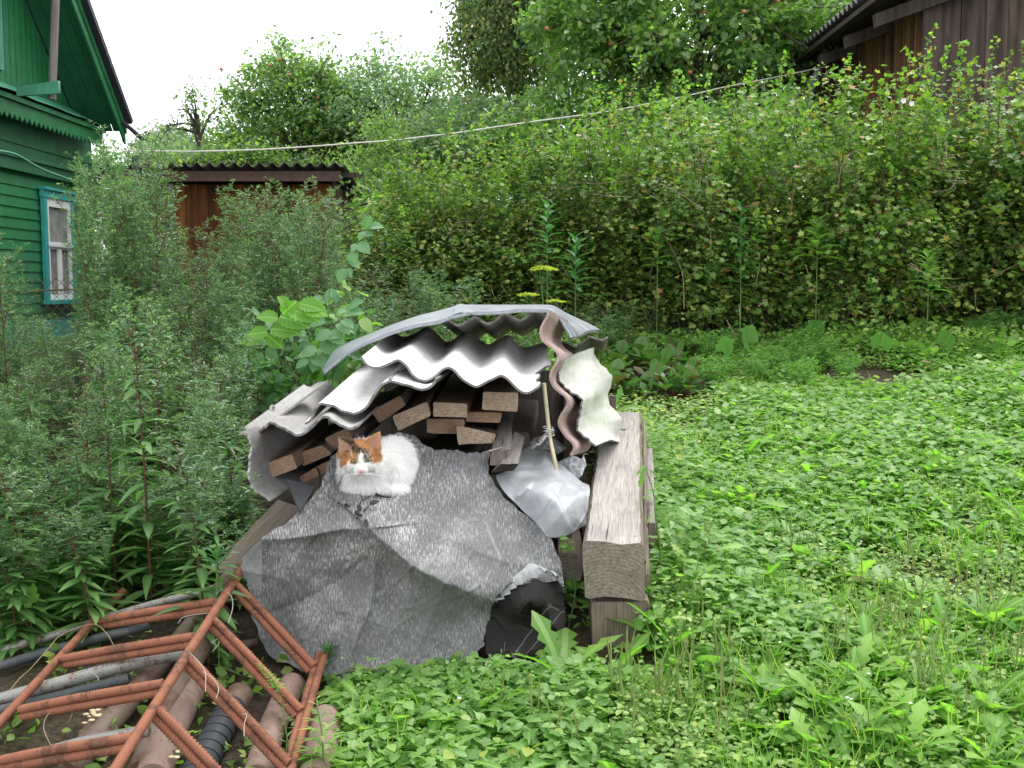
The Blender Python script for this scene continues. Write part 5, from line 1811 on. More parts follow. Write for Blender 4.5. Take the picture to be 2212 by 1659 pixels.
# ------------------------------------------------------------------ green house on the left
def green_house():
    XW, XV = -5.95, -5.35
    y0, y1 = 4.0, 15.6
    root = thing('green_house', 'green wooden house with carved cornice and turquoise window trim at the far left', 'house', (XW - 2, 10, .4))
    a = Acc()                                     # clapboard wall
    z = .95
    while z < 2.75:
        zt = min(z + .128, 2.76)
        P = np.array([[XW + .022, y0, z], [XW + .022, y1, z], [XW + .004, y1, zt + .004], [XW + .004, y0, zt + .004]])
        a.add(P, [[[0, 1, 2, 3]]], P[:, [1, 2]])
        Q = np.array([[XW - .01, y0, z], [XW - .01, y1, z], [XW + .022, y1, z], [XW + .022, y0, z]])
        a.add(Q, [[[0, 1, 2, 3]]], Q[:, [1, 0]])
        z += .128
    box(a, XW - 4, XW - .012, y0, y1 - .01, .2, 3.2)
    a.build('wall', M['green'], root, smooth=False)
    a = Acc(); box(a, XW - .02, XW + .045, y1 - .20, y1 + .03, .9, 2.8)
    a.build('corner_board', M['green'], root, smooth=False)
    a = Acc(); box(a, XW - 3, XW + .06, y0, y1 + .02, .1, .98)
    a.build('plinth', M['teal'], root, smooth=False)
    # frieze and mouldings
    a = Acc()
    box(a, XW, XW + .09, y0, y1 + .08, 2.78, 2.92)
    box(a, XW, XW + .13, y0, y1 + .12, 2.921, 2.97)
    box(a, XW, XW + .05, y0, y1 + .05, 2.975, 3.60)
    box(a, XW, XW + .07, y0, y1 + .07, 3.10, 3.125)
    a.build('frieze', M['green_shaded'], root, smooth=False)
    # carved fringe under the skirt: zigzag board with drops
    XF = XW + .30
    a = Acc()
    box(a, XF - .02, XF, y0, y1 - .20, 3.36, 3.50)
    y = 9.0
    while y < y1 - .34:
        P = [[XF + .001, y, 3.37], [XF + .001, y + .12, 3.37], [XF + .001, y + .10, 3.34], [XF + .001, y + .06, 3.30], [XF + .001, y + .02, 3.34]]
        Pb = [[XF - .019, p[1], p[2]] for p in P]
        a.add(P + Pb, [[[0, 2, 1], [0, 4, 2], [4, 3, 2]], [[0, 5, 9, 4], [4, 9, 8, 3], [3, 8, 7, 2], [2, 7, 6, 1]]])
        y += .128
    a.build('carved_fringe', M['green'], root, smooth=False)
    a = Acc()
    box(a, XW, XF + .04, y0, y1 - .16, 3.505, 3.56)
    a.build('cornice', M['green'], root, smooth=False)
    a = Acc()                                     # sloping sheet-metal skirt roof
    n = 60
    ys = np.linspace(y0, y1 - .14, n)
    g = np.stack([np.stack([np.full(n, x), ys, z + .012 * snoise(np.stack([ys, ys * 0 + x], 1), 5, int(x * 10) % 7 + 3, 2)], 1) for x, z in ((XW - .02, 3.80), (XF - .1, 3.66), (XF + .08, 3.58))], 1)
    solid_grid(a, g, .006)
    a.build('skirt_roof', M['green_light'], root)
    # gable wall of upright boards and the roof
    a = Acc()
    yr, zr = 9.55, 8.41
    ridge = lambda y: 3.62 + (15.25 - y) * .87 if y > yr else 3.62 + (y - 3.85) * .87
    y = y0
    while y < y1:
        yy = min(y + .148, y1)
        top0, top1 = ridge(y) - .02, ridge(yy) - .02
        P = np.array([[XW + .01, y + .004, 3.6], [XW + .01, yy - .004, 3.6], [XW + .01, yy - .004, max(3.62, top1)], [XW + .01, y + .004, max(3.62, top0)]])
        a.add(P, [[[0, 1, 2, 3]]], P[:, [1, 2]])
        P2 = P.copy(); P2[:, 0] = XW - .004; P2[:, 1] += [-.006, .006, .006, -.006]
        a.add(P2, [[[0, 1, 2, 3]]], P2[:, [1, 2]])
        y += .15
    a.build('gable_wall', M['green'], root, smooth=False)
    # main roof slab, far slope and near slope
    for nm, (ya, za, yb, zb) in (('roof', (yr, zr + .35, 15.44, 3.64)), ('roof', (yr, zr + .35, 3.8, 3.79))):
        a = Acc()
        n = 90
        t = np.linspace(0, 1, n)
        ys = ya + (yb - ya) * t
        zs = za + (zb - za) * t - .0
        g = np.stack([np.stack([np.full(n, x), ys, zs + .006 * np.sin(t * 300)], 1) for x in (-10.5, XV + .10)], 1)
        solid_grid(a, g if yb > ya else g[::-1], .075)
        a.build(nm, M['roof_dark'], root)
    # soffit boards and verge (barge) board
    t = np.linspace(0, 1, 2)
    a = Acc()
    for k in range(4):
        x0 = XW + .012 + k * .148
        x1 = x0 + .142
        P = np.array([[x0, yr, zr + .16], [x1, yr, zr + .16], [x1, 15.40, 3.53], [x0, 15.40, 3.53]])
        a.add(P, [[[0, 1, 2, 3]]], [[0, 0], [.14, 0], [.14, 8], [0, 8]])
    a.build('soffit', M['green_shaded'], root, smooth=False)
    a = Acc()
    for x0, x1, dz0, dz1 in ((XV - .03, XV, -.26, -.03), (XV, XV + .02, -.12, -.025)):
        P = []
        for x in (x0, x1):
            P += [[x, yr, zr + .35 + dz0], [x, 15.46, 3.625 + dz0], [x, 15.46, 3.625 + dz1], [x, yr, zr + .35 + dz1]]
        a.add(P, [[[4, 5, 6, 7], [3, 2, 1, 0], [0, 1, 5, 4], [1, 2, 6, 5], [2, 3, 7, 6]]])
    a.build('barge_board', M['green'], root, smooth=False)
    # louvred attic window
    lf = Acc()
    yl0, yl1 = 11.2, 12.93
    box(lf, XW + .01, XW + .06, yl1, yl1 + .10, 3.9, 5.6)
    lou = lf.build('louvre_window', M['green_light'], root, smooth=False)
    a = Acc()
    z = 4.25
    while z < 5.5:
        P = np.array([[XW + .055, yl0, z], [XW + .055, yl1, z], [XW + .012, yl1, z + .07], [XW + .012, yl0, z + .07]])
        a.add(P, [[[0, 1, 2, 3]]])
        z += .095
    a.build('slats', M['green'], lou, smooth=False)
    a = Acc(); box(a, XW + .011, XW + .013, yl0, yl1, 4.2, 5.6)  # dark sheet standing in for the shade behind the slats
    a.build('slat_shade_panel', M['roof_dark'], lou, smooth=False)
    # window
    ya, yb, za, zb = 13.93, 14.88, 1.23, 2.62
    X = XW + .03
    tr = Acc()
    box(tr, X, X + .05, ya, ya + .09, za, zb - .09)
    box(tr, X, X + .05, yb - .09, yb, za, zb - .09)
    box(tr, X, X + .06, ya - .02, yb + .02, zb - .09, zb)
    box(tr, X, X + .09, ya - .04, yb + .04, zb, zb + .035)
    box(tr, X, X + .10, ya - .04, yb + .04, za - .05, za)
    w = tr.build('window', M['teal'], root, smooth=False)
    f = Acc()
    fa, fb = ya + .092, yb - .092
    t_ = za + (zb - za) * .505
    for (p, q, r_, s) in ((fa, fb, zb - .20, zb - .092), (fa, fb, t_ - .05, t_ + .04), (fa, fb, za + .002, za + .07), (fa, fa + .075, za + .07, t_ - .05), (fb - .075, fb, za + .07, t_ - .05),
                          (fa, fa + .075, t_ + .04, zb - .20), (fb - .075, fb, t_ + .04, zb - .20), ((fa + fb) / 2 - .055, (fa + fb) / 2 + .055, za + .07, t_ - .05)):
        box(f, X + .004, X + .035, p, q, r_, s)
    box(f, X + .036, X + .055, fa, fb, t_ - .02, t_ + .02)
    f.build('frame', M['white_paint'], w, smooth=False)
    g = Acc(); box(g, X + .010, X + .014, fa, fb, za, zb - .1)
    g.build('pane', M['glass'], w, smooth=False)
    c = Acc()
    n = 60
    ys = np.linspace(fa, fb, n)
    P = np.stack([np.stack([X - .002 + .002 * np.sin(ys * 70), ys, np.full(n, z)], 1) for z in (za, zb - .1)], 1)
    c.add(P, [np.stack([np.arange(0, 2 * n - 2, 2), np.arange(2, 2 * n, 2), np.arange(3, 2 * n, 2), np.arange(1, 2 * n - 1, 2)], 1)])
    c.build('curtain', M['curtain'], w)
    # gutter end
    a = Acc()
    tube(a, crom([(-5.40, 15.25, 3.70), (-5.25, 15.4, 3.56), (-5.12, 15.5, 3.42)], 12), .03, 10)
    a.build('gutter', M['roof_dark'], root)


green_house()
a = Acc()
pb = W(*Z1(255, 490), 12.6); pt = W(*Z1(284, 0), 12.6) + np.array([.03, 0, 1.0])
tube(a, crom([pb, (pb + pt) / 2 + np.array([.01, 0, 0]), pt], 20), .045, 14)
root = thing('wooden_pole', 'grey round wooden pole standing before the green gable', 'pole', pb)
a.build('pole', M['pole'], root)
a = Acc()
q0, q1 = W(*Z1(85, 452), 12.5), W(*Z1(292, 425), 12.5)
P = [q0 + [0, -.02, .05], q1 + [0, -.02, .06], q1 + [0, -.02, -.08], q0 + [0, -.02, -.05]]
timber(a, P, [p + np.array([0, .05, 0]) for p in P], n=6, seed=5)
a.build('bracket_board', [M['green_light'], M['green_light']], root)
a = Acc()
tube(a, crom([W(*Z1(-20, 740), 11.8), W(*Z1(80, 762), 12.3), W(*Z1(200, 830), 13), W(*Z1(330, 880), 14), W(*Z1(470, 930), 14.6)], 40), .014, 7)
a.top('green_cable', [M['green_light']], 'green painted cable sagging along the wall of the green house', 'cable')


# chain link fence
def chainlink():
    y0 = 10.5
    xa, xb = -5.15, -3.6
    z1 = 1.50
    root = thing('chainlink_fence', 'rusty chain-link fence in front of the green house below its window', 'fence', (-4.5, y0, .3))
    a = Acc()
    p = .045
    k = 0
    x = xa
    while x < xb:
        n = int((z1 - .3) / p)
        pts = [[x + (p if j % 2 else 0) * 1.06, y0 + (.004 if j % 2 else -.004), z1 - j * p] for j in range(n)]
        V = np.array(pts)
        tube(a, V, .0038, 4, cap=False)
        V2 = V.copy(); V2[:, 0] = x + p * 1.06 - (V[:, 0] - x) - p * 0 + p * 1.0
        x += 2 * p
        pts = [[x - (p if j % 2 else 0) * 1.06, y0 + (.004 if j % 2 else -.004), z1 - j * p] for j in range(n)]
        tube(a, np.array(pts), .0038, 4, cap=False)
    a.build('mesh', M['pipe_rust'], root)
    for z in (z1 - .11,):
        a = Acc(); tube(a, crom([(xa, y0 - .01, z - .03), (-4.2, y0 - .01, z), (xb, y0 - .01, z + .02)], 12), .008, 6)
        a.build('tension_wire', M['pipe_rust'], root)


chainlink()


# ------------------------------------------------------------------ sheds
def corr_roof(a, O, U, D, wl, dl, pitch=.15, amp=.026, th=.008):
    """O origin, U unit dir across waves (length wl), D unit dir down the slope (length dl)"""
    O, U, D = map(lambda v: np.array(v, float), (O, U, D))
    n = int(wl / pitch * 12)
    N = unit(np.cross(U, D))
    u = np.linspace(0, wl, n)
    v = np.linspace(0, dl, 8)
    P = O + u[:, None, None] * U + v[None, :, None] * D + (amp * np.sin(u / pitch * 2 * math.pi))[:, None, None] * N
    solid_grid(a, P, th)


def boards(a, p0, p1, z0, zt, w, nrm, r, th=.02, m=0):
    """vertical boards between p0 and p1 (xy), height function zt(s)"""
    p0, p1 = np.array(p0, float), np.array(p1, float)
    L = np.linalg.norm(p1 - p0)
    e = (p1 - p0) / L
    nr = np.array(nrm, float)
    s = 0
    while s < L - .01:
        ww = min(w * r.uniform(.8, 1.2), L - s)
        o = r.uniform(0, .012)
        h = zt(s + ww / 2) + r.uniform(-.01, .01)
        q = []
        for (ss, oo) in ((s + .003, o + th), (s + ww - .003, o + th), (s + ww - .003, 0), (s + .003, 0)):
            c = p0 + e * ss + nr * oo
            q.append(c)
        V = [[*c, z0] for c in q] + [[*c, h] for c in q]
        so = r.random() * 40
        uv = [[so, z0], [so + ww, z0], [so + ww, z0], [so, z0], [so, h], [so + ww, h], [so + ww, h], [so, h]]
        a.add(V, [[[0, 1, 5, 4], [1, 2, 6, 5], [2, 3, 7, 6], [3, 0, 4, 7], [4, 5, 6, 7]]], uv, m=m)
        s += ww


def brown_shed():
    r = np.random.default_rng(5)
    yf, x0, x1 = 13.7, -4.9, -2.22
    root = thing('brown_shed', 'low brown board shed with wavy slate roof beyond the tall weeds', 'shed', (-3.6, 14.5, .3))
    a = Acc(); boards(a, (x0, yf), (x1, yf), .3, lambda s: 2.66, .13, (0, -1), r)
    a.build('front_wall', M['shed_board'], root, smooth=False)
    a = Acc(); boards(a, (x1, yf + .01), (x1 + .12, 17.2), .3, lambda s: 2.72 - s * .14, .14, (1, 0), r)
    a.build('side_wall', M['shed_grey'], root, smooth=False)
    a = Acc(); box(a, x0 - .08, x1 + .16, yf - .32, yf - .27, 2.67, 2.79)
    a.build('fascia', M['fascia'], root, smooth=False)
    a = Acc(); corr_roof(a, (x0 - .1, yf - .42, 2.86), (1, 0, 0), unit([0, 1, -.13]), 3.0, 4.2)
    a.build('roof', M['slate_roof'], root)
    a = Acc()
    for k in range(5):
        y = yf - .25 + k * .85
        z = 2.78 - k * .115
        box(a, x0, x1 + .42, y, y + .05, z - .06, z + .0)
    box(a, x1 + .25, x1 + .29, yf - .2, yf + 3.6, 2.05, 2.10)
    a.build('rafters', M['roof_timber'], root, smooth=False)
    # dark door and frame bits low on the wall
    for xx, lab in ((-5.02, 'left post'), (-4.6, 'post')):
        pass
    for gx, lb in ((ZG(48, 0)[0], 'bluish metal post in front of the brown shed, right one of two'), (Z1(695, 0)[0], 'bluish metal post in front of the brown shed, left one of two')):
        a = Acc()
        X = (gx - 1106) / FPX * 13.2
        tube(a, [(X, 13.2, .3), (X, 13.2, 2.62 if 'right' in lb else 2.95)], .045, 12)
        a.top('metal_post', [M['pipe_dark']], lb, 'post')
    a = Acc()
    box(a, -2.06, -1.75, 17.25, 17.3, .6, 2.2)
    box(a, -1.70, -1.30, 17.25, 17.3, .6, 2.05)
    a.top('board_gate', [M['shed_board']], 'orange brown board gate right behind the brown shed', 'gate', smooth=False)
    a = Acc()
    tube(a, [(-1.92, 16.9, 1.5), (-1.92, 16.9, 2.1)], .09, 16)
    a.top('black_barrel', [M['pipe_black']], 'black cylinder standing by the corner of the brown shed', 'barrel')
    a = Acc(); box(a, -5.95, -4.9, 16.3, 17.5, .3, 2.75)
    corr_roof(a, (-6.0, 16.1, 2.85), (1, 0, 0), unit([0, 1, -.1]), 1.6, 1.6)
    a.top('lean_to', [M['shed_board']], 'dark lean-to between the green house and the brown shed', 'lean-to', smooth=False)


brown_shed()


def barn():
    r = np.random.default_rng(6)
    xl, yc, yb = 4.02, 11.0, 14.2
    root = thing('barn', 'dark weathered board barn with overhanging slate roof at the upper right', 'barn', (5.5, 12.5, 1.3))
    a = Acc(); boards(a, (xl - .2, yb), (xl, yc), .8, lambda s: 4.32, .09, (-1, 0), r, th=.018)
    a.build('side_wall', M['barn_red'], root, smooth=False)
    a = Acc(); boards(a, (xl + .14, yc + .04), (xl + 4.6, yc + .04), .8, lambda s: 4.35 + s * .34, .24, (0, -1), r, th=.03)
    a.build('front_wall', M['barn_dark'], root, smooth=False)
    a = Acc(); box(a, xl - .02, xl + .135, yc - .04, yc + .06, .8, 4.4)
    box(a, xl - .06, xl - .03, yc + .9, yc + .98, .8, 4.3)
    a.build('corner_post', M['barn_dark'], root, smooth=False)
    # roof rising to the right, waves seen along the eave
    a = Acc()
    D = unit([-1, 0, -.36])
    O = np.array([3.40, 10.15, 4.23]) - D * 2.9
    corr_roof(a, O, (0, 1, 0), D, 4.7, 2.9, amp=.028)
    for k in range(0):
        pass
    a.build('roof', M['slate_roof'], root)
    a = Acc()
    for k in range(3):
        s = k * .09
        box(a, 3.42 + k * .28, 3.52 + k * .28, 10.3, 14.6, 4.10 + k * .10, 4.15 + k * .10)
    a.build('battens', M['roof_timber'], root, smooth=False)
    a = Acc()
    for y in (10.8, 11.75, 12.7, 13.65, 14.5):
        P = np.array([[3.48, y, 4.02], [6.0, y, 4.93], [6.0, y, 4.80], [3.50, y, 3.90]])
        Q = P + [0, .09, 0]
        a.add(np.vstack([P, Q]), [[[3, 2, 1, 0], [4, 5, 6, 7], [0, 1, 5, 4], [7, 6, 2, 3], [3, 0, 4, 7]]], np.vstack([P[:, [0, 2]], P[:, [0, 2]]]))
    box(a, 4.9, 6.5, 10.35, 10.42, 4.02, 4.4)
    a.build('rafters', M['roof_timber'], root, smooth=False)
    a = Acc()
    tube(a, crom([W(*ZF(505, 570), 12.6), W(*ZF(420, 830), 12.6), W(*ZF(340, 1110), 12.6)], 10), .045, 10)
    a.top('leaning_pole', [M['pipe_dark']], 'dark pole leaning at the left corner of the barn', 'pole')


barn()

# clothes line
a = Acc()
pts = [(262, 327, 11.0), (430, 326, 11.2), (560, 323, 11.4), (700, 315, 11.6), (830, 304, 11.8), (960, 290, 12.0), (1090, 272, 12.2), (1210, 255, 12.4), (1300, 243, 12.5), (1380, 228, 12.6), (1480, 208, 12.7), (1560, 190, 12.8), (1650, 172, 12.9), (1720, 158, 13.0), (1785, 144, 13.1)]
P = crom([W(*p) for p in pts], 300)
P[:, 2] += .006 * snoise(P, 4, 2, 3)
tube(a, P, .0085, 7)
a.top('clothes_line', [M['rope']], 'long pale clothes line sagging across the yard to the barn', 'rope')


# ------------------------------------------------------------------ trees
def tree(name, label, cx, y, zb, zc, rx, ry, rz, nleaf, lsize, mat, tpl='oval', seed=0, trunk=.12, nl=9, droop=0, apples=0, clump=.28, hollow=.35, cat='tree', group='trees and bushes behind the hedge', sub=9, sparse=False, wid=1.0):
    r = np.random.default_rng(seed)
    root = thing(name, label, cat, (cx, y, zb), group)
    C0 = np.array([cx, y, zc])
    R = np.array([rx, ry, rz])
    limbs = Acc()
    base = np.array([cx, y, zb])
    fork = np.array([cx, y, max(zb + .4, zc - rz * .75)])
    tube(limbs, crom([base, (base + fork) / 2 + r.normal(size=3) * .05, fork, C0 + [0, 0, rz * .2]], 16), np.linspace(trunk, trunk * .35, 16), 8)
    tips, tdir = [], []
    for i in range(nl):
        d = rand_dirs(1, r, -.35, .95)[0]
        end = C0 + d * R * r.uniform(.78, 1.0)
        st = fork + (C0 + [0, 0, rz * .2] - fork) * r.uniform(0, .8)
        mid = (st + end) / 2 + np.array([0, 0, rz * .18]) * r.uniform(.3, 1.2)
        L = crom([st, mid, end], 14)
        tube(limbs, L, np.linspace(trunk * .42, trunk * .07, 14), 6, cap=False)
        for j in range(sub):
            k = r.integers(4, 14)
            s0 = L[k]
            dd = unit(r.normal(size=3) * [1, 1, .8] + unit(s0 - C0) * .9)
            ln = r.uniform(.25, .55) * min(rx, rz)
            e = s0 + dd * ln
            e[2] -= droop * ln * .6
            m_ = (s0 + e) / 2 + [0, 0, .1 * ln]
            Q = crom([s0, m_, e], 8)
            tube(limbs, Q, np.linspace(trunk * .12, trunk * .03, 8), 5, cap=False)
            for q in Q[2::2]:
                tips.append(q)
    limbs.build('trunk', M['bark'], root)
    tips = np.array(tips)
    lv = Acc()
    # fill: some leaf clusters placed through the shell of the crown so that it closes
    if not sparse:
        ns = int(len(tips) * .9)
        dirs = rand_dirs(ns, r, -.75, 1)
        sh = C0 + dirs * R * (r.uniform(hollow, 1.0, ns) ** .5)[:, None]
        sh += .12 * R * np.stack([snoise(dirs, 3, seed + 1), snoise(dirs, 3, seed + 2), snoise(dirs, 4, seed + 3)], 1)
        tips = np.vstack([tips, sh])
    wt = r.uniform(.2, 1.6, len(tips))
    idx = r.choice(len(tips), nleaf, p=wt / wt.sum())
    c = clump * (.5 + r.random(len(tips)))[idx]
    P = tips[idx] + unit(r.normal(size=(nleaf, 3))) * (r.random((nleaf, 1)) ** .45) * 1.5 * c[:, None] * [1, 1, .7]
    if droop:
        P[:, 2] -= droop * r.random(nleaf) ** 2 * .5
    ax = unit(rand_dirs(nleaf, r, -.8, .5) + [0, 0, -.25 - droop])
    up = unit(rand_dirs(nleaf, r, .1, 1) + [0, -.2, .5])
    scatter(lv, tpl, P, ax, up, lsize * r.uniform(.6, 1.25, nleaf), wid)
    lv.build('crown', M[mat], root)
    if apples:
        ap = None
        cand = tips[(tips[:, 1] < y + ry * .1)]
        for k in range(apples):
            p = cand[r.integers(len(cand))] + r.normal(size=3) * .15
            p = p + [0, -.2, 0]
            if ap is None:
                b = Acc()
                u = np.linspace(0, math.pi, 9)
                v = np.linspace(0, 2 * math.pi, 12, endpoint=False)
                rad = np.sin(u) * (1 + .12 * np.cos(u))
                V = np.stack([rad[:, None] * np.cos(v), rad[:, None] * np.sin(v), np.repeat((np.cos(u) * .85 - .12 * np.exp(-(np.sin(u) * 4) ** 2) * np.sign(np.cos(u)))[:, None], 12, 1)], -1)
                I = np.arange(9 * 12).reshape(9, 12)
                J = np.roll(I, -1, 1)
                b.add(V * .030 + base, [np.stack([I[:-1], I[1:], J[1:], J[:-1]], -1).reshape(-1, 4)])
                ap = b.build('apple', M['apple'], root)
                ap.location = Vector(p - base)
            else:
                c_ = ap.copy()
                COL.objects.link(c_)
                c_.parent = root
                c_.location = Vector(p - base)
                s = r.uniform(.75, 1.15)
                c_.scale = (s, s, s)
    return root


def at(px_, d):
    return (px_ - 1106) / FPX * d


def zat(py_, d):
    return W(1106, py_, d)[2]


tree('apple_tree', 'large apple tree dotted with red apples behind the hedge, top centre right', at(1500, 14.2), 14.2, 1.6, zat(60, 14.2), 2.15, 1.7, 1.75, 30000, .092, 'apple_leaf', seed=1, trunk=.13, nl=16, apples=34, clump=.2, sub=12, wid=1.05)
tree('apple_tree', 'right-hand part apple tree between the large one and the barn', at(1760, 15.5), 15.5, 1.7, zat(20, 15.5), 1.5, 1.3, 1.9, 11000, .085, 'apple_leaf', seed=11, trunk=.12, nl=11, apples=12, clump=.22, sub=10)
tree('birch_tree', 'drooping olive birch tree with small yellowing leaves, left of the apple tree', at(1120, 16), 16, 1.7, zat(20, 16), .92, .92, 2.1, 26000, .066, 'birch_leaf', seed=2, trunk=.11, nl=20, droop=.6, clump=.2, sub=12, hollow=.2)
tree('apple_tree', 'round apple tree rising above the roof of the brown shed', at(655, 19), 19, .8, zat(285, 19), 1.5, 1.4, 1.15, 17000, .085, 'apple_leaf', seed=3, trunk=.12, nl=16, apples=14, clump=.22, hollow=.3, sub=10)
tree('apple_tree', 'thin upper boughs of an apple tree standing out against the sky, centre left', at(640, 18.6), 18.7, .8, zat(190, 18.6), 1.1, .9, .85, 3600, .075, 'apple_leaf', seed=13, trunk=.07, nl=12, clump=.15, hollow=.3, sub=6, apples=5)
tree('old_apple_tree', 'half bare old tree with dead branches left of the round apple tree', at(440, 18), 18, .8, zat(262, 18), .62, .5, .55, 500, .06, 'apple_leaf', seed=4, trunk=.07, nl=9, sparse=True, clump=.12, sub=7)
tree('apple_tree', 'bright bushy tree in the gap between the round apple tree and the birch', at(880, 18.5), 18.5, 1.2, zat(255, 18.5), 1.45, 1.2, 1.05, 13000, .075, 'far_leaf', seed=5, trunk=.09, nl=13, clump=.2, sub=10)
tree('willow_bush', 'fine-leaved pale green bush just right of the brown shed roof', at(880, 15.2), 15.2, 1.2, zat(370, 15.2), 1.05, .8, .72, 11000, .06, 'apple_leaf', tpl='lance', seed=6, trunk=.05, nl=12, clump=.2, sub=10, wid=1.4)
tree('willow_bush', 'pale bush filling the dip below the clothes line before the birch', at(1060, 15), 15, 1.5, zat(330, 15), 1.1, .8, .8, 9000, .07, 'far_leaf', seed=7, trunk=.05, nl=12, clump=.2, sub=9)
tree('leafy_bush', 'dark bush directly behind the brown shed roof', at(560, 17.5), 17.5, .8, zat(375, 17.5), 1.45, .8, .40, 8000, .075, 'apple_leaf', seed=8, trunk=.05, nl=13, clump=.22, sub=9)
tree('leafy_bush', 'green bush filling the gap between the brown shed and the hedge', at(880, 12.6), 12.6, 1.2, zat(540, 12.6), .85, .6, .85, 9000, .06, 'apple_leaf', seed=14, trunk=.04, nl=12, clump=.2, sub=9)
tree('leafy_bush', 'green bush between the hedge and the left corner of the barn', at(1620, 12.2), 12.2, 1.2, zat(345, 12.2), 1.5, .6, .62, 9000, .065, 'apple_leaf', seed=15, trunk=.04, nl=12, clump=.2, sub=9)
tree('leafy_bush', 'dark bush at the foot of the large apple tree behind the clothes line', at(1330, 13.8), 13.8, 1.6, zat(290, 13.8), 1.9, .8, .6, 12000, .075, 'apple_leaf', seed=9, trunk=.05, nl=13, clump=.22, sub=9)
tree('pine_tree', 'distant grey-green conifer tops above the lean-to', at(372, 34), 34, .8, zat(330, 34), .9, 1.0, .75, 5000, .16, 'conifer', tpl='tiny', seed=10, trunk=.12, nl=12, clump=.22)
tree('pine_tree', 'second distant conifer, right behind the clothes line near the half bare tree', at(440, 33), 33, .8, zat(350, 33), 1.1, 1.0, .6, 5000, .16, 'conifer', tpl='tiny', seed=12, trunk=.12, nl=12, clump=.22)
for i, (x, d, zt, rx, lab) in enumerate(((300, 30, 360, 3.0, 'far bush line behind the lean-to'), (700, 26, 330, 4.5, 'far green tree mass seen behind the round apple tree'), (1000, 24, 300, 3.2, 'far green tree mass seen behind the birch'),
                                         (1900, 19, 150, 4.0, 'far green tree mass behind the barn'))):
    tree('far_tree', lab, at(x, d), d, 1.0, zat(zt + 60, d), rx, 1.0, 1.6, 9000, .13, 'far_leaf', seed=20 + i, trunk=.1, nl=12, clump=.4)


# ------------------------------------------------------------------ currant hedge
def currant(seed, H=2.1, R=.75, n_c=26, nleaf=10500, ls=.044):
    r = np.random.default_rng(seed)
    root = thing('currant_bush', 'currant bush', 'bush', (0, 0, 0), 'currant bushes forming the hedge')
    st, pts, top = Acc(), [], []
    for i in range(n_c):
        a0 = r.uniform(0, 6.28)
        rr = r.uniform(.05, .3)
        b = np.array([math.cos(a0) * rr, math.sin(a0) * rr, 0])
        h = H * r.uniform(.55, 1.08)
        out = R * r.uniform(.3, 1.0)
        e = np.array([math.cos(a0) * out, math.sin(a0) * out, h])
        m_ = b * .5 + e * .5 + np.array([math.cos(a0), math.sin(a0), 0]) * -.06 + r.normal(size=3) * .05
        L = crom([b, m_, e], 16)
        tube(st, L, np.linspace(.008, .0025, 16), 5, cap=False)
        for q in L[4:]:
            pts.append(q)
        # side twigs
        for j in range(9):
            k = r.integers(3, 15)
            dd = unit(r.normal(size=3) + [math.cos(a0) * .6, math.sin(a0) * .6, .45])
            ln = r.uniform(.15, .42)
            Q = crom([L[k], L[k] + dd * ln * .5 + [0, 0, .03], L[k] + dd * ln], 7)
            tube(st, Q, np.linspace(.0032, .0014, 7), 4, cap=False)
            pts += list(Q[1:])
        # upright young shoot at the tip
        if r.random() < .42:
            e2 = L[-1] + np.array([r.normal() * .05, r.normal() * .05, r.uniform(.12, .38)])
            Q = crom([L[-1], (L[-1] + e2) / 2 + r.normal(size=3) * .015, e2], 10)
            tube(st, Q, np.linspace(.0028, .0016, 10), 4, cap=False)
            top += list(Q[1:])
    # low dead twigs
    dead = Acc()
    for i in range(44):
        an_ = r.uniform(0, 6.28)
        q_ = R * r.uniform(.7, 1.0)
        b = np.array([math.cos(an_) * q_, math.sin(an_) * q_, r.uniform(.1, 1.5)])
        e = b + np.array([math.cos(an_) * .06 - math.sin(an_) * r.normal() * .26, math.sin(an_) * .06 + math.cos(an_) * r.normal() * .26, r.normal() * .22])
        tube(dead, crom([b, (b + e) / 2 + r.normal(size=3) * .04, e], 8), np.linspace(.0035, .0015, 8), 4, cap=False)
    st.build('canes', M['cane'], root)
    dead.build('dead_twigs', M['cane_pale'], root)
    pts = np.array(pts)
    # leafy skirt down to the ground
    ns = 260
    an_ = r.uniform(0, 6.28, ns)
    q_ = R * r.uniform(.55, 1.0, ns)
    pts = np.vstack([pts, np.stack([np.cos(an_) * q_, np.sin(an_) * q_, r.uniform(.03, H * .5, ns)], 1)])
    idx = r.integers(0, len(pts), nleaf)
    P = pts[idx] + r.normal(size=(nleaf, 3)) * .055
    outw = P * [1, 1, 0]
    ax = unit(unit(outw) * .5 + rand_dirs(nleaf, r, -.7, .4) * .9 + [0, -.15, -.2])
    up = unit(rand_dirs(nleaf, r, 0, 1) + unit(outw) * .4 + [0, -.25, .8])
    a = Acc()
    scatter(a, 'lobed', P, ax, up, ls * r.uniform(.5, 1.25, nleaf))
    a.build('foliage', M['currant'], root)
    top = np.array(top)
    n = int(len(top) * 3.2)
    P = top[r.integers(0, len(top), n)] + r.normal(size=(n, 3)) * .012
    ax = unit(rand_dirs(n, r, -.1, .8))
    up = unit(rand_dirs(n, r, .2, 1))
    a = Acc()
    scatter(a, 'lobed', P, ax, up, ls * r.uniform(.35, .75, n))
    a.build('young_shoots', M['currant_top'], root)
    return root


protos = [currant(100 + i) for i in range(4)]
# height of the hedge top (photo) as a function of x
hx = [(820, 470), (900, 410), (1000, 350), (1150, 320), (1300, 288), (1450, 262), (1550, 236), (1700, 220), (1850, 212), (1980, 208), (2100, 172), (2212, 132), (2400, 100)]


def hedge_top(xw, d):
    p = 1106 + xw / d * FPX
    return zat(np.interp(p, [h[0] for h in hx], [h[1] for h in hx]), d)


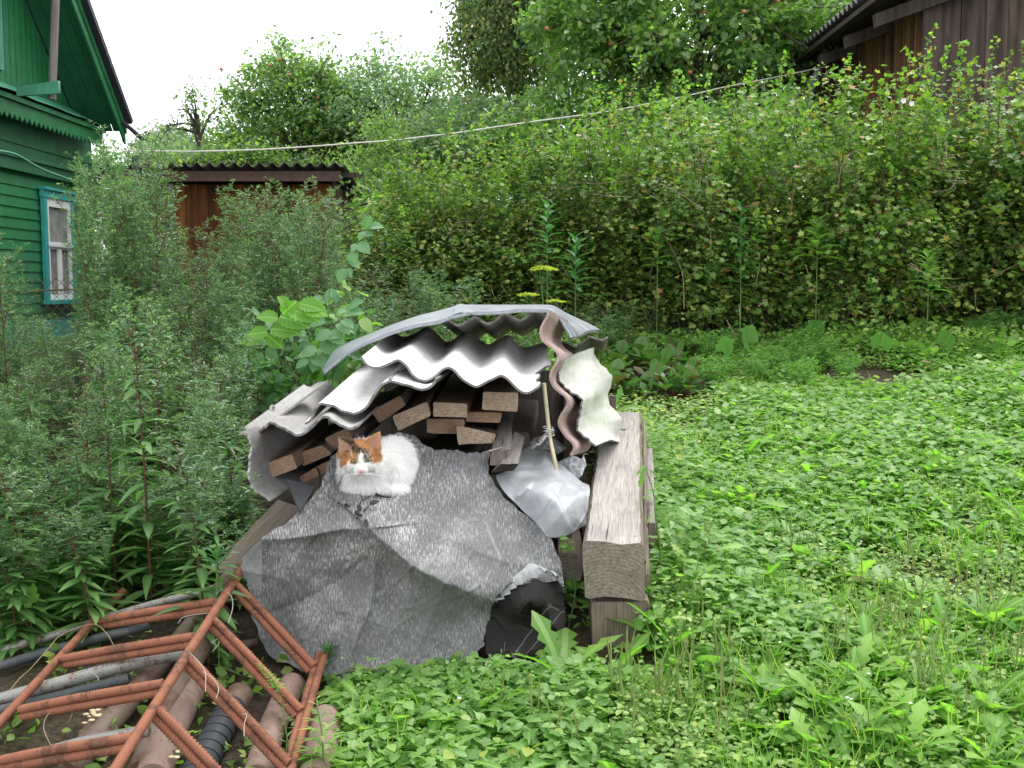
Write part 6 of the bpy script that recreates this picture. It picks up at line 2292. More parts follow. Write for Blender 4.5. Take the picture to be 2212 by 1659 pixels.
rh = np.random.default_rng(50)
spots = []
for k, y in enumerate((8.45, 9.2)):
    x = -1.02 + .25 * k
    while x < 5.2:
        spots.append((x + rh.uniform(-.08, .08), y + rh.uniform(-.30, .28)))
        x += .60
used = set()
for i, (x, y) in enumerate(spots):
    k = i % 4
    o = protos[k] if k not in used else copy_tree(protos[k])
    used.add(k)
    z = float(gz(x, y))
    ht = hedge_top(x, y) - z
    if y > 9.8:
        ht *= 1.0
    s = ht / 2.2 * rh.uniform(.84, 1.15) * (1 + .05 * (x > 2.5))
    o.location = (x, y, z)
    o.rotation_euler = (0, 0, rh.uniform(0, 6.28))
    o.scale = (max(.72, min(1.05, s * 1.05)), max(.72, min(1.05, s * 1.05)), max(.45, s))
    row_ = [q for q in spots if (q[1] < 8.83) == (y < 8.83)]
    nth = ['first', 'second', 'third', 'fourth', 'fifth', 'sixth', 'seventh', 'eighth', 'ninth', 'tenth', 'eleventh', 'twelfth', 'thirteenth'][sorted(q[0] for q in row_).index(x)]
    o['label'] = '%s currant bush from the left in the %s row of the hedge' % (nth, 'front' if y < 8.83 else 'back')


# ------------------------------------------------------------------ asters: the tall weeds on the left
def aster(seed, H=1.9, big=False):
    r = np.random.default_rng(seed)
    root = thing('wild_aster', 'aster', 'plant', (0, 0, 0), 'tall wild asters massed on the left')
    lean = r.normal(size=2) * .06
    S = crom([(0, 0, 0), (lean[0] * .3, lean[1] * .3, H * .4), (lean[0] * .8, lean[1] * .8, H * .75), (lean[0] * 1.5, lean[1] * 1.5, H)], 40)
    st = Acc()
    tube(st, S, np.linspace(.0066, .0014, 40), 6, cap=False)
    a = Acc()
    t1 = .80 if big else .60
    n = 62 if big else 26
    t = np.sort(r.uniform(.05, t1, n))
    P = S[(t * 39).astype(int)] + (r.random((n, 1)) - .5) * .02 * [0, 0, 1]
    an = np.arange(n) * 2.4 + r.normal(size=n) * .3
    d = np.stack([np.cos(an), np.sin(an), r.uniform(-.25, .5, n)], 1)
    Lf = np.interp(t, [0, .35, t1], [.150, .150, .085] if big else [.10, .11, .06])
    scatter(a, 'lance', P, d, np.tile([[0, 0, 1.]], (n, 1)) + r.normal(size=(n, 3)) * .18, Lf * 1.15 * r.uniform(.7, 1.2, n), r.uniform(.8, 1.15, n), zs=r.uniform(.3, 1.8, n), m=1)
    sp, sd, ss, tips = [], [], [], []
    t0 = .62 if big else .36
    nb = 15 if big else 25
    for i in range(nb):
        t = t0 + (.98 - t0) * (i + r.random()) / nb
        k = int(t * 39)
        an = i * 2.4 + r.normal() * .4
        ln = np.interp(t, [t0, .75, 1.0], [.21, .19, .06]) * r.uniform(.6, 1.25)
        d0 = unit(np.array([math.cos(an), math.sin(an), 1.1]))
        e = S[k] + d0 * ln + [0, 0, ln * .3]
        Q = crom([S[k], S[k] + d0 * ln * .45, e], 12)
        tube(st, Q, np.linspace(.0024, .001, 12), 4, cap=False)
        m_ = int(6 + ln * 62)
        kk = r.integers(1, 12, m_)
        sp.append(Q[kk]); ss.append(np.full(m_, .042) * np.interp(kk, [0, 11], [1.2, .62]))
        sd.append(unit(rand_dirs(m_, r, -.35, .5) + unit(e - S[k]) * .55))
        for j in range(2):
            q = Q[r.integers(5, 11)]
            e2 = q + unit(rand_dirs(1, r, .2, 1)[0] + d0 * .6) * r.uniform(.04, .09)
            tube(st, crom([q, e2], 4), .0009, 4, cap=False)
            w = crom([q, e2], 5)
            sp.append(w); ss.append(np.full(5, .026)); sd.append(unit(rand_dirs(5, r, -.1, .8) + [0, 0, .4]))
            tips.append(e2)
        tips.append(e)
    P, D, Z = np.vstack(sp), np.vstack(sd), np.concatenate(ss)
    scatter(a, 'lance_flat', P, D, rand_dirs(len(P), r, .3, 1) + [0, -.2, .3], Z * r.uniform(.65, 1.35, len(P)), r.uniform(.75, 1.15, len(P)), zs=r.uniform(.5, 2.2, len(P)))
    a.build('foliage', [M['aster'], M['aster_big']], root)
    b = Acc()
    tips = np.array(tips)
    n = len(tips) * 7
    P = tips[r.integers(0, len(tips), n)] + r.normal(size=(n, 3)) * .007
    scatter(b, 'tiny', P, unit(rand_dirs(n, r, -.1, 1)), rand_dirs(n, r), r.uniform(.010, .020, n), 1.2)
    b.build('buds', M['aster_tip'], root)
    st.build('stem', M['stem_red'] if seed % 3 else M['stem_green'], root)
    return root


ap = [aster(200 + i, 1.9) for i in range(5)] + [aster(210 + i, 1.5, True) for i in range(4)]
AH = [1.95] * 5 + [1.55] * 4
ax_ = [(-150, 600), (0, 610), (60, 650), (130, 690), (185, 665), (205, 560), (240, 500), (350, 500), (450, 505), (560, 480), (640, 455), (700, 460), (740, 560), (800, 620), (850, 660)]
ra = np.random.default_rng(60)
usedk = set()
cnt = 0


def put_aster(x, y, top_py, k, rot, lab):
    global cnt
    o = ap[k] if k not in usedk else copy_tree(ap[k])
    usedk.add(k)
    z = float(gz(x, y))
    h = zat(top_py, y) - z
    if h < .35:
        h = .35
    s = h / AH[k]
    o.location = (x, y, z)
    w = max(.7, min(1.15, s ** .5))
    o.scale = (w, w, s)
    o.rotation_euler = (0, 0, rot)
    o['label'] = lab
    cnt += 1


def aster_label(px_, d, top):
    side = 'at the left edge' if px_ < 130 else ('left of centre' if px_ < 300 else ('in the middle' if px_ < 480 else 'towards the right end'))
    dep = 'in the front rows' if d < 4.6 else ('halfway back' if d < 6 else 'in the back rows')
    hh = 'tall' if top < 480 else ('middling' if top < 720 else 'low')
    return '%s leafy aster %s, %s of the left thicket' % (hh, side, dep)


for y in np.arange(3.8, 7.6, .27):
    xs_ = -2.40 - (y - 3.7) * .50
    n = int((1.65 + (y - 3.7) * .40) / .135)
    for j in range(n):
        x = xs_ + j * .165 + ra.uniform(-.07, .07)
        yy = y + ra.uniform(-.12, .12)
        p = 1106 + x / yy * FPX
        if p < -140 or p > 850:
            continue
        if p > 520 and yy < 4.9:
            continue
        if p > 700 and yy < 5.6:
            continue
        tp = np.interp(p, [q[0] for q in ax_], [q[1] for q in ax_])
        near = np.clip((5.4 - yy) / 1.6, 0, 1)
        if 200 < p < 520 and yy < 4.1 and ra.random() < .55:
            continue
        tp = tp + near * ra.uniform(80, 380) + ra.uniform(0, 80)
        k = ra.integers(5, 9) if (yy < 4.7 and ra.random() < .7) else ra.integers(0, 5)
        put_aster(x, yy, tp, k, ra.uniform(0, 6.28), aster_label(p, yy, tp))
for px_, d, tp in ((232, 5.2, 330), (262, 5.0, 268), (286, 5.3, 285), (318, 5.1, 330), (345, 5.4, 350), (225, 5.6, 420), (15, 4.8, 505), (35, 5.0, 545), (-20, 4.9, 520), (495, 5.6, 400), (520, 5.8, 392), (455, 5.5, 470), (545, 5.6, 420),
                   (585, 5.9, 400), (610, 5.7, 392), (640, 5.9, 378), (665, 5.8, 385), (690, 6.0, 395), (708, 5.9, 420), (380, 5.6, 470), (300, 4.9, 400), (250, 4.8, 440), (330, 5.0, 440)) + tuple((float(ra.uniform(205, 350)), float(ra.uniform(4.8, 6.2)), float(ra.uniform(300, 430))) for _ in range(22)) + tuple((float(ra.uniform(560, 720)), float(ra.uniform(5.4, 6.6)), float(ra.uniform(395, 460))) for _ in range(12)):
    put_aster(at(px_, d), d, tp, ra.integers(0, 5), ra.uniform(0, 6.28), aster_label(px_, d, tp))
# big-leaved low stems filling the front of the thicket
for i in range(34):
    px_ = ra.uniform(-60, 500)
    d = ra.uniform(3.35, 4.0)
    tp = ra.uniform(900, 1100) if px_ < 190 else ra.uniform(1040, 1190)
    put_aster(at(px_, d), d, tp, ra.integers(5, 9), ra.uniform(0, 6.28), aster_label(px_, d, tp))
for i in range(7):
    px_, d, tp = -30 + i * 34 + ra.uniform(-12, 12), ra.uniform(3.12, 3.3), ra.uniform(1060, 1190)
    put_aster(at(px_, d), d, tp, 5 + i % 4, ra.uniform(0, 6.28), 'low aster tuft leaning over the farthest pipes, number %s from the left edge' % ['one', 'two', 'three', 'four', 'five', 'six', 'seven', 'eight', 'nine', 'ten', 'eleven'][i])
# stems standing clear in the foreground
for i_, (px_, d, tp, lab) in enumerate(((310, 3.42, 640, 'tall red-stemmed aster standing clear in front of the thicket, centre left'),
                        (232, 3.5, 760, 'aster with a greenish stem just left of the tallest red-stemmed one'),
                        (462, 3.04, 790, 'aster growing right in front of the leftmost slate sheet'),
                        (432, 3.0, 930, 'low aster before the sloping board at the left end of the pile'),
                        (395, 3.45, 850, 'aster leaning right with broad lower leaves beside the slate'),
                        (455, 3.6, 800, 'bushy aster touching the leftmost slate sheet'),
                        (130, 3.35, 900, 'low aster with long drooping leaves near the left edge'),
                        (40, 3.2, 980, 'low dark aster with long leaves at the very left edge'),
                        (180, 3.7, 700, 'feathery aster left of centre in the thicket front'),
                        (20, 3.6, 820, 'feathery aster at the left edge of the thicket front'),
                        (500, 3.75, 760, 'slim aster rising from behind the leftmost slate'),
                        (275, 3.65, 700, 'slim aster directly behind the clear red stem'))):
    x = at(px_, d)
    put_aster(x, d, tp, ra.integers(5, 9) if i_ % 3 != 2 else ra.integers(0, 5), ra.uniform(0, 6.28), lab)

rm = np.random.default_rng(91)
for i in range(30):
    if i < 16:
        px_, d, tp = rm.uniform(790, 1010), rm.uniform(6.2, 7.6), rm.uniform(540, 640)
        lab = 'mugwort stem %s behind the zinc sheet' % ('close' if d < 6.8 else 'a little farther')
    else:
        px_, d, tp = rm.uniform(1010, 1420), rm.uniform(6.6, 7.9), rm.uniform(640, 690)
        lab = 'low leafy weed between the pile and the hedge, %s' % ('left of the dill' if px_ < 1165 else 'right of the dill')
    put_aster(at(px_, d), d, tp, rm.integers(0, 5), rm.uniform(0, 6.28), lab)

# ------------------------------------------------------------------ leafy shoots beside the slate
def shoot(name, zf, spine, d, leaves, mat, label, tpl='serrate', stem='stem_red', cat='sapling', group=None, rad=.003):
    a = Acc()
    r = np.random.default_rng(int(abs(spine[0][0])) + len(leaves))
    P = [W(*zf(*p), d + .02 * i) for i, p in enumerate(spine)]
    Q = crom(P, 20)
    gx = Q[0].copy()
    gx[2] = float(gz(gx[0], gx[1]))
    if Q[0][2] - gx[2] > .05:
        P = [gx, (gx + P[0]) / 2 + np.array([.02, 0, 0])] + P
        Q = crom(P, 30)
    root = thing(name, label, cat, gx, group)
    tube(a, Q, np.linspace(rad, rad * .4, len(Q)), 6, cap=False)
    a.build('stem', M[stem], root)
    a = Acc()
    for (bx, by, tx, ty) in leaves:
        b, t = W(*zf(bx, by), d), W(*zf(tx, ty), d - .03)
        L = np.linalg.norm(t - b)
        ax = unit(t - b)
        up = unit(np.array([r.normal() * .3, -.75, .75 + r.normal() * .2]))
        scatter(a, tpl, b[None], ax[None], up[None], [L], [1.0], zs=r.uniform(.6, 1.3))
    a.build('leaves', M[mat], root)
    return root


shoot('elm_sapling', ZG, [(700, 1700), (860, 1560), (960, 1440), (1080, 1340), (1230, 1320)], 4.3,
      [(960, 1440, 780, 1400), (975, 1420, 1240, 1490), (1050, 1350, 1320, 1420), (1060, 1330, 960, 1240), (1180, 1320, 1390, 1390), (900, 1530, 1150, 1530), (870, 1560, 700, 1560), (1150, 1310, 1330, 1330), (860, 1580, 1000, 1680), (820, 1610, 620, 1640), (1000, 1400, 1100, 1290)],
      'elm_bright', 'bright green elm sapling with large toothed leaves left of the zinc sheet')
shoot('elm_sapling', ZG, [(1280, 1800), (1380, 1600), (1480, 1460), (1560, 1360), (1630, 1290)], 4.35,
      [(1560, 1390, 1700, 1360), (1580, 1340, 1695, 1270), (1520, 1450, 1620, 1500), (1480, 1480, 1590, 1560), (1400, 1560, 1540, 1640), (1420, 1550, 1280, 1620), (1560, 1370, 1480, 1380), (1340, 1640, 1480, 1740), (1300, 1700, 1160, 1740), (1380, 1590, 1500, 1590), (1260, 1780, 1400, 1840), (1230, 1800, 1110, 1860), (1300, 1760, 1260, 1900)],
      'elm_dark', 'darker elm shoot with drooping toothed leaves touching the zinc sheet tip')
shoot('elm_sapling', ZG, [(1330, 1460), (1440, 1220), (1530, 1060), (1640, 900), (1700, 760), (1780, 620)], 4.9,
      [(1740, 640, 1870, 610), (1730, 650, 1760, 540), (1720, 680, 1665, 740), (1700, 700, 1785, 690), (1660, 780, 1760, 850), (1650, 790, 1600, 840), (1630, 850, 1600, 970), (1600, 920, 1670, 990), (1550, 1000, 1480, 1110), (1450, 1180, 1370, 1300), (1440, 1200, 1480, 1290), (1380, 1290, 1240, 1260), (1560, 1000, 1600, 1060)],
      'elm_dark', 'tall slender elm shoot rising in front of the brown shed side wall')
def vine_mass():
    r = np.random.default_rng(88)
    g0 = W(650, 860, 4.75); g0[2] = float(gz(g0[0], g0[1]))
    root = thing('bindweed', 'tangle of broad dark bindweed leaves climbing behind the bright elm sapling', 'vine', g0)
    st, a = Acc(), Acc()
    for k in range(26):
        x0, x1 = r.uniform(560, 760), r.uniform(520, 790)
        b, t = W(x0, 900, 4.7 + .3 * r.random()), W(x1, r.uniform(560, 780), 4.55 + .5 * r.random())
        Q = crom([b, (b + t) / 2 + r.normal(size=3) * .07, t], 16)
        tube(st, Q, .0016, 4, cap=False)
        m = 13
        i = r.integers(2, 16, m)
        P = Q[i] + r.normal(size=(m, 3)) * .03
        scatter(a, 'round' if k % 3 == 0 else 'broad', P, rand_dirs(m, r, -.9, .2), unit(rand_dirs(m, r, 0, 1) + [0, -.5, .5]), r.uniform(.04, .085, m), .95, m=0 if k % 4 else 1)
    st.build('stems', M['stem_green'], root)
    a.build('leaves', [M['elm_dark'], M['weed2']], root)


vine_mass()
shoot('broad_weed', ZG, [(600, 1900), (700, 1500), (690, 1000), (710, 620)], 5.6,
      [(710, 640, 740, 580), (700, 700, 760, 650), (690, 760, 650, 700), (700, 740, 690, 820)], 'weed2', 'pale green sprig poking above the asters before the brown shed', tpl='lance', stem='stem_green', cat='plant')
shoot('wild_vine', Z5, [(150, 520), (170, 400), (165, 330)], 3.15, [(175, 320, 170, 470), (240, 580, 240, 790)], 'vine_leaf', 'lobed bright leaves of a vine above the left side bar', tpl='palmate', stem='stem_green', cat='vine')
for q, lb in (((1985, 700), 'small lance-leaved sprout at the tip of the right side bar'), ((1310, 120), 'small lance-leaved sprout at the top end of the ridge bar')):
    p = W(*Z5(*q), 2.95)
    g0 = p.copy(); g0[2] = float(gz(p[0], p[1]))
    root = thing('sprout', lb, 'plant', g0, 'small sprouts between the rebar')
    a = Acc(); tube(a, crom([g0, p + [0, 0, -.01]], 5), .002, 5); a.build('stem', M['stem_green'], root)
    a = Acc(); n = 14
    an = np.arange(n) * 2.4
    scatter(a, 'lance', np.tile(p, (n, 1)) - np.linspace(.035, 0, n)[:, None] * [0, 0, 1], np.stack([np.cos(an), np.sin(an), np.linspace(.2, 1.8, n)], 1), np.tile([[0, 0, 1.]], (n, 1)) + .01, np.linspace(.06, .03, n), 1.5)
    a.build('leaves', M['blue_green'], root)
# feathery weed stalks in front of the right side bar
def horseweed(pb, pt, d, lab, n=60, L=.05, mat='weed', droop=False):
    b, t = W(*Z5(*pb), d), W(*Z5(*pt), d)
    root = thing('horseweed', lab, 'plant', b, 'feathery stalks before the rebar frame')
    S = crom([b, (b + t) / 2 + np.array([.006, 0, 0]), t], 30)
    a = Acc(); tube(a, S, np.linspace(.0026, .001, 30), 5); a.build('stem', M['stem_green'], root)
    a = Acc()
    k = np.linspace(2, 29, n).astype(int)
    an = np.arange(n) * 2.4
    scatter(a, 'lance_flat', S[k], np.stack([np.cos(an), np.sin(an), np.full(n, .35)], 1), np.tile([[0, 0.05, 1.]], (n, 1)), np.linspace(L * 1.3, L * .35, n), .55)
    a.build('leaves', M[mat], root)


horseweed((1960, 1460), (1915, 1010), 2.42, 'feathery green stalk right in front of the shortest pipe', 46, .075)
horseweed((1750, 1460), (1690, 960), 2.45, 'seeding stalk in front of the right cross bars, lower half', 26, .035)
horseweed((1690, 960), (1560, 790), 2.45, 'nodding whitish seed head above the third cross bar', 60, .022, 'grass')
# ------------------------------------------------------------------ plants in the yard
def put(o, x, y, rot, s=1.0, lab=None, dz=0):
    o.location = (x, y, float(gz(x, y)) + dz)
    o.rotation_euler = (0, 0, rot)
    o.scale = (s, s, s)
    if lab: o['label'] = lab


def rosette(name, cat, tpl, mat, n, L, w, elev, seed, group, pet=0, zs=1.0):
    r = np.random.default_rng(seed)
    root = thing(name, cat, cat, (0, 0, 0), group)
    a = Acc()
    an = np.arange(n) * 2.399 + r.normal(size=n) * .15
    el = np.interp(np.arange(n), [0, n - 1], [elev[0], elev[1]]) + r.normal(size=n) * .08
    d = np.stack([np.cos(an) * np.cos(el), np.sin(an) * np.cos(el), np.sin(el)], 1)
    P = np.zeros((n, 3)) + [0, 0, .01] + d * pet * r.uniform(.6, 1.0, (n, 1))
    sz = L * r.uniform(.65, 1.15, n)
    d2 = d + np.array([0, 0, -.25]) * (pet > 0)
    scatter(a, tpl, P, d2, np.tile([[0, 0, 1.]], (n, 1)) + r.normal(size=(n, 3)) * .15, sz, w, zs=zs * r.uniform(.6, 1.3, n))
    a.build('leaves', M[mat], root)
    if pet:
        s = Acc()
        for i in range(n):
            tube(s, crom([(0, 0, 0), P[i] * .5 + [0, 0, .01], P[i]], 5), .0026 if mat == 'beet' else .0022, 4, cap=False)
        s.build('stalks', M['beet_stem' if mat == 'beet' else 'stem_green'], root)
    return root


def free(x, y):
    """True where the yard plants may stand (not on the pile, the beams or the pipes)"""
    if y < 2.45 or y > 9.0: return False
    px_ = 1106 + x / y * FPX
    if px_ > 2330 or px_ < 560: return False
    if y < 3.0 and x < -.40: return False
    if 2.92 < y < 5.3 and x < .46: return False
    if y >= 5.3 and x < -.9: return False
    return True


rp = np.random.default_rng(77)
pl_p = [rosette('plantain_plant', 'plantain', 'plantain', 'plantain', 9, .115, 1.15, (.25, .9), 300 + i, 'plantain rosettes in the yard') for i in range(3)]
dd_p = [rosette('dandelion_plant', 'dandelion', 'dandelion', 'dandelion', 12, .155, 1.15, (.35, 1.15), 310 + i, 'dandelion rosettes in the yard') for i in range(3)]
for q in pl_p + dd_p:
    q['category'] = 'plant'
usedp = set()


def where(x, y):
    p = 1106 + x / y * FPX
    a_ = 'in front of the felt' if p < 1150 else ('before the beams' if p < 1420 and y < 3.1 else ('close to the right side of the beams' if p < 1560 else ('in the middle of the yard' if p < 1880 else 'at the right edge of the yard')))
    b_ = 'nearest the viewer' if y < 2.9 else ('near' if y < 3.5 else ('a little farther' if y < 4.3 else 'far'))
    return a_, b_


def spread(protos_, n, region, lab, smin, smax, seed, bias=1.0):
    r = np.random.default_rng(seed)
    k = 0
    tries = 0
    while k < n and tries < 20000:
        tries += 1
        y = 2.45 + (region[3] - 2.45) * r.random() ** bias
        x = r.uniform(region[0], region[1])
        if not (region[2] <= y <= region[3]) or not free(x, y):
            continue
        # clumps
        if snoise(np.array([[x, y]]), 4.2, seed, 2)[0] < -.25:
            continue
        pr = protos_[r.integers(len(protos_))]
        o = pr if pr.name not in usedp else copy_tree(pr)
        usedp.add(pr.name)
        sc_ = r.uniform(smin, smax)
        w1, w2 = where(x, y)
        put(o, x, y, r.uniform(0, 6.28), sc_, '%s %s %s, %s' % ('small' if sc_ < (smin * 2 + smax) / 3 else ('large' if sc_ > (smin + 2 * smax) / 3 else 'middling'), lab, w1, w2))
        k += 1


spread(pl_p, 190, (-.3, 2.2, 2.45, 4.3), 'broad-leaved plantain rosette', .5, 1.05, 5, 1.2)
spread(dd_p, 190, (-.45, 2.6, 2.45, 5.6), 'toothed dandelion rosette', .45, .95, 6, 1.3)
for px_, d, s, lb in ((1220, 2.93, 1.25, 'upright dandelion rosette in front of the dark lower beam'), (1440, 3.35, 1.5, 'large dandelion clump against the right side of the beams'), (1010, 2.72, .9, 'dandelion rosette below the felt at bottom centre'), (1460, 3.1, 1.2, 'second dandelion clump right of the lower beam'), (1330, 2.95, 1.1, 'dandelion with one big leaf in front of the lower beam')):
    o = copy_tree(dd_p[0])
    put(o, at(px_, d), d, px_, s, lb)
# plantain seed spikes
sp_ = []
for i in range(3):
    r = np.random.default_rng(330 + i)
    a = Acc()
    for k in range(4):
        x, y = r.normal(size=2) * .03
        h = r.uniform(.12, .21)
        S = crom([(x, y, 0), (x + r.normal() * .006, y, h * .5), (x + r.normal() * .015, y + r.normal() * .01, h)], 14)
        R = np.where(np.arange(14) < 7, .0008, .0020)
        R[-1] = .001
        tube(a, S, R, 6)
    o = a.build('plantain_spikes', M['spike'], smooth=True)
    tag(o, 'thin brown-green plantain seed spikes above the near weeds', 'plant', 'plantain seed spikes')
    sp_.append(o)
usedp2 = []
r = np.random.default_rng(9)
for k in range(80):
    y = r.uniform(2.5, 4.0)
    x = r.uniform(.35, 1.9) * y / 3.2
    if k % 6 == 0:
        x = r.uniform(-.1, .5)
        y = r.uniform(2.5, 2.9)
    if not free(x, y): continue
    o = sp_[k % 3]
    if k > 2:
        o = o.copy(); COL.objects.link(o)
    put(o, x, y, r.uniform(0, 6.28), r.uniform(.8, 1.15), 'thin plantain seed spikes %s, %s' % where(x, y))


# fine ground cover: one countless carpet
def ground_cover():
    r = np.random.default_rng(21)

    def cloud(n, y0, y1, ok, bias=1.0):
        y = y0 + (y1 - y0) * r.random(n * 3) ** bias
        half = (1106 + 160) / FPX * y
        x = r.uniform(-.5, 1, n * 3) * half
        m = (x > -.42)
        m &= ~((y > 2.93) & (y < 5.3) & (x < .43))
        m &= ~((y >= 5.3) & (x < -1.0))
        m &= ok(x, y)
        m &= ((x - 2.35) / .85) ** 2 + ((y - 7.0) / .22) ** 2 > 1 + .5 * np.sin(x * 9)
        m &= ((x - .92) / .34) ** 2 + ((y - 6.75) / .5) ** 2 > 1
        return x[m][:n], y[m][:n]
    bare = lambda x, y: snoise(np.stack([x, y], 1), 2.6, 31, 3)
    a = Acc()
    # tiny plants: stalk position + few leaves
    for (n, y0, y1, ls, nl, hgt, tpl, mt, th, bias) in (
            (4300, 2.4, 4.6, .019, 7, .045, 'oval', 0, -.75, 1.0),
            (2300, 2.4, 4.8, .026, 6, .055, 'palmate', 1, -.15, 1.0),
            (13500, 4.4, 9.0, .0225, 6, .055, 'oval', 0, -.62, 1.25),
            (4500, 4.4, 9.0, .030, 5, .07, 'palmate', 1, .0, 1.2),
            (2600, 2.4, 6.5, .045, 4, .06, 'plantain', 2, -.1, 1.0),
            (1100, 2.4, 7.5, .085, 4, .055, 'dandelion', 3, .0, 1.0)):
        x, y = cloud(n, y0, y1, lambda x, y: bare(x, y) > th - .25 * (y > 5), bias)
        n = len(x)
        hN = hgt * (1 + .9 * sstep(.2, .7, snoise(np.stack([x, y], 1), 2.3, 47, 2))) * (.55 + .6 * (snoise(np.stack([x, y], 1), 5, 41, 2) + 1) / 2 + .5 * r.random(n))
        # taller growth along the beams and the felt
        edge = np.exp(-((x - .46).clip(0, 9) / .22) ** 2) * (y > 3) * (y < 5.2)
        hN = hN * (1 + 1.4 * edge)
        base = np.stack([x, y, gz(x, y)], 1)
        P = np.repeat(base, nl, 0)
        N = len(P)
        hh = np.repeat(hN, nl) * r.uniform(.35, 1.15, N)
        an = r.uniform(0, 6.28, N)
        rad = np.repeat(hN, nl) * r.uniform(.1, .8, N)
        P = P + np.stack([np.cos(an) * rad, np.sin(an) * rad, hh], 1)
        ax = np.stack([np.cos(an), np.sin(an), r.uniform(-.25, .55, N)], 1)
        up = np.stack([r.normal(size=N) * .25, r.normal(size=N) * .25 - .15, np.ones(N)], 1)
        scatter(a, tpl, P, ax, up, ls * r.uniform(.6, 1.35, N) * np.interp(P[:, 1], [2.4, 9], [1, 1.15]), 1.1, m=mt)
    # grass blades in tufts
    x, y = cloud(1700, 2.4, 8.8, lambda x, y: snoise(np.stack([x, y], 1), 3.3, 57, 2) > -.35, 1.0)
    nb = 9
    P = np.repeat(np.stack([x, y, gz(x, y)], 1), nb, 0) + r.normal(size=(len(x) * nb, 3)) * [.018, .018, 0]
    N = len(P)
    d = np.stack([r.normal(size=N) * .35, r.normal(size=N) * .35, np.ones(N)], 1)
    scatter(a, 'blade', P, d, rand_dirs(N, r, -.1, .2), r.uniform(.05, .15, N), .8, m=4)
    o = a.build('ground_weeds', [M['weed'], M['weed2'], M['plantain'], M['dandelion'], M['grass']])
    tag(o, 'low bright green carpet of mixed weeds covering the yard', 'ground cover', kind='stuff')
    # weeds at the foot of the pile, among the pipes and behind the pile
    a = Acc()
    spots_ = []
    for (x0, x1, y0, y1, n, h) in ((-.45, .42, 2.80, 2.93, 260, .06), (.40, .52, 3.1, 4.9, 300, .12), (.20, .36, 3.25, 3.7, 60, .12), (-1.2, .45, 5.3, 7.6, 900, .26), (-1.3, -.45, 2.3, 3.1, 70, .05), (-2.4, -.9, 3.1, 3.9, 60, .06), (.3, 5.2, 7.45, 7.85, 700, .20)):
        x, y = r.uniform(x0, x1, n), r.uniform(y0, y1, n)
        spots_.append(np.stack([x, y, gz(x, y), np.full(n, h)], 1))
    S = np.vstack(spots_)
    nl = 8
    P = np.repeat(S[:, :3], nl, 0)
    h = np.repeat(S[:, 3], nl)
    N = len(P)
    an = r.uniform(0, 6.28, N)
    P = P + np.stack([np.cos(an) * .04, np.sin(an) * .04, h * r.random(N)], 1)
    ax = np.stack([np.cos(an), np.sin(an), r.uniform(-.2, .8, N)], 1)
    half = N // 2
    scatter(a, 'palmate', P[:half], ax[:half], rand_dirs(half, r, .3, 1), r.uniform(.018, .034, half), 1.0, m=1)
    scatter(a, 'oval', P[half:], ax[half:], rand_dirs(N - half, r, .3, 1), r.uniform(.02, .045, N - half), 1.1, m=0)
    # fine stems so that the taller ones do not float
    for s in S[::3]:
        if s[3] > .1:
            e = s[:3] + [r.normal() * .03, r.normal() * .03, s[3] * 1.05]
            tube(a, [s[:3], (s[:3] + e) / 2, e], .0012, 3, m=2, cap=False)
    x, y = r.uniform(-.42, .34, 230), r.uniform(2.72, 2.86, 230)
    P = np.repeat(np.stack([x, y, gz(x, y)], 1), 8, 0)
    n_ = len(P)
    an = r.uniform(0, 6.28, n_)
    hh = np.repeat(r.uniform(.05, .15, 230), 8) * r.random(n_)
    P = P + np.stack([np.cos(an) * .03, np.sin(an) * .03, hh], 1)
    scatter(a, 'oval', P, np.stack([np.cos(an), np.sin(an), r.uniform(-.2, .7, n_)], 1), rand_dirs(n_, r, .4, 1), r.uniform(.010, .020, n_), 1.0, m=1)
    o = a.build('edge_weeds', [M['weed'], M['weed2'], M['stem_green']])
    tag(o, 'leafy weeds growing round the foot of the pile and along the hedge', 'ground cover', kind='stuff')
    a = Acc()
    n = 260
    x, y = r.uniform(-.3, 3.2, n), r.uniform(2.5, 8.0, n)
    m = np.array([free(p, q) for p, q in zip(x, y)])
    x, y = x[m], y[m]
    P = np.stack([x, y, gz(x, y) + r.uniform(.03, .075, len(x))], 1)
    scatter(a, 'lance_flat', P, rand_dirs(len(x), r, -.15, .3), rand_dirs(len(x), r, .5, 1), r.uniform(.02, .08, len(x)), r.uniform(.35, 1.3, len(x)), zs=2.0)
    o = a.build('dead_leaves', [M['stem_dry']])
    tag(o, 'dry straw-coloured leaves and stalks lying among the low weeds', 'dead leaves', kind='stuff')
    # small galinsoga flower heads scattered
    a = Acc()
    n = 420
    x, y = r.uniform(-.3, 3.5, n), r.uniform(2.6, 8.5, n)
    m = np.array([free(p, q) for p, q in zip(x, y)])
    x, y = x[m], y[m]
    P = np.stack([x, y, gz(x, y) + r.uniform(.06, .11, len(x))], 1)
    for k in range(5):
        an = k * 1.2566 + r.random(len(x))
        scatter(a, 'tiny', P, np.stack([np.cos(an), np.sin(an), 0 * an + .1], 1), np.tile([[0, 0, 1.]], (len(x), 1)), .006, 2.0)
    o = a.build('tiny_flowers', [M['petal_white']])
    tag(o, 'tiny pale flowers sprinkled over the low weeds', 'flowers', kind='stuff')


ground_cover()

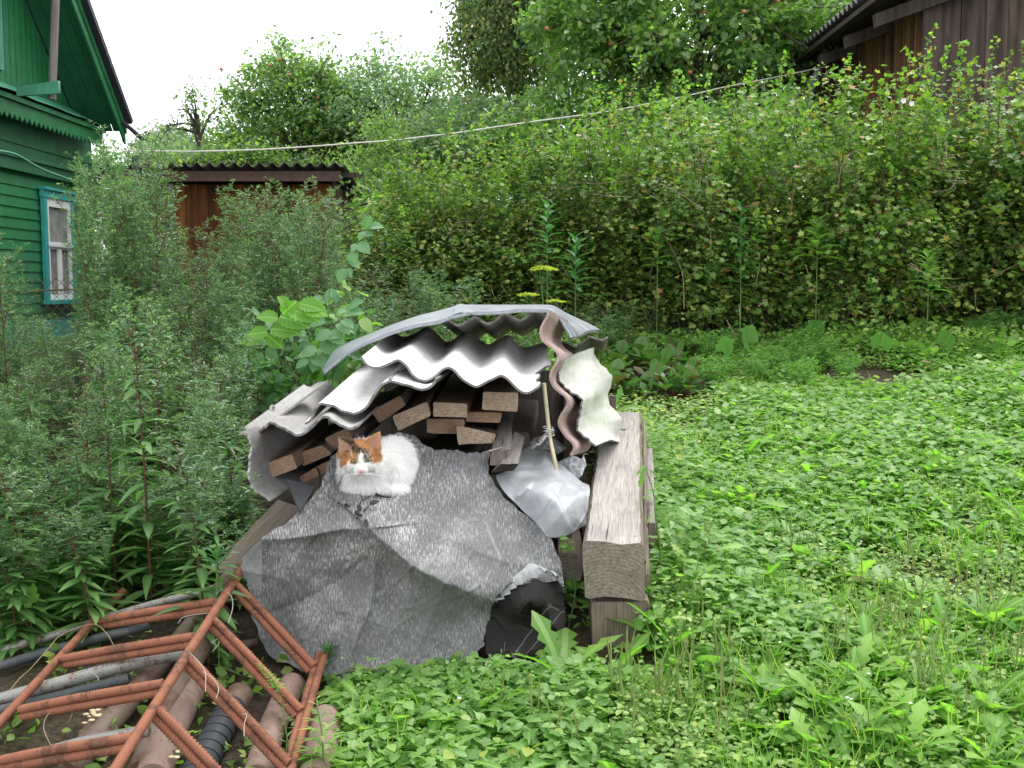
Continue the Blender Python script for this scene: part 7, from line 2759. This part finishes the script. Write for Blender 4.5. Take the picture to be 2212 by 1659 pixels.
# beet bed behind the beams
bp_ = [rosette('beet_plant', 'beet', 'plantain', 'beet', 8, .13, 1.5, (.6, 1.3), 400 + i, 'beets in the small bed', pet=.13) for i in range(2)]
r = np.random.default_rng(12)
for k in range(64):
    px_, py_ = r.uniform(1310, 1510), r.uniform(775, 875)
    g = G(px_, py_, 0)
    o = bp_[k % 2] if k < 2 else copy_tree(bp_[k % 2])
    put(o, g[0], g[1], r.uniform(0, 6.28), r.uniform(.55, .9), 'red-stalked beet %s of the bed beyond the beams, %s' % ('in the left third' if px_ < 1377 else ('in the middle' if px_ < 1443 else 'in the right third'), 'front row' if py_ > 842 else ('middle row' if py_ > 808 else 'back row')))
    o['category'] = 'plant'


def feathery(seed):
    r = np.random.default_rng(seed)
    root = thing('carrot_plant', 'carrot', 'plant', (0, 0, 0), 'carrots by the hedge')
    st, a = Acc(), Acc()
    pp = []
    for i in range(9):
        an = i * 2.4
        e = np.array([math.cos(an) * .14, math.sin(an) * .14, r.uniform(.18, .30)])
        Q = crom([(0, 0, 0), e * [.4, .4, .7], e], 9)
        tube(st, Q, .0016, 4, cap=False)
        for q in Q[3:]:
            for j in range(5):
                pp.append(q + r.normal(size=3) * .018)
    pp = np.array(pp)
    n = len(pp)
    pp = np.repeat(pp, 2, 0)
    scatter(a, 'tiny', pp, rand_dirs(2 * n, r, -.2, .6), rand_dirs(2 * n, r, .3, 1), r.uniform(.025, .05, 2 * n), .7)
    st.build('stalks', M['stem_green'], root)
    a.build('leaves', M['carrot'], root)
    return root


cp_ = [feathery(500 + i) for i in range(2)]
r = np.random.default_rng(14)
for k in range(40):
    px_, py_ = (r.uniform(1500, 1830), r.uniform(775, 850)) if k < 32 else (r.uniform(2100, 2230), r.uniform(730, 800))
    g = G(px_, py_, 0)
    o = cp_[k % 2] if k < 2 else copy_tree(cp_[k % 2])
    put(o, g[0], g[1], r.uniform(0, 6.28), r.uniform(.55, .85), ('feathery carrot top %s of the row between the beets and the hedge' % ('at the left end' if px_ < 1610 else ('in the middle' if px_ < 1720 else 'at the right end'))) if k < 32 else 'feathery carrot top at the right edge below the hedge')
# low leafy row (beans) and big round leaves at the hedge foot
br = [rosette('broad_weed', 'weed', 'broad', 'weed2', 12, .075, 1.0, (.3, 1.1), 420 + i, 'broad-leaved weeds at the foot of the hedge', pet=.09) for i in range(2)]
for k in range(60):
    px_, py_ = r.uniform(1500, 2240), r.uniform(735, 800)
    g = G(px_, py_, 0)
    o = br[k % 2] if k < 2 else copy_tree(br[k % 2])
    put(o, g[0], g[1], r.uniform(0, 6.28), r.uniform(.7, 1.25), 'low broad-leaved weed in the strip along the foot of the hedge')
    o['category'] = 'plant'
for i, (px_, py_, sz, lb) in enumerate(((1622, 722, 52, 'large round leaf at the hedge foot, left of the brightest one'), (1757, 708, 50, 'brightest large round leaf at the foot of the hedge'), (1903, 733, 42, 'round leaf right of the brightest one at the hedge foot'), (2040, 728, 38, 'round leaf farthest right at the hedge foot'), (1560, 745, 46, 'drooping leaf left of the large round leaves'))):
    c = G(px_, py_, .22)
    g0 = c.copy(); g0[2] = float(gz(c[0], c[1]))
    L = sz / FPX * c[1] * 1.05
    root = thing('round_leaf_plant', lb, 'plant', g0, 'large round leaves at the hedge foot')
    a = Acc()
    scatter(a, 'round', (c + [0, 0, -L * .5])[None], np.array([[.22 * (i - 2), -.35, .8]]), np.array([[.25 * (1 - i), -.8, .6]]), [L], 1.05, zs=2.6)
    a.build('leaf', M['burdock'], root)
    a = Acc(); tube(a, crom([g0, c + [0, .02, -L * .5]], 5), .004, 5); a.build('stalk', M['stem_green'], root)


# lush single plants in front of the hedge
def leafy_stem(px_, top, bot, d, L, mat, lab, n=22, w=1.5):
    L = L * 1.3
    t, b = W(px_, top, d), W(px_, bot, d)
    g0 = b.copy(); g0[2] = float(gz(b[0], b[1]))
    root = thing('tall_weed', lab, 'plant', g0, 'tall single weeds in front of the hedge')
    S = crom([g0, b, t], 30)
    a = Acc(); tube(a, S, np.linspace(.006, .002, 30), 5); a.build('stem', M['stem_green'], root)
    z0 = np.linspace(0, 1, n)
    P = b + (t - b) * z0[:, None]
    an = np.arange(n) * 2.4
    a = Acc()
    scatter(a, 'lance', P, np.stack([np.cos(an), np.sin(an), .35 + z0 * 1.2], 1), np.tile([[0, 0, 1.]], (n, 1)), L * (1 - .5 * z0), w, zs=1.3)
    a.build('leaves', M[mat], root)


leafy_stem(1243, 515, 640, 7.6, .15, 'blue_green', 'leafy blue-green weed beside the yellow dill, in front of the hedge')
leafy_stem(1182, 440, 560, 7.7, .13, 'blue_green', 'leafy weed standing behind and left of the dill')
leafy_stem(1600, 440, 620, 7.8, .13, 'blue_green', 'bright leafy weed in front of the middle of the hedge')
leafy_stem(1765, 480, 560, 7.75, .15, 'weed2', 'short leafy weed poking out of the hedge right of the middle')
leafy_stem(2005, 550, 630, 7.75, .14, 'weed2', 'leafy weed poking out of the hedge at the right')
leafy_stem(1420, 500, 580, 7.8, .11, 'weed2', 'small bright weed in the hedge above the beet bed')
# sow thistle beside the beam
shoot('sow_thistle', ZD, [(2165, 1230), (2150, 1000), (2080, 760), (2050, 660)], 3.42,
      [(2060, 650, 1960, 720), (2040, 640, 2010, 880), (2080, 700, 2200, 760), (2120, 860, 2230, 900), (2150, 1000, 2240, 1010), (2160, 1180, 2060, 1260), (2180, 1100, 2290, 1350), (2150, 940, 2240, 820)],
      'weed2', 'sow-thistle with drooping leaves hanging over the right side of the beam', tpl='dandelion', stem='stem_green', cat='plant', rad=.005)
shoot('sow_thistle', ZB, [(1950, 1750), (1800, 1560), (1780, 1500)], 4.78,
      [(1780, 1520, 1400, 1260), (1770, 1540, 1440, 1470), (1790, 1510, 1890, 1240), (1800, 1530, 2080, 1400), (1760, 1560, 1180, 1620)],
      'weed2', 'sow-thistle with jagged leaves spreading behind the far end of the beam', tpl='dandelion', stem='stem_green', cat='plant', rad=.005)
shoot('sprig', ZD, [(1190, 1650), (1180, 1550), (1172, 1460)], 3.3, [(1172, 1470, 1100, 1475), (1180, 1530, 1240, 1510), (1185, 1560, 1100, 1560), (1190, 1600, 1240, 1590), (1185, 1580, 1120, 1600)], 'vine_leaf', 'small green sprig growing in the gap between film and beam', tpl='oval', stem='stem_green', cat='plant')


# dill with yellow umbels
def dill():
    t = W(1170, 582, 7.0)
    g0 = t.copy(); g0[2] = float(gz(t[0], t[1]))
    root = thing('dill', 'dill plant with flat yellow flower umbels above the zinc sheet', 'plant', g0)
    st, fl = Acc(), Acc()
    r = np.random.default_rng(4)
    for c, R in ((t, .10), (W(1140, 640, 7.0), .06), (W(1200, 655, 7.05), .05)):
        b = c + [0, 0, -.10]
        tube(st, crom([g0, (g0 + b) / 2 + [.02, 0, 0], b], 10), .004, 5, cap=False)
        for k in range(26):
            an, q = r.uniform(0, 6.28), math.sqrt(r.random()) * R
            e = c + [math.cos(an) * q, math.sin(an) * q, .02 - q * .25]
            tube(st, crom([b, (b + e) / 2 + [0, 0, -.012], e], 5), .0009, 3, cap=False)
            n = 16
            P = e + r.normal(size=(n, 3)) * [.010, .010, .004]
            scatter(fl, 'oval', P, rand_dirs(n, r, 0, .6), rand_dirs(n, r, .5, 1), .009, 1.4)
    st.build('stem', M['stem_green'], root)
    fl.build('umbel', M['dill'], root)


dill()
# yellow weed flowers near the beam's far end
a = Acc()
for px_, py_ in ((1390, 882), (1427, 884), (1432, 888)):
    p = G(px_, py_, .08)
    n = 14
    an = np.linspace(0, 6.28, n)
    scatter(a, 'tiny', np.tile(p, (n, 1)), np.stack([np.cos(an), np.sin(an), .25 + 0 * an], 1), np.tile([[0, 0, 1.]], (n, 1)), .016, 1.5)
o = a.top('yellow_flowers', [M['petal_yellow']], 'few small yellow flowers near the far end of the bleached beam', 'flowers')
o['kind'] = 'stuff'
# bindweed flowers high in the hedge
for i, (zf, p, d, lb) in enumerate(((ZF, (1205, 840), 7.9, 'white bindweed flower in the hedge below the barn, left of a pair'), (ZF, (1272, 862), 7.9, 'white bindweed flower in the hedge below the barn, right of a pair'), (ZC, (455, 368), 3.6, 'pale pink bindweed flower beside the lowest left slate'))):
    c = W(*zf(*p), d - .15)
    a = Acc()
    an = np.linspace(0, 2 * math.pi, 11)[:-1]
    rr = .020 if d > 5 else .010
    ring = np.stack([np.cos(an) * rr, -0.012 + 0 * an, np.sin(an) * rr], 1) * np.where(np.arange(10) % 2, 1, .85)[:, None]
    V = np.vstack([ring + c, (c + [0, .02, -.005])[None]])
    a.add(V, [[(i_, (i_ + 1) % 10, 10) for i_ in range(10)]])
    a.top('bindweed_flower', [M['petal_white']], lb, 'flower', 'bindweed flowers')
